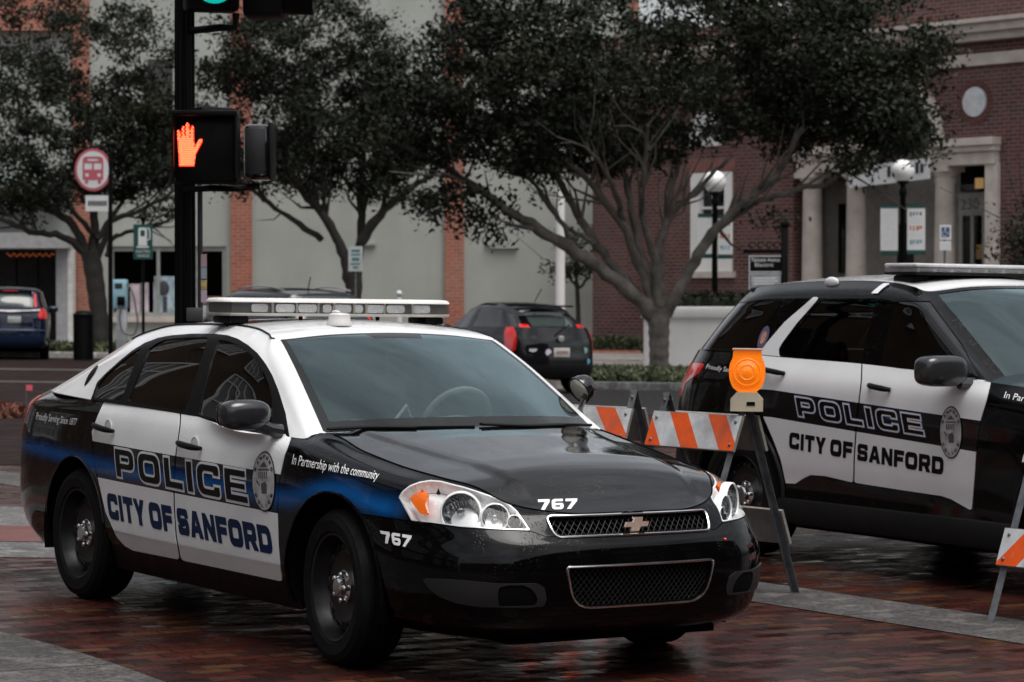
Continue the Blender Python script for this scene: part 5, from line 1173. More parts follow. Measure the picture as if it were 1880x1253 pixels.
def build_buildings():
    # ---- long stuccoed building with brick pilasters
    Yw = 76.0; kx = lambda px, Y=Yw: (px-940)/FPX*Y; kz = lambda py, Y=Yw: CAM_H+(544-py)/FPX*Y
    b = thing('stucco_building', 'long grey green stucco building with tall orange brick pilasters behind the trees', 'building', (0, Yw, 0))
    P = lambda m, name, mt, par=b, **k: m.build(name, mt, par, **k)
    def bx(x0, x1, z0, z1, y0, y1): m = MB(); m.box((x0, y0, z0), (x1, y1, z1)); return m
    xl, xr = -30.0, kx(1160); x_s0, x_s1 = kx(205), kx(415); zs0, zs1 = kz(582), kz(453)
    w = bx(x_s1, xr, -1, 12.5, 0, .5); w.box((x_s0, 0, -1), (x_s1, .5, zs0)); w.box((x_s0, 0, zs1), (x_s1, .5, 12.5)); w.box((kx(140), 0, -1), (x_s0, .5, 12.5)); w.box((xl, 0, zs1+.1), (kx(140), .5, 12.5)); w.box((xr-.5, .5, -1), (xr, 14, 12.5)); w.box((xl, 13.5, -1), (xr-.5, 14, 12.5))
    P(w, 'wall', M['stucco'], smooth=False)
    for p0, p1 in ((135, 166), (425, 463), (817, 852), (1155, 1172)): P(bx(kx(p0), kx(p1), -1, 12.5, -.16, -.003), 'pilaster', M['brick_orange'], smooth=False)
    P(bx(xl, xr+.1, 12.5, 12.8, -.3, 14), 'parapet', M['stone'], smooth=False); P(bx(xl, kx(140), kz(60), 12.48, -.45, -.003), 'brick_band', M['brick_orange'], smooth=False)
    for p0, p1, py in ((890, 932, 446), (900, 950, 452), (655, 690, 446)): P(bx(kx(p0), kx(p1), kz(py+5), kz(py), -.10, -.002), 'wall_ledge', M['stucco'], smooth=False)
    # darker opening high on the wall, left of the signal pole
    P(bx(kx(272), kx(318), kz(330), kz(110), -.03, -.002), 'dark_panel', mat('dark wall panel', (.05, .05, .045), .8), smooth=False)
    win = bpy.data.objects.new('shop_window', None); C.objects.link(win); win.parent = b
    m = MB()
    for x in (x_s0, kx(290), kx(340), kx(362), kx(412)-.02): m.box((x-.04, .05, zs0), (x+.05, .16, zs1-.01))
    m.box((x_s0, .06, zs0+.001), (x_s1, .17, zs0+.12)); m.box((x_s0, .06, zs1-.14), (x_s1, .17, zs1-.002)); P(m, 'window_frame', mat('shop frame', (.30, .31, .29), .5), win, smooth=False)
    P(bx(x_s0, x_s1, zs0+.02, zs1-.02, .18, .20), 'window_glass', M['shop_glass'], win, smooth=False); P(bx(x_s0-1, x_s1+1, -1, zs1+1, 4, 4.2), 'shop_back', mat('shop interior', (.03, .026, .022), .9), win, smooth=False)
    P(bx(x_s0-.1, x_s1+.1, zs0-.16, zs0-.002, -.12, -.003), 'window_sill', M['stone'], win, smooth=False)
    for p0, p1, q0, q1, mt in ((282, 320, 508, 580, mat('poster blue', (.34, .44, .50), .5, var=.5, scale=3)), (258, 282, 520, 582, mat('poster pale', (.52, .45, .48), .5, var=.4, scale=3)), (238, 256, 522, 582, mat('poster pink', (.50, .42, .46), .5, var=.4, scale=3)), (272, 281, 520, 575, M['sign_red']), (366, 412, 545, 560, mat('counter brown', (.20, .12, .09), .6)), (366, 412, 562, 588, mat('papers', (.4, .42, .45), .6, var=.6, scale=6))):
        P(bx(kx(p0), kx(p1), kz(q1), kz(q0), .12, .14), 'poster', mt, win, smooth=False)
    fig = MB(); fig.ellipsoid((kx(300), .11, kz(530)), (.16, .02, .22), 14, 8); fig.box((kx(298), .105, kz(575)), (kx(306), .118, kz(545))); P(fig, 'poster_figure', mat('poster ink', (.05, .05, .06), .6), win, smooth=False)
    # shop front on the far left, in the shade of its canopy
    sf = bpy.data.objects.new('shop_front', None); C.objects.link(sf); sf.parent = b
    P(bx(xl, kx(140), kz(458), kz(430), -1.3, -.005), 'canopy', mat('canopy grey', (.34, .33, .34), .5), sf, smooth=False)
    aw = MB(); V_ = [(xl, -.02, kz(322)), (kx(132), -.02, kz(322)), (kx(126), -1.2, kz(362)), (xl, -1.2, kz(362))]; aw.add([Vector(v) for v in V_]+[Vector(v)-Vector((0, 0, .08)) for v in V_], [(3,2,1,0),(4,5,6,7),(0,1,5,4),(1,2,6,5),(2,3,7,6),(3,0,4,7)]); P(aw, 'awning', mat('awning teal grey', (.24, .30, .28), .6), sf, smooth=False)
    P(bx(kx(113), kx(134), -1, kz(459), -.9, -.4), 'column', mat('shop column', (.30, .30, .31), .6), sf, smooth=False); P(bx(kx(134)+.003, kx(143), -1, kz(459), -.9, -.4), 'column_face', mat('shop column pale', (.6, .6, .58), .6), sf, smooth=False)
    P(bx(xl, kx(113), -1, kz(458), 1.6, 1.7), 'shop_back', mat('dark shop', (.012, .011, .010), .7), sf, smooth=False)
    m = MB()
    for p in (20, 60, 98): m.box((kx(p)-.03, .9, -.5), (kx(p)+.03, .96, kz(460)))
    P(m, 'door_frame', M['post'], sf, smooth=False); ll = MB()
    for i in range(26):
        x = kx(8+3.4*i); z = kz(462+5*math.sin(i*.9)**2+4); ll.ellipsoid((x, .5, z), (.03, .03, .03), 6, 4)
    P(ll, 'string_lights', emit('warm bulbs', (1, .22, .06), .05), sf, smooth=False)
    # ---- dark red brick civic building with a columned entrance, turned towards the street corner
    o = Vector((8.4, 65, 0)); fa = R(50); Mb = Matrix.Translation(o) @ Matrix.Rotation(-fa, 4, 'Z')
    c = thing('brick_building', 'dark red brick building with pale stone columns, an arch and round medallions', 'building', Mb)
    Q = lambda m, name, mt, par=c, **k: m.build(name, mt, par, **k)
    w = bx(-9.6, -1.95, -1, 8.7, 0, .5); xa, xb, za, zb = -5.65, -4.12, 2.25, 4.85
    w = MB()
    for x0, x1, z0, z1 in ((-9.6, xa, -1, 8.7), (xa, xb, -1, za), (xa, xb, zb, 8.7), (xb, -1.95, -1, 8.7), (4.75, 18, -1, 12)): w.box((x0, 0, z0), (x1, .5, z1))
    w.box((17.5, .5, -1), (18, 9, 12)); w.box((-9.2, 8.5, -1), (17.5, 9, 8.4))
    arch = [(-1.95, 5.35), (.15, 5.35)]+[(1.45-1.3*math.cos(a), 5.4+1.3*math.sin(a)) for a in np.linspace(0, math.pi, 25)]+[(2.75, 5.35), (4.75, 5.35), (4.75, 8.7), (-1.95, 8.7)]
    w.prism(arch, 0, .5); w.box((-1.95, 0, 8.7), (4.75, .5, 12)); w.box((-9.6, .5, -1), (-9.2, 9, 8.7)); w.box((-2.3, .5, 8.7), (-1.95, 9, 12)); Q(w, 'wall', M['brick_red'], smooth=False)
    rf = MB(); rf.box((-9.6, .5, 8.4), (-2.3, 9, 8.68)); rf.box((-1.95, .5, 11.6), (18, 9, 11.9)); Q(rf, 'roof', M['matte_dark'], smooth=False)
    a_ = MB(); arcq = [(1.45-1.6*math.cos(a), 5.4+1.6*math.sin(a)) for a in np.linspace(0, math.pi, 29)]+[(1.45+1.3*math.cos(a), 5.4+1.3*math.sin(a)) for a in np.linspace(0, math.pi, 29)]
    a_.prism(arcq, -.12, -.003); Q(a_, 'arch', M['stone'], smooth=False)
    cor = MB()
    for z0, z1, d in ((7.62, 7.80, -.30), (7.803, 8.0, -.48), (8.003, 8.10, -.62), (7.05, 7.33, -.10)): cor.box((-9.7 if z0 < 7.5 else -9.6, d, z0), (18, -.004, z1))
    Q(cor, 'cornice', M['stone'], smooth=False)
    for x0, x1 in ((-1.72, .52), (2.62, 4.74)):
        e = MB(); e.box((x0+.05, -.18, 4.72), (x1-.05, .45, 5.02)); e.box((x0, -.26, 5.023), (x1, .45, 5.16)); e.box((x0-.05, -.34, 5.163), (x1+.03, .45, 5.34)); Q(e, 'entablature', M['stone'], smooth=False)
    for s in (-1.38, .12, 2.98):
        k = MB(); k.lathe([(.33, -.5), (.33, .25), (.30, .34), (.275, .40), (.27, 1.5), (.235, 4.32), (.26, 4.36), (.26, 4.42), (.24, 4.44), (.31, 4.54), (.31, 4.58)], 24, Matrix.Translation((s, .10, 0))); k.box((s-.33, -.23, 4.581), (s+.33, .43, 4.719)); Q(k, 'column', M['stone'])
    Q(bx(4.38, 4.74, -1, 4.72, -.12, .45), 'pilaster', M['stone'], smooth=False)
    rc = MB(); rc.box((-1.95, .95, -1), (4.75, 1.2, 7.2)); rc.box((-1.95, .503, -1), (-1.75, .947, 7.2)); rc.box((4.55, .503, -1), (4.75, .947, 7.2)); Q(rc, 'porch_wall', mat('porch stone', (.20, .185, .165), .85), smooth=False)
    dk = MB(); dk.prism([(1.45-1.28*math.cos(a), 5.42+1.28*math.sin(a)) for a in np.linspace(0, math.pi, 21)], .30, .34); Q(dk, 'fanlight', M['shop_glass'], smooth=False)
    fr = MB()
    for a in np.linspace(.35, math.pi-.35, 5): fr.tube([(1.45, .27, 5.42), (1.45-1.28*math.cos(a), .27, 5.42+1.28*math.sin(a))], .03, 5)
    Q(fr, 'fanlight_bar', M['post'], smooth=False)
    for s, z0, z1, wd in ((-1.12, 2.2, 3.95, .22), (3.2, 4.15, 4.95, .84), (1.0, .2, 3.4, .5)): Q(bx(s-wd/2, s+wd/2, z0, z1, .90, .947), 'porch_window', M['shop_glass'], smooth=False)
    dr = bpy.data.objects.new('entrance_door', None); C.objects.link(dr); dr.parent = c
    f = MB()
    for s0, s1 in ((2.78, 2.88), (3.14, 3.24), (3.50, 3.60)): f.box((s0, .84, 0), (s1, .93, 3.55))
    f.box((2.78, .83, 3.552), (3.60, .925, 4.10)); Q(f, 'door_frame', mat('door frame pale', (.34, .33, .31), .5), dr, smooth=False); Q(bx(2.881, 3.499, 0, 3.54, .88, .90), 'door_glass', M['shop_glass'], dr, smooth=False)
    V_, F_ = font_polys('230'); n3 = mesh_obj('door_number', [(2.86+v[0]*.55, .825, 3.70+v[1]*.26) for v in V_], F_, mat('door number grey', (.09, .09, .09), .5), dr, False)
    nt_ = MB(); nt_.box((3.28, .865, 1.75), (3.46, .878, 2.25)); nt_.build('door_notice', M['sign_white'], dr, smooth=False); nt_ = MB(); nt_.box((3.30, .865, 2.5), (3.48, .878, 2.85)); nt_.build('door_notice', mat('notice amber', (.35, .22, .08), .5), dr, smooth=False)
    gl_ = MB(); gl_.box((3.25, .875, 4.2), (3.5, .899, 4.45)); Q(gl_, 'lit_window', emit('lit window', (1, .62, .25), .12), dr, smooth=False)
    for s in (-.75, 3.98):
        md = bpy.data.objects.new('medallion', None); C.objects.link(md); md.parent = c; Mm = Matrix.Translation((s, 0, 6.2)) @ Matrix.Rotation(R(90), 4, 'X')
        m = MB(); m.lathe([(.36, .002), (.35, .05), (.30, .06), (0, .07)], 36, Mm); Q(m, 'disc', mat('medallion white', (.58, .60, .62), .6), md)
        m = MB()
        for k in range(30): a = 2*math.pi*k/30; m.box((-.03, .38, .002), (.03, .52, .03), Mm @ Matrix.Rotation(a, 4, 'Z'))
        Q(m, 'brick_ring', mat('ring brick', (.14, .055, .048), .85), md, smooth=False)
    wn = bpy.data.objects.new('window', None); C.objects.link(wn); wn.parent = c
    f = MB(); f.box((xa, -.06, za), (xa+.30, .3, zb)); f.box((xb-.26, -.06, za), (xb, .3, zb)); f.box((xa+.3, -.06, zb-.22), (xb-.26, .3, zb)); f.box((xa+.3, -.06, za), (xb-.26, .3, za+.85)); f.box((-4.95, .05, za+.85), (-4.88, .2, zb-.22)); f.box((xa+.3, .05, 3.9), (xb-.26, .18, 3.96)); Q(f, 'window_frame', M['white_wall'], wn, smooth=False)
    Q(bx(xa+.3, xb-.26, za+.85, zb-.22, .14, .16), 'window_glass', M['shop_glass'], wn, smooth=False); Q(bx(xa-.12, xb+.12, za-.16, za-.003, -.14, .2), 'window_sill', M['stone'], wn, smooth=False)
    f = MB()
    for k in range(13): f.box((xa-.1+k*.135, -.03, zb+.003+.02*abs(k-6)/6), (xa+.025+k*.135, -.002, zb+.36))
    Q(f, 'brick_lintel', mat('lintel brick', (.22, .10, .085), .85), wn, smooth=False)
    up = MB(); up.prism([(-5.7, 5.55), (-4.55, 5.55), (-4.55, 6.15)]+[(-5.125+.575*math.cos(a), 6.15+.3*math.sin(a)) for a in np.linspace(0, math.pi, 9)[1:-1]]+[(-5.7, 6.15)], -.04, -.003); Q(up, 'stone_panel', M['white_wall'], smooth=False)
    bn = MB(); bn.add([(.25, -.30, 4.28), (2.85, -.30, 4.42), (2.85, -.30, 4.92), (.25, -.30, 4.78), (.25, -.285, 4.28), (2.85, -.285, 4.42), (2.85, -.285, 4.92), (.25, -.285, 4.78)], [(0,1,2,3),(7,6,5,4),(0,4,5,1),(1,5,6,2),(2,6,7,3),(3,7,4,0)])
    s_ = bn.build('banner', M['sign_white']); s_.matrix_world = Mb; tag(s_, 'white cloth banner with dark printing hung between the stone columns', 'banner')
    st_ = MB()
    for k in range(8): st_.box((1.5+k*.15, -.312, 4.50+k*.01), (1.60+k*.15, -.304, 4.72+.05*(k % 3 == 0)+k*.01))
    k_ = st_.build('printing', M['ink'], s_, smooth=False)
    # ---- low white wall with a coping, and hedges
    Yl = 58.0; x0, x1 = kx(1178, Yl), 10.5; zt = kz(564, Yl)
    wl = thing('garden_wall', 'low white rendered wall with a projecting coping beside the big tree', 'wall', (x0, Yl, 0)); m = MB(); m.box((.06, .05, -.6), (x1-x0, .35, zt-.26)); Q(m, 'wall', M['white_wall'], wl, smooth=False)
    m = MB(); m.box((0, 0, zt-.259), (x1-x0, .40, zt), b=.02); Q(m, 'coping', M['white_wall'], wl)
    def hedge(name, label, lo, hi, n, size, m=None):
        root = thing(name, label, 'hedge', ((lo[0]+hi[0])/2, (lo[1]+hi[1])/2, lo[2])); c0 = Vector(root.matrix_world.translation); core = MB(); core.box(Vector(lo)-c0+Vector((.08, .08, -.2)), Vector(hi)-c0-Vector((.08, .08, .08)), b=.1); core.build('stems', mat(name+' core', (.012, .016, .008), .9), root)
        P_ = RNG.uniform(0, 1, (n, 3)); P_[:, 2] = 1-(P_[:, 2]**1.6)*.999; P_ = np.array(lo)+P_*(np.array(hi)-np.array(lo))-np.array(c0)+RNG.normal(size=(n, 3))*.04; leaves_mesh('foliage', P_, size, m or M['leaf'], root); return root
    hedge('hedge', 'dark clipped hedge growing along the top of the white wall', (kx(1250, 59), 58.7, zt-.3), (9, 60.2, zt+.28), 9000, .09)
    gm = mat('grass green', (.05, .062, .025), .7, var=.5, scale=3)
    hedge('hedge', 'low green hedge at the foot of the stucco wall', (kx(1088, 71), 70, -.1), (kx(1174, 71), 72.5, .45), 7000, .11, gm)
    ed = MB(); ed.box((kx(1080, 69), 69.3, -.4), (kx(1178, 69), 69.6, .16)); e_ = ed.build('planter_edge', M['brick_orange'], smooth=False); tag(e_, 'brick edging in front of the low green hedge', 'edging')
    def turf(name, x0, x1, y0, y1, z, n):
        P_ = np.stack([RNG.uniform(x0, x1, n), RNG.uniform(y0, y1, n), RNG.uniform(0, .16, n)+z], 1); P_[:, 2] += np.array([ground_z(a) for a in P_[:, 0]]); o_ = leaves_mesh(name, P_, .16, gm, None, .3); o_['kind'] = 'stuff'; return o_
    turf('grass', 1.3, 7.5, 46.2, 51.5, .10, 16000); turf('grass', -13.5, -8.2, 62.6, 66, .14, 9000)
    nm = 5200; rr = RNG.uniform(0, 1, nm)**.5; aa = RNG.uniform(0, 2*math.pi, nm); P_ = np.stack([-7.9+1.9*rr*np.cos(aa), 33.4+1.5*rr*np.sin(aa), .30*(1-rr)+.02], 1); P_[:, 2] += np.array([ground_z(a) for a in P_[:, 0]])
    o_ = leaves_mesh('mulch', P_, .15, mat('mulch', (.13, .045, .028), .9, var=.5, scale=8), None, .5); o_['kind'] = 'stuff'
    fm = MB(); fm.tube([(0, 0, 0), (0, 0, .36)], .004, 5); fp = at(48, 760, 33); fr_ = thing('marker_flag', 'small pink marker flag on a wire beside the mulch', 'flag', (fp.x, 33, ground_z(fp.x)+.05)); fm.build('wire', M['chrome'], fr_); fm = MB(); fm.box((0, -.004, .29), (.08, .004, .36)); fm.build('flag', mat('flag pink', (.75, .12, .16), .6), fr_, smooth=False)
    return b, c
M['blind'] = mat('blind', (.16, .16, .155), .4)
def build_offstage():                              # unseen street blocks, added for dark reflections and to hold back light
    wb = mat('tan wall', (.055, .034, .018), .8, var=.3, scale=.5)
    def block(name, label, Mx, L, D, Ht, mt, nwin, wz=(1.0, 2.6)):
        r = thing(name, label, 'building', Mx); m = MB(); m.box((-L/2, .1, -1), (L/2, D, Ht)); m.build('wall', mt, r, smooth=False); m = MB(); m.box((-L/2-.3, -.3, Ht), (L/2+.3, D+.3, Ht+.35)); m.build('cornice', M['stone'], r, smooth=False)
        for fl_ in range(int(Ht//3.6)):
            for i in range(nwin):
                x = -L/2+(i+.5)*L/nwin; z0 = wz[0]+fl_*3.6; f = MB(); hw, h = .95, wz[1]-.5
                f.box((x-hw-.12, -.02, z0-.12), (x+hw+.12, .097, z0)); f.box((x-hw-.12, -.02, z0+h), (x+hw+.12, .097, z0+h+.12)); f.box((x-hw-.12, -.02, z0+.002), (x-hw, .097, z0+h-.002)); f.box((x+hw, -.02, z0+.002), (x+hw+.12, .097, z0+h-.002))
                for k in (1, 2, 3): f.box((x-hw+2*hw*k/4-.03, .0, z0+.002), (x-hw+2*hw*k/4+.03, .09, z0+h-.002))
                for k in (1, 2): f.box((x-hw+.002, .005, z0+h*k/3-.03), (x+hw-.002, .088, z0+h*k/3+.03))
                fo = f.build('window', M['grey_vinyl'], r, smooth=False); f = MB(); f.box((x-hw, .04, z0), (x+hw, .06, z0+h)); f.build('pane', M['blind'], fo, smooth=False)
        return r
    block('shop_building', 'tan building with white paned windows along the left of the street', Matrix.Translation((-12.5, 17, 0)) @ Matrix.Rotation(R(90), 4, 'Z'), 42, 9, 10.9, wb, 10)  # out of view; set close and tall to shade the car doors
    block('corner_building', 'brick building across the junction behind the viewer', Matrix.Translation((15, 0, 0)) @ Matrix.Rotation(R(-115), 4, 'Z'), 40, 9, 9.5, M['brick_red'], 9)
    block('added_rear_building', 'unseen brick building added behind the viewer to dim the light', Matrix.Translation((-8, -26, 0)) @ Matrix.Rotation(R(180), 4, 'Z'), 40, 9, 9.0, M['brick_orange'], 9)  # added out of view to dim the light from behind
BLD = build_buildings(); build_offstage()
SEDAN, SRD = build_sedan()
SUV = build_suv()
# ------------------------------------------------------------------ barricades
def stripes_mat(name, sgn, period=.30):
    t = NT(name); X = t.xyz(); v = t.math('ADD', X[0], t.math('MULTIPLY', X[2], -sgn*.80)); f = t.math('FRACT', t.math('DIVIDE', v, period)); d = t.noise(9, 6, .7)
    white = t.mix(t.ramp(d, .35, .75), (.56, .58, .60), (.42, .43, .445)); org = t.mix(t.ramp(d, .3, .7), (.80, .10, .010), (.66, .075, .010))
    sc_ = t.ramp(t.noise(34, 5, .8, t.mapping((0, .5, 0), (1, 1, .25))), .60, .68); gr_ = t.ramp(t.noise(2.2, 5, .7), .45, .75, 0, .55); c_ = t.mix(t.math('LESS_THAN', f, .47), white, org); c_ = t.mix(t.math('MULTIPLY', sc_, .6), c_, (.30, .29, .28)); c_ = t.mix(gr_, c_, (.12, .10, .085)); t.set(Base_Color=c_, Roughness=.35); return t.m
M['galv'] = mat('galvanised steel', (.17, .18, .19), .5, .6, var=.35, scale=14)
M['board_back'] = mat('board back', (.20, .185, .17), .75, var=.35, scale=7)
def barricade(label, apex, yaw, L, light, sgn, spread=.40, h=1.06):
    Mx = TM @ Matrix.Translation((apex[0], apex[1], 0)) @ Matrix.Rotation(yaw, 4, 'Z')       # x along the boards, right end frame at x = 0
    r = thing('barricade', label, 'barricade', Mx, 'striped barricades across the parking bay')
    for side, nm in ((-1, 'front'), (1, 'rear')):
        pan = bpy.data.objects.new('panel_frame', None); C.objects.link(pan); pan.parent = r; ang = math.atan2(spread, h)*side; pan.rotation_euler = (ang if side > 0 else ang, 0, 0); pan.location = (0, side*.012, h)
        # the frame hangs from its hinge at the top: local z downwards along the leg
        ln = math.hypot(spread, h)
        for x in (0, -L):
            m = MB(); m.box((x-.022, -.003, -ln), (x+.022, .0, .03)); m.box((x-.022, .0005 if side < 0 else -.022, -ln), (x-.018, .022 if side < 0 else -.0035, .03))
            for k in range(9): m.lathe([(0, .0005), (.006, .0005), (.006, -.0005)], 8, Matrix.Translation((x+.004, -.0032 if side < 0 else .0008, -.12-k*.10)) @ Matrix.Rotation(R(90), 4, 'X'))
            m.build('leg', M['galv'], pan, smooth=False)
        for z0, z1 in ((-.29, -.087), (-.84, -.64)):
            m = MB(); e = -.024 if side < 0 else .004; m.box((-L-.04, e, z0), (.035, e+.018, z1)); bo = m.build('board', M['board_back'], pan, smooth=False)
            m = MB(); ef = e-.0015 if side < 0 else e+.0182; m.box((-L-.038, ef, z0+.003), (.033, ef+.0013, z1-.003)); m.build('stripe_sheeting', stripes_mat('stripes', sgn), bo, smooth=False)
            m = MB()
            for x in (0, -L):
                for dz in (.035, .165): m.lathe([(.010, 0), (.010, .004), (.005, .008), (0, .008)], 10, Matrix.Translation((x, ef-.0002 if side < 0 else ef+.0016, z0+dz)) @ Matrix.Rotation(R(90)*(1 if side < 0 else -1), 4, 'X'))
            m.build('bolt', M['galv'], bo, smooth=False)
    for x in (0, -L): m = MB(); m.tube([(x, -.035, h-.012), (x, .035, h-.012)], .008, 8); m.build('hinge_bolt', M['galv'], r)
    if light:
        lt = bpy.data.objects.new('warning_light', None); C.objects.link(lt); lt.parent = r; lt.location = (.0, 0, h-.03); lt.rotation_euler = (0, 0, -yaw+R(-6))
        cr = mat('cream plastic', (.50, .44, .33), .5); hx = .087
        b = MB(); pr = [(-hx, -.02), (hx, -.02), (hx, .045), (hx*.62, .082), (-hx*.62, .082), (-hx, .045)]; b.prism(pr, -.055, .055); b.build('base', cr, lt, smooth=False)
        b = MB(); b.box((.0, -.058, .012), (.045, -.0552, .032)); b.build('switch_plate', M['post'], lt, smooth=False)
        out = [(-.048, .083), (-.078, .108), (-.094, .150), (-.098, .190), (-.094, .235), (-.078, .268), (-.077, .307), (.077, .307), (.078, .268), (.094, .235), (.098, .190), (.094, .150), (.078, .108), (.048, .083)]
        b = MB(); b.prism(round_poly([(*p, .012) for p in out], 3), -.030, .030); am = NT('amber lens body'); vo = am.n('ShaderNodeTexVoronoi'); vo.inputs['Scale'].default_value = 70; am.l(am.oc(), vo.inputs[0]); am.set(Base_Color=(1, .27, .010, 1), Roughness=.22, Emission_Color=(1, .17, .004, 1), Emission_Strength=.28); am.b.inputs['Subsurface Weight'].default_value = .25; am.b.inputs['Subsurface Radius'].default_value = (.05, .015, .004); am.b.inputs['Coat Weight'].default_value = .5; am.bump(vo.outputs[0], .35, .004); b.build('lens_body', am.m, lt, sharp=40)
        for sg in (-1, 1):
            b = MB(); b.lathe([(.078, .0), (.077, .010), (.070, .012), (.066, .007), (.06, .010), (.040, .018), (.036, .014), (.018, .020), (0, .021)], 36, Matrix.Translation((0, sg*.0295, .190)) @ Matrix.Rotation(R(90)*(-sg)*(1), 4, 'X')); b.build('lens', am.m, lt, sharp=25)
        b = MB(); b.box((-.082, -.040, .3072), (.082, .040, .318), b=.004); b.build('top_cap', mat('cap', (.52, .34, .26), .5), lt)
    return r
yb = R(-50)
p0 = TI @ at(1371, 745, 14.1); AP = (p0.x, p0.y)
barricade('orange and white barricade with an amber warning light on top, by the sedan bumper', AP, yb, .62, True, -1)
p1 = TI @ at(1165, 738, 14.9); barricade('orange and white barricade half hidden behind the sedan windshield and spotlight', (p1.x, p1.y), R(-40), .62, False, -1)
ft = Vector(G2(1820, 1143)); ap3 = ft+Vector((.31, .26)); dx = Vector((math.cos(yb), math.sin(yb)))
barricade('barricade by the utility vehicle front wheel, low board striped the other way', tuple(ap3+dx*.62), yb, .62, False, 1)

# ------------------------------------------------------------------ traffic signal pole
def fluted(r, n=16, d=.10): return [(r*(1-d*(k % 2))*math.cos(math.pi*k/n), r*(1-d*(k % 2))*math.sin(math.pi*k/n)) for k in range(2*n)]
def signal_pole():
    Y = 18.0; k = Y/FPX; x = (340-940)*k; zg = ground_z(x)-.03; kz = lambda py: CAM_H+(544-py)*k; r = thing('signal_pole', 'black fluted signal pole with a lit red hand and a green traffic light', 'traffic light', (x, Y, zg)); LX = lambda px, y=-.42: (px-940)/FPX*(Y+y)-x
    f = fluted(.076); n = len(f); m = MB(); zt = 7.2; m.add([(a, b, 0) for a, b in f]+[(a*.82, b*.82, zt) for a, b in f], [(i, (i+1) % n, (i+1) % n+n, i+n) for i in range(n)]+[tuple(range(n, 2*n))]); m.build('pole', M['post'], r, sharp=20)
    m = MB(); m.lathe([(.20, 0), (.20, .10), (.16, .16), (.15, .62), (.12, .72), (.10, .86), (.08, .9)], 24); m.build('pole_base', M['post'], r)
    Z = lambda py, y=-.42: CAM_H+(544-py)/FPX*(Y+y)-zg
    m = MB(); m.tube([(LX(356), -.06, .3), (LX(356), -.06, Z(342))], .018, 8); m.build('conduit', mat('conduit', (.03, .028, .034), .4), r)
    m = MB(); m.box((LX(332), -.14, Z(592)), (LX(362), -.078, Z(566)), b=.01); m.build('push_button_box', mat('button box', (.05, .05, .055), .4), r)
    for q0, q1, mt in ((466, 490, mat('sticker pink', (.45, .33, .36), .5)), (491, 512, mat('sticker blue', (.30, .36, .40), .5)), (514, 532, mat('sticker yellow', (.45, .36, .14), .5, var=.4, scale=30)), (533, 556, mat('sticker pale', (.46, .38, .46), .5))):
        m = MB(); m.box((LX(358), -.081, Z(q1)), (LX(369), -.078, Z(q0))); m.build('sticker', mt, r, smooth=False)
    ps = bpy.data.objects.new('pedestrian_signal', None); C.objects.link(ps); ps.parent = r
    yf = -.42; x0, x1, z0, z1 = LX(320), LX(437), Z(338), Z(206); m = MB(); m.box((x0, yf, z0), (x1, yf+.20, z1), b=.03); m.build('housing', M['post'], ps)
    m = MB(); m.box((x0-.003, yf-.10, z1-.035), (x1+.003, yf-.001, z1+.002), b=.008); m.box((x0-.003, yf-.10, z0+.04), (x0+.009, yf-.001, z1-.036)); m.box((x1-.009, yf-.10, z0+.04), (x1+.003, yf-.001, z1-.036)); m.build('visor', M['post'], ps)
    # the raised hand: lit dots in the outline of a palm, four fingers and a thumb
    s = k; cx, cz = LX(346), Z(267); dots = []
    hand = [(-17,39),(-19,8),(-20,-8),(-21,-24),(-18,-27),(-14,-24),(-13,-11),(-12,-30),(-10,-34),(-7,-33),(-5,-12),(-4,-36),(-1,-40),(3,-37),(4,-13),(6,-33),(9,-35),(12,-31),(12,-8),(13,2),(19,-6),(24,-11),(28,-10),(28,-4),(22,6),(15,18),(12,39)]
    poly = [(cx+a*s*.92, cz-b*s*1.0) for a, b in hand]; m = MB(); m.prism(poly, yf-.012, yf-.003); m.build('hand_symbol', emit('hand glow', (1, .03, .006), 1.1), ps, smooth=False)
    m = MB(); q = .0125; gx = np.arange(min(p[0] for p in poly), max(p[0] for p in poly), q); gz = np.arange(min(p[1] for p in poly), max(p[1] for p in poly), q)
    gg = np.array([(a+(q/2 if j % 2 else 0), b) for j, b in enumerate(gz) for a in gx]); ins = psdf(gg, poly) < -.0032
    for a, b in gg[ins]: m.lathe([(0, .004), (.0038, .003), (.0048, 0)], 6, Matrix.Translation((a, yf-.0122, b)) @ Matrix.Rotation(R(90), 4, 'X'))
    m.build('hand_lamps', emit('hand lamps', (1, .21, .085), 2.5), ps, smooth=False)
    p2 = bpy.data.objects.new('pedestrian_signal', None); C.objects.link(p2); p2.parent = r
    x0, x1, z0, z1 = LX(440), LX(490), Z(326), Z(224); m = MB(); m.box((x0, -.16, z0), (x1, .20, z1), b=.035); m.build('housing', M['black_gloss'], p2); m = MB(); m.box((x0+.012, -.172, z0+.03), (x1-.035, -.162, z1-.03), b=.004); m.build('back_cover', mat('signal back', (.012, .0125, .014), .4), p2)
    m = MB(); m.box((x1-.012, -.19, z0-.006), (x1+.006, .23, z1+.012), b=.008); m.build('visor', M['post'], p2)
    br = MB(); br.tube([(0, -.05, Z(345)), (LX(385), -.28, Z(345)), (LX(430), -.2, Z(345)), (LX(462), .0, Z(338))], .022, 8); br.build('bracket', M['post'], r); br = MB(); br.tube([(0, -.05, Z(203)), (LX(370), -.28, Z(200)), (LX(425), -.24, Z(204))], .026, 8); br.build('bracket', M['post'], r)
    tl = bpy.data.objects.new('traffic_light', None); C.objects.link(tl); tl.parent = r
    yaw = R(18); Mt = Matrix.Translation((LX(392), -.35, Z(-33))) @ Matrix.Rotation(yaw, 4, 'Z'); rl = .145
    m = MB(); m.box((-.18, 0, -.19), (.18, .20, .90), Mt, b=.03); m.build('housing', M['post'], tl)
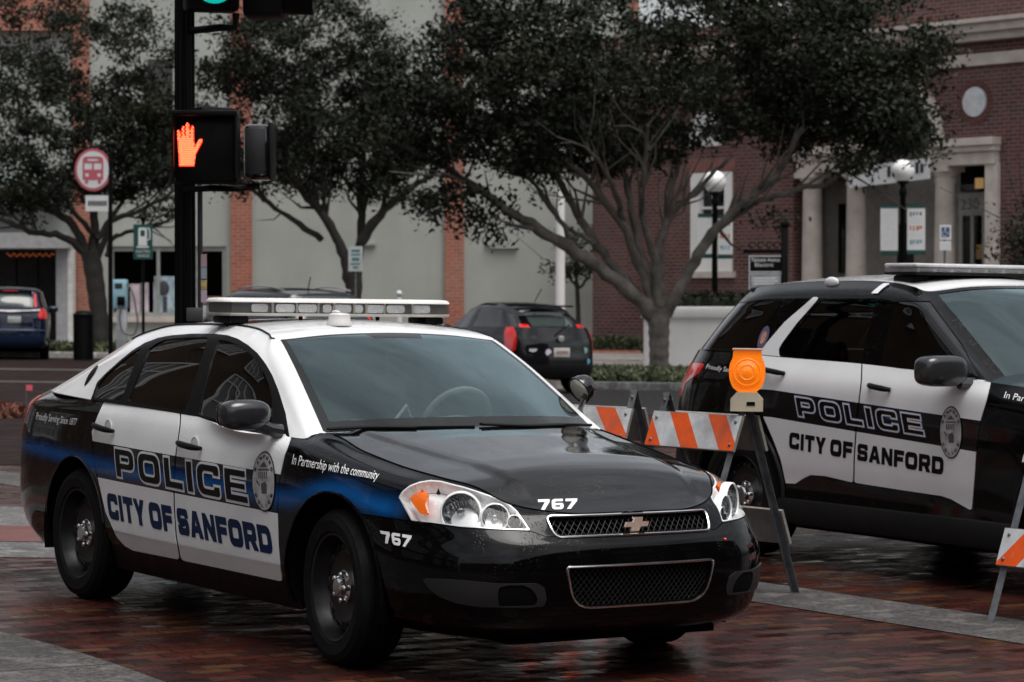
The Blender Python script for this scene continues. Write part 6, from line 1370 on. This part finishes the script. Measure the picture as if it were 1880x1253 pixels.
    for i, mt in ((0, emit('green lamp', (.0, .36, .31), .75)), (1, mat('amber lamp off', (.10, .05, .008), .3)), (2, mat('red lamp off', (.10, .008, .006), .3))):
        m = MB(); m.lathe([(rl, 0), (rl*.8, .02), (rl*.4, .035), (0, .04)], 28, Mt @ Matrix.Translation((0, -.002, i*.345)) @ Matrix.Rotation(R(90), 4, 'X')); m.build('lamp', mt, tl)
        V_ = []; nn = 22
        for j in range(nn+1):
            a = R(-50)+R(280)*j/nn; c_, s_ = math.cos(a), math.sin(a); dep = .24 if s_ > -.2 else .15
            for rr, yy in ((rl+.006, 0), (rl+.006, -dep), (rl+.010, -dep), (rl+.010, 0)): V_.append(Mt @ Vector((rr*c_, yy, i*.345+rr*s_)))
        m = MB(); m.add(V_, [(4*j+q_, 4*j+4+q_, 4*j+4+(q_+1) % 4, 4*j+(q_+1) % 4) for j in range(nn) for q_ in range(4)]); m.build('visor', M['post'], tl)
    t2 = bpy.data.objects.new('traffic_light', None); C.objects.link(t2); t2.parent = r; m = MB(); m.box((LX(440), -.22, Z(24)), (LX(514), .16, Z(24)+1.05), b=.03); m.build('housing', M['post'], t2)
    for i in range(3):
        m = MB(); m.lathe([(rl, 0), (rl+.01, .20), (rl+.016, .20), (rl+.006, 0)], 20, Matrix.Translation((LX(514), -.03, Z(24)+.18+.345*i)) @ Matrix.Rotation(R(90), 4, 'Y')); m.build('visor', M['post'], t2)
    br = MB(); br.tube([(0, 0, Z(48)), (LX(400), -.2, Z(46)), (LX(426), -.2, Z(46)), (LX(428), -.2, Z(20))], .026, 8); br.build('bracket', M['post'], r)
    return r
signal_pole()
# ------------------------------------------------------------------ signs, lamps and other things along the far kerb
def frame_at(px, Y): x = (px-940)/FPX*Y; return x, Y, Y/FPX, ground_z(x), (lambda p: (p-px)*Y/FPX), (lambda py: CAM_H+(544-py)*Y/FPX-ground_z(x))
def plate_box(name, x0, x1, z0, z1, y0, y1, m, par, b=0): q = MB(); q.box((x0, y0, z0), (x1, y1, z1), b=b); return q.build(name, m, par, smooth=bool(b))
def bus_sign():
    x, Y, k, zg, LX, Z = frame_at(203, 50); r = thing('bus_stop_sign', 'round white and pink bus stop sign on a black pole', 'bus stop sign', (x, Y, zg-.02))
    m = MB(); m.tube([(0, 0, -.1), (0, 0, Z(284))], .045, 10); m.build('pole', M['post'], r)
    cx, cz, R0 = LX(172), Z(311), 39*k; flat_x = LX(202); cl = lambda q: [(min(a, flat_x-cx-.01), b) for a, b in q]
    rd_ = lambda f: [(cx+a*.86, cz+b) for a, b in [(R0*f*math.cos(t), R0*f*math.sin(t)) for t in np.linspace(0, 2*math.pi, 41)[:-1]]]
    m = MB(); m.prism([(min(a, flat_x), b) for a, b in rd_(1)], -.03, .0); d = m.build('sign_plate', M['sign_pink'], r, smooth=False)
    m = MB(); m.prism([(min(a, flat_x), b) for a, b in rd_(.87)], -.034, -.0305); m.build('sign_face', M['sign_white'], d, smooth=False)
    b = MB(); w, h = 19*k, 22*k; body = round_poly([(cx-w, cz-h*.85, .03), (cx+w, cz-h*.85, .03), (cx+w, cz+h*1.1, .08), (cx-w, cz+h*1.1, .08)])
    holes = [[(cx-w*.82, cz+h*.02), (cx-w*.10, cz+h*.02), (cx-w*.10, cz+h*.55), (cx-w*.82, cz+h*.55)], [(cx+w*.10, cz+h*.02), (cx+w*.82, cz+h*.02), (cx+w*.82, cz+h*.55), (cx+w*.10, cz+h*.55)], [(cx-w*.5, cz+h*.74), (cx+w*.5, cz+h*.74), (cx+w*.5, cz+h*.92), (cx-w*.5, cz+h*.92)]]
    b.prism(body, -.038, -.0345, holes=holes)
    for sg in (-1, 1): b.box((cx+sg*w*.62-.03, -.038, cz-h*1.15), (cx+sg*w*.62+.03, -.0345, cz-h*.852))
    b.build('bus_symbol', M['sign_pink'], d, smooth=False); b = MB()
    for sg in (-1, 1): b.lathe([(.035, 0), (0, .002)], 12, Matrix.Translation((cx+sg*w*.58, -.0383, cz-h*.45)) @ Matrix.Rotation(R(90), 4, 'X'))
    b.build('bus_lamps', M['sign_white'], d, smooth=False)
    p = plate_box('lower_plate', LX(158), LX(201), Z(387), Z(358), -.03, -.002, M['sign_white'], r)
    V_, F_ = font_polys('BUS STOP') if False else (None, None); q = MB()
    for i in range(7): q.box((LX(163+5.0*i), -.034, Z(377)), (LX(166.6+5.0*i), -.0305, Z(368)))
    q.build('printing', M['ink'], p, smooth=False)
bus_sign()
def charging_sign():
    x, Y, k, zg, LX, Z = frame_at(263, 50); r = thing('charging_sign', 'dark green sign with a white charging point pictogram on a thin black pole', 'sign', (x, Y, zg-.02)); m = MB(); m.tube([(0, 0, -.1), (0, 0, Z(402))], .03, 8); m.ellipsoid((0, 0, Z(400)), (.06, .06, .06), 12, 8); m.build('pole', M['post'], r)
    s = plate_box('sign_face', LX(246), LX(281), Z(475), Z(411), -.05, -.032, M['sign_green'], r); q = MB()
    q.prism(round_poly([(LX(255), Z(450)), (LX(271), Z(450)), (LX(271), Z(417), .04), (LX(255), Z(417), .04)]), -.054, -.0505, holes=[[(LX(259), Z(433)), (LX(267), Z(433)), (LX(267), Z(422)), (LX(259), Z(422))]]); q.box((LX(252), -.054, Z(454)), (LX(274), -.0505, Z(451))); q.tube([(LX(272), -.052, Z(440)), (LX(276), -.052, Z(438)), (LX(276), -.052, Z(422)), (LX(273), -.052, Z(417))], .012, 6); q.build('pump_symbol', M['sign_white'], s, smooth=False)
    V_, F_ = font_polys('ELECTRIC'); mesh_obj('printing', [(LX(251)+v[0]*(LX(277)-LX(251)), -.0515, Z(463)+v[1]*5*k) for v in V_], F_, M['sign_white'], s, False); V_, F_ = font_polys('VEHICLE'); mesh_obj('printing', [(LX(252)+v[0]*(LX(275)-LX(252)), -.0515, Z(471)+v[1]*5*k) for v in V_], F_, M['sign_white'], s, False)
charging_sign()
def charger():
    x, Y, k, zg, LX, Z = frame_at(222, 58); r = thing('charging_station', 'pale blue and silver charging post with a hanging cable loop', 'charging station', (x, Y, zg))
    plate_box('pedestal', LX(214), LX(233), -.1, Z(568), -.08, .10, mat('charger silver', (.40, .41, .42), .4, .4), r, .02); plate_box('head', LX(207), LX(234), Z(568)+.003, Z(514), -.10, .12, mat('charger blue', (.27, .45, .52), .4), r, .03); plate_box('connector', LX(217), LX(231), Z(562), Z(545), -.16, -.102, M['post'], r, .02); plate_box('screen', LX(212), LX(226), Z(531), Z(521), -.105, -.101, M['ink'], r)
    m = MB(); m.tube(curve_pts([(LX(224), -.14, Z(560)), (LX(222), -.16, Z(590)), (LX(230), -.18, Z(612)), (LX(246), -.18, Z(616)), (LX(254), -.18, Z(600)), (LX(252), -.18, Z(570)), (LX(244), -.17, Z(535)), (LX(238), -.13, Z(524)), (LX(233), -.06, Z(522))], 40), .02, 6); m.build('cable', mat('cable grey', (.10, .10, .10), .5), r)
charger()
def bin_():
    x, Y, k, zg, LX, Z = frame_at(153, 60); r = thing('litter_bin', 'black slatted litter bin at the foot of the left tree', 'litter bin', (x, Y, zg)); m = MB(); rr = 18*k; zt = Z(582); m.lathe([(rr*.9, 0), (rr*.95, zt*.96), (rr*.9, zt*.97)], 24); m.build('liner', M['ink'], r); m = MB()
    for i in range(28): a = 2*math.pi*i/28; m.box((rr*.97, -.018, .03), (rr*1.02, .018, zt), Matrix.Rotation(a, 4, 'Z'))
    m.build('slats', M['post'], r, smooth=False); m = MB(); m.lathe([(rr*1.05, zt), (rr*1.06, zt+.05), (rr*.7, zt+.12), (rr*.3, zt+.14), (rr*.3, zt+.12), (rr*.68, zt+.10)], 24); m.build('lid', M['post'], r)
bin_()
def park_sign():
    x, Y, k, zg, LX, Z = frame_at(653, 64); r = thing('parking_sign', 'small white parking sign with teal printing in front of a dark trunk', 'sign', (x, Y, zg)); m = MB(); m.tube([(0, 0, -.1), (0, 0, Z(456))], .022, 8); m.build('post', M['galv'], r)
    s = plate_box('sign_face', LX(640), LX(666), Z(499), Z(453), -.05, -.025, mat('sign pale', (.45, .47, .47), .4), r); q = MB()
    for z0, z1, a, b in ((459, 464, 645, 661), (467, 470, 644, 662), (474, 480, 646, 660), (484, 487, 644, 662), (490, 494, 648, 658)): q.box((LX(a), -.054, Z(z1)), (LX(b), -.0505, Z(z0)))
    q.build('printing', M['sign_teal'], s, smooth=False)
park_sign()
def hc_sign():
    x, Y, k, zg, LX, Z = frame_at(1734, 50); r = thing('accessible_parking_sign', 'blue and white accessible parking sign near the right stone column', 'sign', (x, Y, zg)); m = MB(); m.tube([(0, 0, -.1), (0, 0, Z(415))], .022, 8); m.build('post', M['galv'], r)
    s = plate_box('sign_face', LX(1724), LX(1745), Z(441), Z(414), -.05, -.025, M['sign_white'], r); b = plate_box('blue_panel', LX(1727), LX(1742), Z(436), Z(418), -.054, -.0505, mat('sign blue', (.02, .06, .16), .4), s)
    q = MB(); q.ellipsoid((LX(1734), -.055, Z(421)), (.018, .003, .018), 8, 6); q.tube([(LX(1734), -.056, Z(423)), (LX(1734), -.056, Z(428)), (LX(1738), -.056, Z(428)), (LX(1739.5), -.056, Z(432))], .008, 5); q.tube([(LX(1733)+.045*math.cos(a), -.056, Z(430)+.045*math.sin(a)) for a in np.linspace(2, 5.6, 12)], .007, 5); q.build('wheelchair_symbol', M['sign_white'], b, smooth=False)
    s2 = plate_box('lower_plate', LX(1724), LX(1745), Z(461), Z(444), -.05, -.025, M['sign_white'], r); q = MB()
    for z in (447, 452, 457): q.box((LX(1727), -.054, Z(z+2.2)), (LX(1742), -.0505, Z(z)))
    q.build('printing', M['grey_vinyl'], s2, smooth=False)
hc_sign()
def white_pole():
    x, Y, k, zg, LX, Z = frame_at(1028.5, 64); r = thing('white_pole', 'tall plain white pole in front of the stucco wall', 'pole', (x, Y, zg)); m = MB(); m.lathe([(.16, -.1), (.16, .25), (.118, .3), (.108, 5), (.095, 11.5), (0, 11.5)], 20); m.build('shaft', M['white_wall'], r); m = MB(); m.ellipsoid((0, 0, 11.6), (.15, .15, .15), 12, 8); m.build('finial', M['white_wall'], r)
white_pole()
gt = NT('globe white'); gt.set(Base_Color=(.88, .88, .87, 1), Roughness=.3); gt.b.inputs['Subsurface Weight'].default_value = .9; gt.b.inputs['Subsurface Radius'].default_value = (.4, .4, .4); M['globe'] = gt.m
def lamp(px, Y, gy, label, ban, sd):
    x, Y, k, zg, LX, Z = frame_at(px, Y); r = thing('street_lamp', label, 'street lamp', (x, Y, zg), 'globe street lamps by the brick building'); zc = Z(gy); rg = 21*k
    m = MB(); m.lathe([(.17, -.1), (.17, .35), (.12, .5), (.085, .9), (.075, 1.0), (.062, zc-.55), (.085, zc-.5), (.085, zc-.42), (.06, zc-.38), (.06, zc-rg-.06), (.12, zc-rg-.02), (.13, zc-rg*.86)], 18); m.build('post', M['post'], r)
    m = MB(); m.ellipsoid((0, 0, zc), (rg, rg, rg), 26, 18); m.build('globe', M['globe'], r)
    random.seed(sd)
    for (a, b), y0, y1 in ban:
        bn = bpy.data.objects.new('banner', None); C.objects.link(bn); bn.parent = r; plate_box('cloth', LX(a), LX(b), Z(y1)+.0, Z(y0), -.012, .0, M['sign_white'], bn); plate_box('top_band', LX(a), LX(b), Z(y0+6), Z(y0), -.017, -.0125, M['sign_green'], bn); plate_box('bottom_band', LX(a), LX(b), Z(y1), Z(y1-7), -.017, -.0125, M['sign_green'], bn)
        w = b-a; cols = [M['sign_teal'], M['grey_vinyl'], mat('banner orange', (.45, .13, .06), .5), M['grey_vinyl'], mat('banner blue', (.16, .30, .36), .5)]
        for j in range(5):
            z0 = y0+13+j*(y1-y0-26)/5; q = MB()
            for i in range(4): q.box((LX(a+w*(.14+.18*i)), -.015, Z(z0+random.uniform(5, 9))), (LX(a+w*(.14+.18*i)+w*random.uniform(.08, .16)), -.0125, Z(z0)))
            q.build('printing', cols[j] if (a > px) else M['grey_vinyl'], bn, smooth=False)
        m = MB(); m.tube([(0, 0, Z(y0)), (LX(a if a < px else b), -.006, Z(y0))], .012, 6); m.tube([(0, 0, Z(y1)), (LX(a if a < px else b), -.006, Z(y1))], .012, 6); m.build('banner_arm', M['post'], r)
lamp(1312, 61, 335, 'globe lamp with two banners before the white window', [((1281, 1308), 394, 474), ((1318, 1345), 396, 475)], 3)
lamp(1657, 57, 315, 'globe lamp with two banners between the stone columns', [((1616, 1648), 377, 468), ((1665, 1698), 377, 467)], 5)
def board():
    x, Y, k, zg, LX, Z = frame_at(1440, 47); r = thing('notice_board', 'black hanging notice board with white lettering on a black post', 'sign', (x, Y, zg)); m = MB(); m.box((-.06, -.06, -.1), (.06, .06, Z(418)), b=.012); m.box((-.08, -.08, Z(418)+.002), (.08, .08, Z(408)), b=.02); m.build('post', M['post'], r)
    m = MB(); m.box((LX(1364), -.03, Z(466)), (-.062, .03, Z(459)))
    for c in (1380, 1396, 1412, 1426): m.tube([(LX(c)+.07*math.cos(a)*(1-.1*a), 0, Z(452)+.07*math.sin(a)*(1-.1*a)) for a in np.linspace(0, 5.6, 18)], .012, 5)
    m.build('scroll_arm', M['post'], r); bd = plate_box('board', LX(1374), LX(1437), Z(533), Z(470), -.03, .03, M['post'], r); q = MB()
    for z0, z1 in ((470.5, 501), (503, 532)):
        a, b = LX(1374.6), LX(1436.4)
        for u0, u1, v0, v1 in ((a, b, z0+1.6, z0), (a, b, z1, z1-1.6)): q.box((u0, -.034, Z(v0)), (u1, -.0305, Z(v1)))
        q.box((a, -.034, Z(z1-1.62)), (a+.015, -.0305, Z(z0+1.62))); q.box((b-.015, -.034, Z(z1-1.62)), (b, -.0305, Z(z0+1.62)))
    q.build('board_border', M['grey_vinyl'], bd, smooth=False); f = plate_box('lower_panel', LX(1378), LX(1433), Z(530), Z(506), -.0335, -.0305, mat('board grey', (.26, .27, .28), .5, var=.3, scale=9), bd)
    for txt, y0, y1, a, b in (('Palmetto Avenue', 474, 481.5, 1380, 1431), ('Electric', 484, 490.5, 1386, 1420)):
        V_, F_ = font_polys(txt); mesh_obj('printing', [(LX(a)+v[0]*(LX(b)-LX(a)), -.0315, Z(y1)+v[1]*(Z(y0)-Z(y1))) for v in V_], F_, M['sign_white'], bd, False)
    q = MB()
    for z in (511, 516, 521, 526): q.box((LX(1383), -.037, Z(z+2)), (LX(1428-(z % 3)*3), -.034, Z(z)))
    q.build('small_printing', M['sign_white'], f, smooth=False)
board()
def bollard():
    x, Y, k, zg, LX, Z = frame_at(733, 62); r = thing('white_bollard', 'slim white bollard with a round top behind the light bar', 'bollard', (x, Y, zg)); m = MB(); m.lathe([(.07, -.1), (.06, Z(550)), (.03, Z(549)), (.03, Z(546))], 14); m.build('post', M['white_wall'], r); m = MB(); m.ellipsoid((0, 0, Z(540)), (.075, .075, .075), 14, 10); m.build('knob', M['sign_white'], r)
bollard()
# ------------------------------------------------------------------ trees
tree('oak_tree', 'large live oak with pale spreading limbs beside the white wall', 53, (1210, 697), [(1210,697,38),(1210,640,36),(1209,590,38),(1207,568,42)],
 [([(1203,585),(1170,548),(1100,492),(1050,458),(985,418),(920,378),(860,335),(790,292),(700,250)],30,8,-1.2), ([(1196,575),(1150,520),(1090,440),(1060,395),(1040,350),(1000,300),(960,255),(940,190)],22,8,1.0),
  ([(1203,572),(1170,480),(1148,420),(1110,370),(1080,330),(1020,285),(960,240)],20,7,-.6), ([(1205,570),(1180,480),(1162,400),(1150,330),(1130,260),(1100,190)],20,8,1.6), ([(1208,565),(1200,470),(1180,400),(1182,320),(1190,230)],18,8,-1.6), ([(1210,565),(1205,480),(1225,400),(1240,320),(1262,240)],18,8,.6),
  ([(1213,566),(1212,520),(1214,450),(1238,385),(1288,342),(1335,295)],16,7,1.8), ([(1222,580),(1258,512),(1300,440),(1350,384),(1402,345),(1440,300),(1475,235)],24,9,-1.0), ([(1300,440),(1382,376),(1450,352),(1530,330),(1580,288),(1620,240)],13,7,-1.8), ([(1148,425),(1120,330),(1075,270)],12,6,-2.0), ([(1060,460),(1010,380),(970,330),(900,300)],11,5,.5), ([(1090,445),(1040,420),(990,330)],10,5,2)],
 [(1200,100,440,175,310,150,0), (900,140,230,165,160,150,-1), (1500,100,240,155,170,150,0), (1605,165,92,95,50,150,-1.5), (1640,240,72,54,34,160,-2), (822,345,60,62,11,110,-1.2), (760,225,110,85,36,140,-1), (1000,240,140,62,40,140,1), (1410,215,90,60,28,140,.5), (1690,105,38,48,10,120,-1), (905,395,50,45,7,90,-1), (1150,270,90,50,18,120,2), (1560,300,40,22,5,110,-1.8), (1425,395,22,10,2,80,-1.6), (1000,330,60,45,7,90,1)], .105, twigs=110)
tree('oak_tree', 'dark barked oak whose leaning trunk forks behind the small parking sign', 68, (650, 640), [(648,640,30),(649,575,27),(651,530,27)],
 [([(648,545),(635,480),(612,425),(582,382),(548,342),(520,295),(500,240)],24,8,-1.0), ([(590,440),(535,402),(472,356),(440,330)],13,5,-1.6), ([(653,540),(657,470),(665,390),(662,335),(668,270)],22,8,1.0), ([(662,445),(700,392),(742,356),(792,318),(830,280)],20,7,-.8), ([(600,400),(590,350),(600,300)],9,5,1.2), ([(700,392),(715,340),(740,300)],9,5,1.4)],
 [(560,150,210,185,230,140,0), (660,215,175,140,140,140,.5), (500,300,85,52,24,120,-1), (735,330,70,48,18,110,-.5), (450,330,45,30,7,100,-1.4), (610,300,90,45,18,110,1), (790,370,40,40,6,90,-.5), (470,110,90,110,50,130,-1)], .105, bark=M['bark_dark'], twigs=80)
tree('oak_tree', 'dark oak with low twisting branches behind the round bus stop sign', 66, (186, 652), [(187,652,36),(182,580,32),(172,500,34),(166,462,36)],
 [([(164,470),(112,434),(60,426),(0,402),(-50,380)],16,6,-1.5), ([(162,462),(122,402),(62,376),(2,350),(-40,320)],18,7,.8), ([(170,470),(174,420),(168,360),(150,300)],20,8,1), ([(180,470),(212,402),(258,386),(318,352)],14,5,-1), ([(196,470),(205,440),(252,422),(318,398),(340,380)],10,4,1.4), ([(172,430),(120,370),(90,310)],11,5,-1.8), ([(178,440),(230,360),(260,290)],11,5,1.6)],
 [(100,150,240,220,270,140,0), (250,250,105,120,70,140,.5), (30,320,130,58,40,120,-1), (296,320,50,38,10,110,-1), (180,330,100,45,22,110,1), (300,390,40,14,4,80,-1), (60,370,80,22,8,90,0)], .105, bark=M['bark_dark'], twigs=80)
tree('young_tree', 'slender young tree close to the stucco wall beside the white pole', 73, (1062, 600), [(1062,600,10),(1061,560,9),(1059,520,8)], [([(1059,530),(1045,505),(1028,480)],6,3,0), ([(1060,530),(1080,510),(1092,490)],6,3,.5), ([(1059,525),(1060,490),(1052,455)],6,3,-.4)], [(1045,492,34,20,7,90,0), (1080,480,26,22,4,70,0), (1050,440,30,40,6,70,0)], .10, group=None, bark=M['bark_dark'], twigs=14)
tree('shrub', 'dark leafy shrub at the right edge of the brick building', 48, (1905, 560), [(1905,560,8),(1905,500,7),(1905,450,6)], [([(1905,480),(1890,430),(1880,390)],5,3,0), ([(1905,470),(1915,420),(1925,380)],5,3,0)], [(1902,440,36,80,36,120,0)], .08, group=None, bark=M['bark_dark'], twigs=8)
# ------------------------------------------------------------------ parked cars behind
def c_mat(name, col): return mat(name, col, .10, spec=.3, coat=.4, var=.1)
dull = mat('wheel silver', (.25, .25, .26), .35, .7)
def hb_extra(car, rd, w, c, s):
    rear = w.both().bvh(); fx = lambda y, z: (rear.ray_cast(Vector((-4, y, z)), Vector((1, 0, 0)))[0] or Vector((-.9, y, z))).x
    z = .80*s[2]; pl = plate(car, fx(0, z)-.004, -.02, z, mat('plate pale', (.48, .44, .42), .5, var=.3, scale=20)); 
    q = MB()
    for i in range(6): q.box((fx(0, z)-.020, -.02-.11+i*.037, z-.03), (fx(0, z)-.0165, -.02-.11+i*.037+.024, z+.025))
    q.build('plate_number', mat('plate ink', (.20, .10, .09), .5), pl, smooth=False)
    z2 = 1.06*s[2]; m = MB(); m.lathe([(.055, .0), (.055, .01), (0, .014)], 20, Matrix.Translation((fx(0, z2), 0, z2)) @ Matrix.Rotation(R(-90), 4, 'Y')); m.build('badge', M['chrome'], car)
    for y, zz, r_, mt in ((.22, .80, .055, mat('sticker lilac', (.55, .52, .60), .5)), (-.50, .84, .05, mat('sticker green', (.18, .36, .32), .5)), (-.56, .63, .045, mat('sticker blue', (.10, .34, .50), .5))):
        zz *= s[2]; m = MB(); m.lathe([(r_, 0), (r_, .004), (0, .004)], 18, Matrix.Translation((fx(y, zz), y, zz)) @ Matrix.Rotation(R(-90), 4, 'Y')); m.build('sticker', mt, car)
    q = MB(); zz = .84*s[2]
    for i in range(5): q.box((fx(.45, zz)-.006, .56-i*.045-.035, zz-.02-.012*(i % 2)), (fx(.45, zz)-.001, .56-i*.045, zz+.025))
    q.build('model_lettering', M['grey_vinyl'], car, smooth=False)
    m = MB(); m.tube([(.05*s[0], 0, 1.76*s[2]), (-.25*s[0], 0, 1.76*s[2]+.22)], .008, 6); m.build('antenna', M['post'], car); m = MB(); m.tube([(fx(0, 1.25*s[2])-.03, .02, 1.22*s[2]), (-.80*s[0], -.30, 1.33*s[2])], .012, 6); m.build('rear_wiper', M['post'], car)
    sp = MB(); sp.box((-.56*s[0], -.56*s[1], 1.665*s[2]), (-.30*s[0], .56*s[1], 1.70*s[2]), b=.015); sp.build('rear_spoiler', car.children[0].data.materials[0], car)
lamp_low = lambda z0, z1, yw: (lambda V: np.maximum(np.maximum(np.abs(V[:, 2]-(z0+z1)/2)-(z1-z0)/2, V[:, 0]+.62), yw-np.abs(V[:, 1])))
hb = dict(lamp=lambda V: np.maximum(np.maximum(np.abs(V[:, 2]-1.06)-.25, np.maximum(V[:, 0]+.42+.35*(1.3-V[:, 2]), .83-.12*(V[:, 2]-1)-np.abs(V[:, 1]))), -1), lampc=lambda V, u, v: np.maximum(np.maximum(v-.75-(9.3-u)*.0, np.abs(u-8.9)-.38), -1), extra=hb_extra, wr=.31, rim=dull, sideglass=glass('pale side glass', (.6, .7, .68), 1.6, .02))
HBC = []
for i_, st_ in enumerate(SUV_CAN):
    q_ = []
    for (x_, y_, z_) in st_:
        k_ = max(0, (z_-1.2)/.5); q_.append((x_+(.22*k_ if i_ >= 8 else .08*k_ if i_ == 7 else 0), y_*(1-.12*k_), z_-.055*k_*((x_-1.0)/1.2)**2))
    HBC.append(q_)
hb['can'] = HBC
build_wagon('hatchback', 'black hatchback with tall red tail lights parked behind the windshield of the sedan', 'car', .40, 44.0, R(118), (.80, .865, .862), c_mat('hatchback black', (.004, .004, .005)), hb)
def crv_extra(car, rd, w, c, s):
    rear = w.both().bvh(); fx = lambda y, z: (rear.ray_cast(Vector((-4, y, z)), Vector((1, 0, 0)))[0] or Vector((-.9, y, z))).x
    z = .98*s[2]; plate(car, fx(0, z)-.004, -.10, z, mat('plate grey', (.36, .38, .36), .5, var=.4, scale=20)); zc = 1.17*s[2]; cb = MB(); P_ = [(fx(y, zc+.05*abs(y))-.012, y, zc+.05*abs(y)) for y in np.linspace(-.72*s[1], .72*s[1], 15)]; cb.tube(P_, .035, 8); cb.build('chrome_strip', M['chrome'], car)
    m = MB(); m.lathe([(.075, 0), (.075, .01), (0, .01)], 18, Matrix.Translation((fx(.35, z), .38, z)) @ Matrix.Rotation(R(-90), 4, 'Y')); m.build('sticker', M['grey_vinyl'], car)
    m = MB(); zz = .72*s[2]; P_ = [(fx(y, zz)-.006, y, zz) for y in np.linspace(-.86*s[1], .86*s[1], 15)]; m.tube(P_, .022, 6); m.build('bumper_strip', mat('bumper blue', (.02, .05, .13), .25, coat=.6), car)
    sp = MB(); sp.box((-.58*s[0], -.55*s[1], 1.665*s[2]), (-.30*s[0], .55*s[1], 1.70*s[2]), b=.015); sp.build('rear_spoiler', car.children[0].data.materials[0], car); m = MB(); m.box((-.60*s[0], -.17, 1.66*s[2]), (-.585*s[0], .17, 1.685*s[2])); m.build('brake_light', M['red_lens'], car, smooth=False)
crv = dict(lamp=lambda V: np.maximum(np.maximum(np.abs(V[:, 2]-1.13)-.12, V[:, 0]+.55), .70-np.abs(V[:, 1])), lampc=lambda V, u, v: np.maximum(np.maximum(v-2.9, np.abs(u-8.95)-.12), -1), extra=crv_extra, wr=.34, rim=dull, bumper=c_mat('suv lower blue', (.006, .014, .036)))
CR = build_wagon('parked_suv', 'dark blue suv with a chrome strip parked by the shop front on the left', 'car', -11.6, 60.5, R(100), (.90, .92, .945), c_mat('dark blue paint', (.005, .009, .022)), crv)
DK = build_wagon('parked_suv', 'dark suv with silver roof rails hidden behind the light bar', 'car', -3.05, 39.5, R(125), (.92, .94, .955), c_mat('dark charcoal paint', (.012, .013, .016)), dict(crv, sideglass=glass('green side glass', (.20, .34, .30), 1.2, .02), extra=lambda car, rd, w, c, s: ([ (lambda m: (m.tube(curve_pts([(1.2*s[0], sg*.62, 1.74*s[2]), (.9*s[0], sg*.62, 1.775*s[2]), (0, sg*.60, 1.765*s[2]), (-.25*s[0], sg*.58, 1.73*s[2])], 12), .012, 6), m.build('roof_rail', M['chrome'], car)))(MB()) for sg in (-1, 1)], (lambda m: (m.tube([(-.1, .1, 1.74*s[2]), (-.18, .1, 1.74*s[2]+.2)], .008, 6), m.build('antenna', M['post'], car)))(MB()))))
build_wagon('parked_car', 'dark car barely showing at the left frame edge before the mulch', 'car', -9.1, 37.6, R(90), (.86, .90, .86), c_mat('near black paint', (.01, .01, .011)), dict(hb, extra=lambda *a: None))
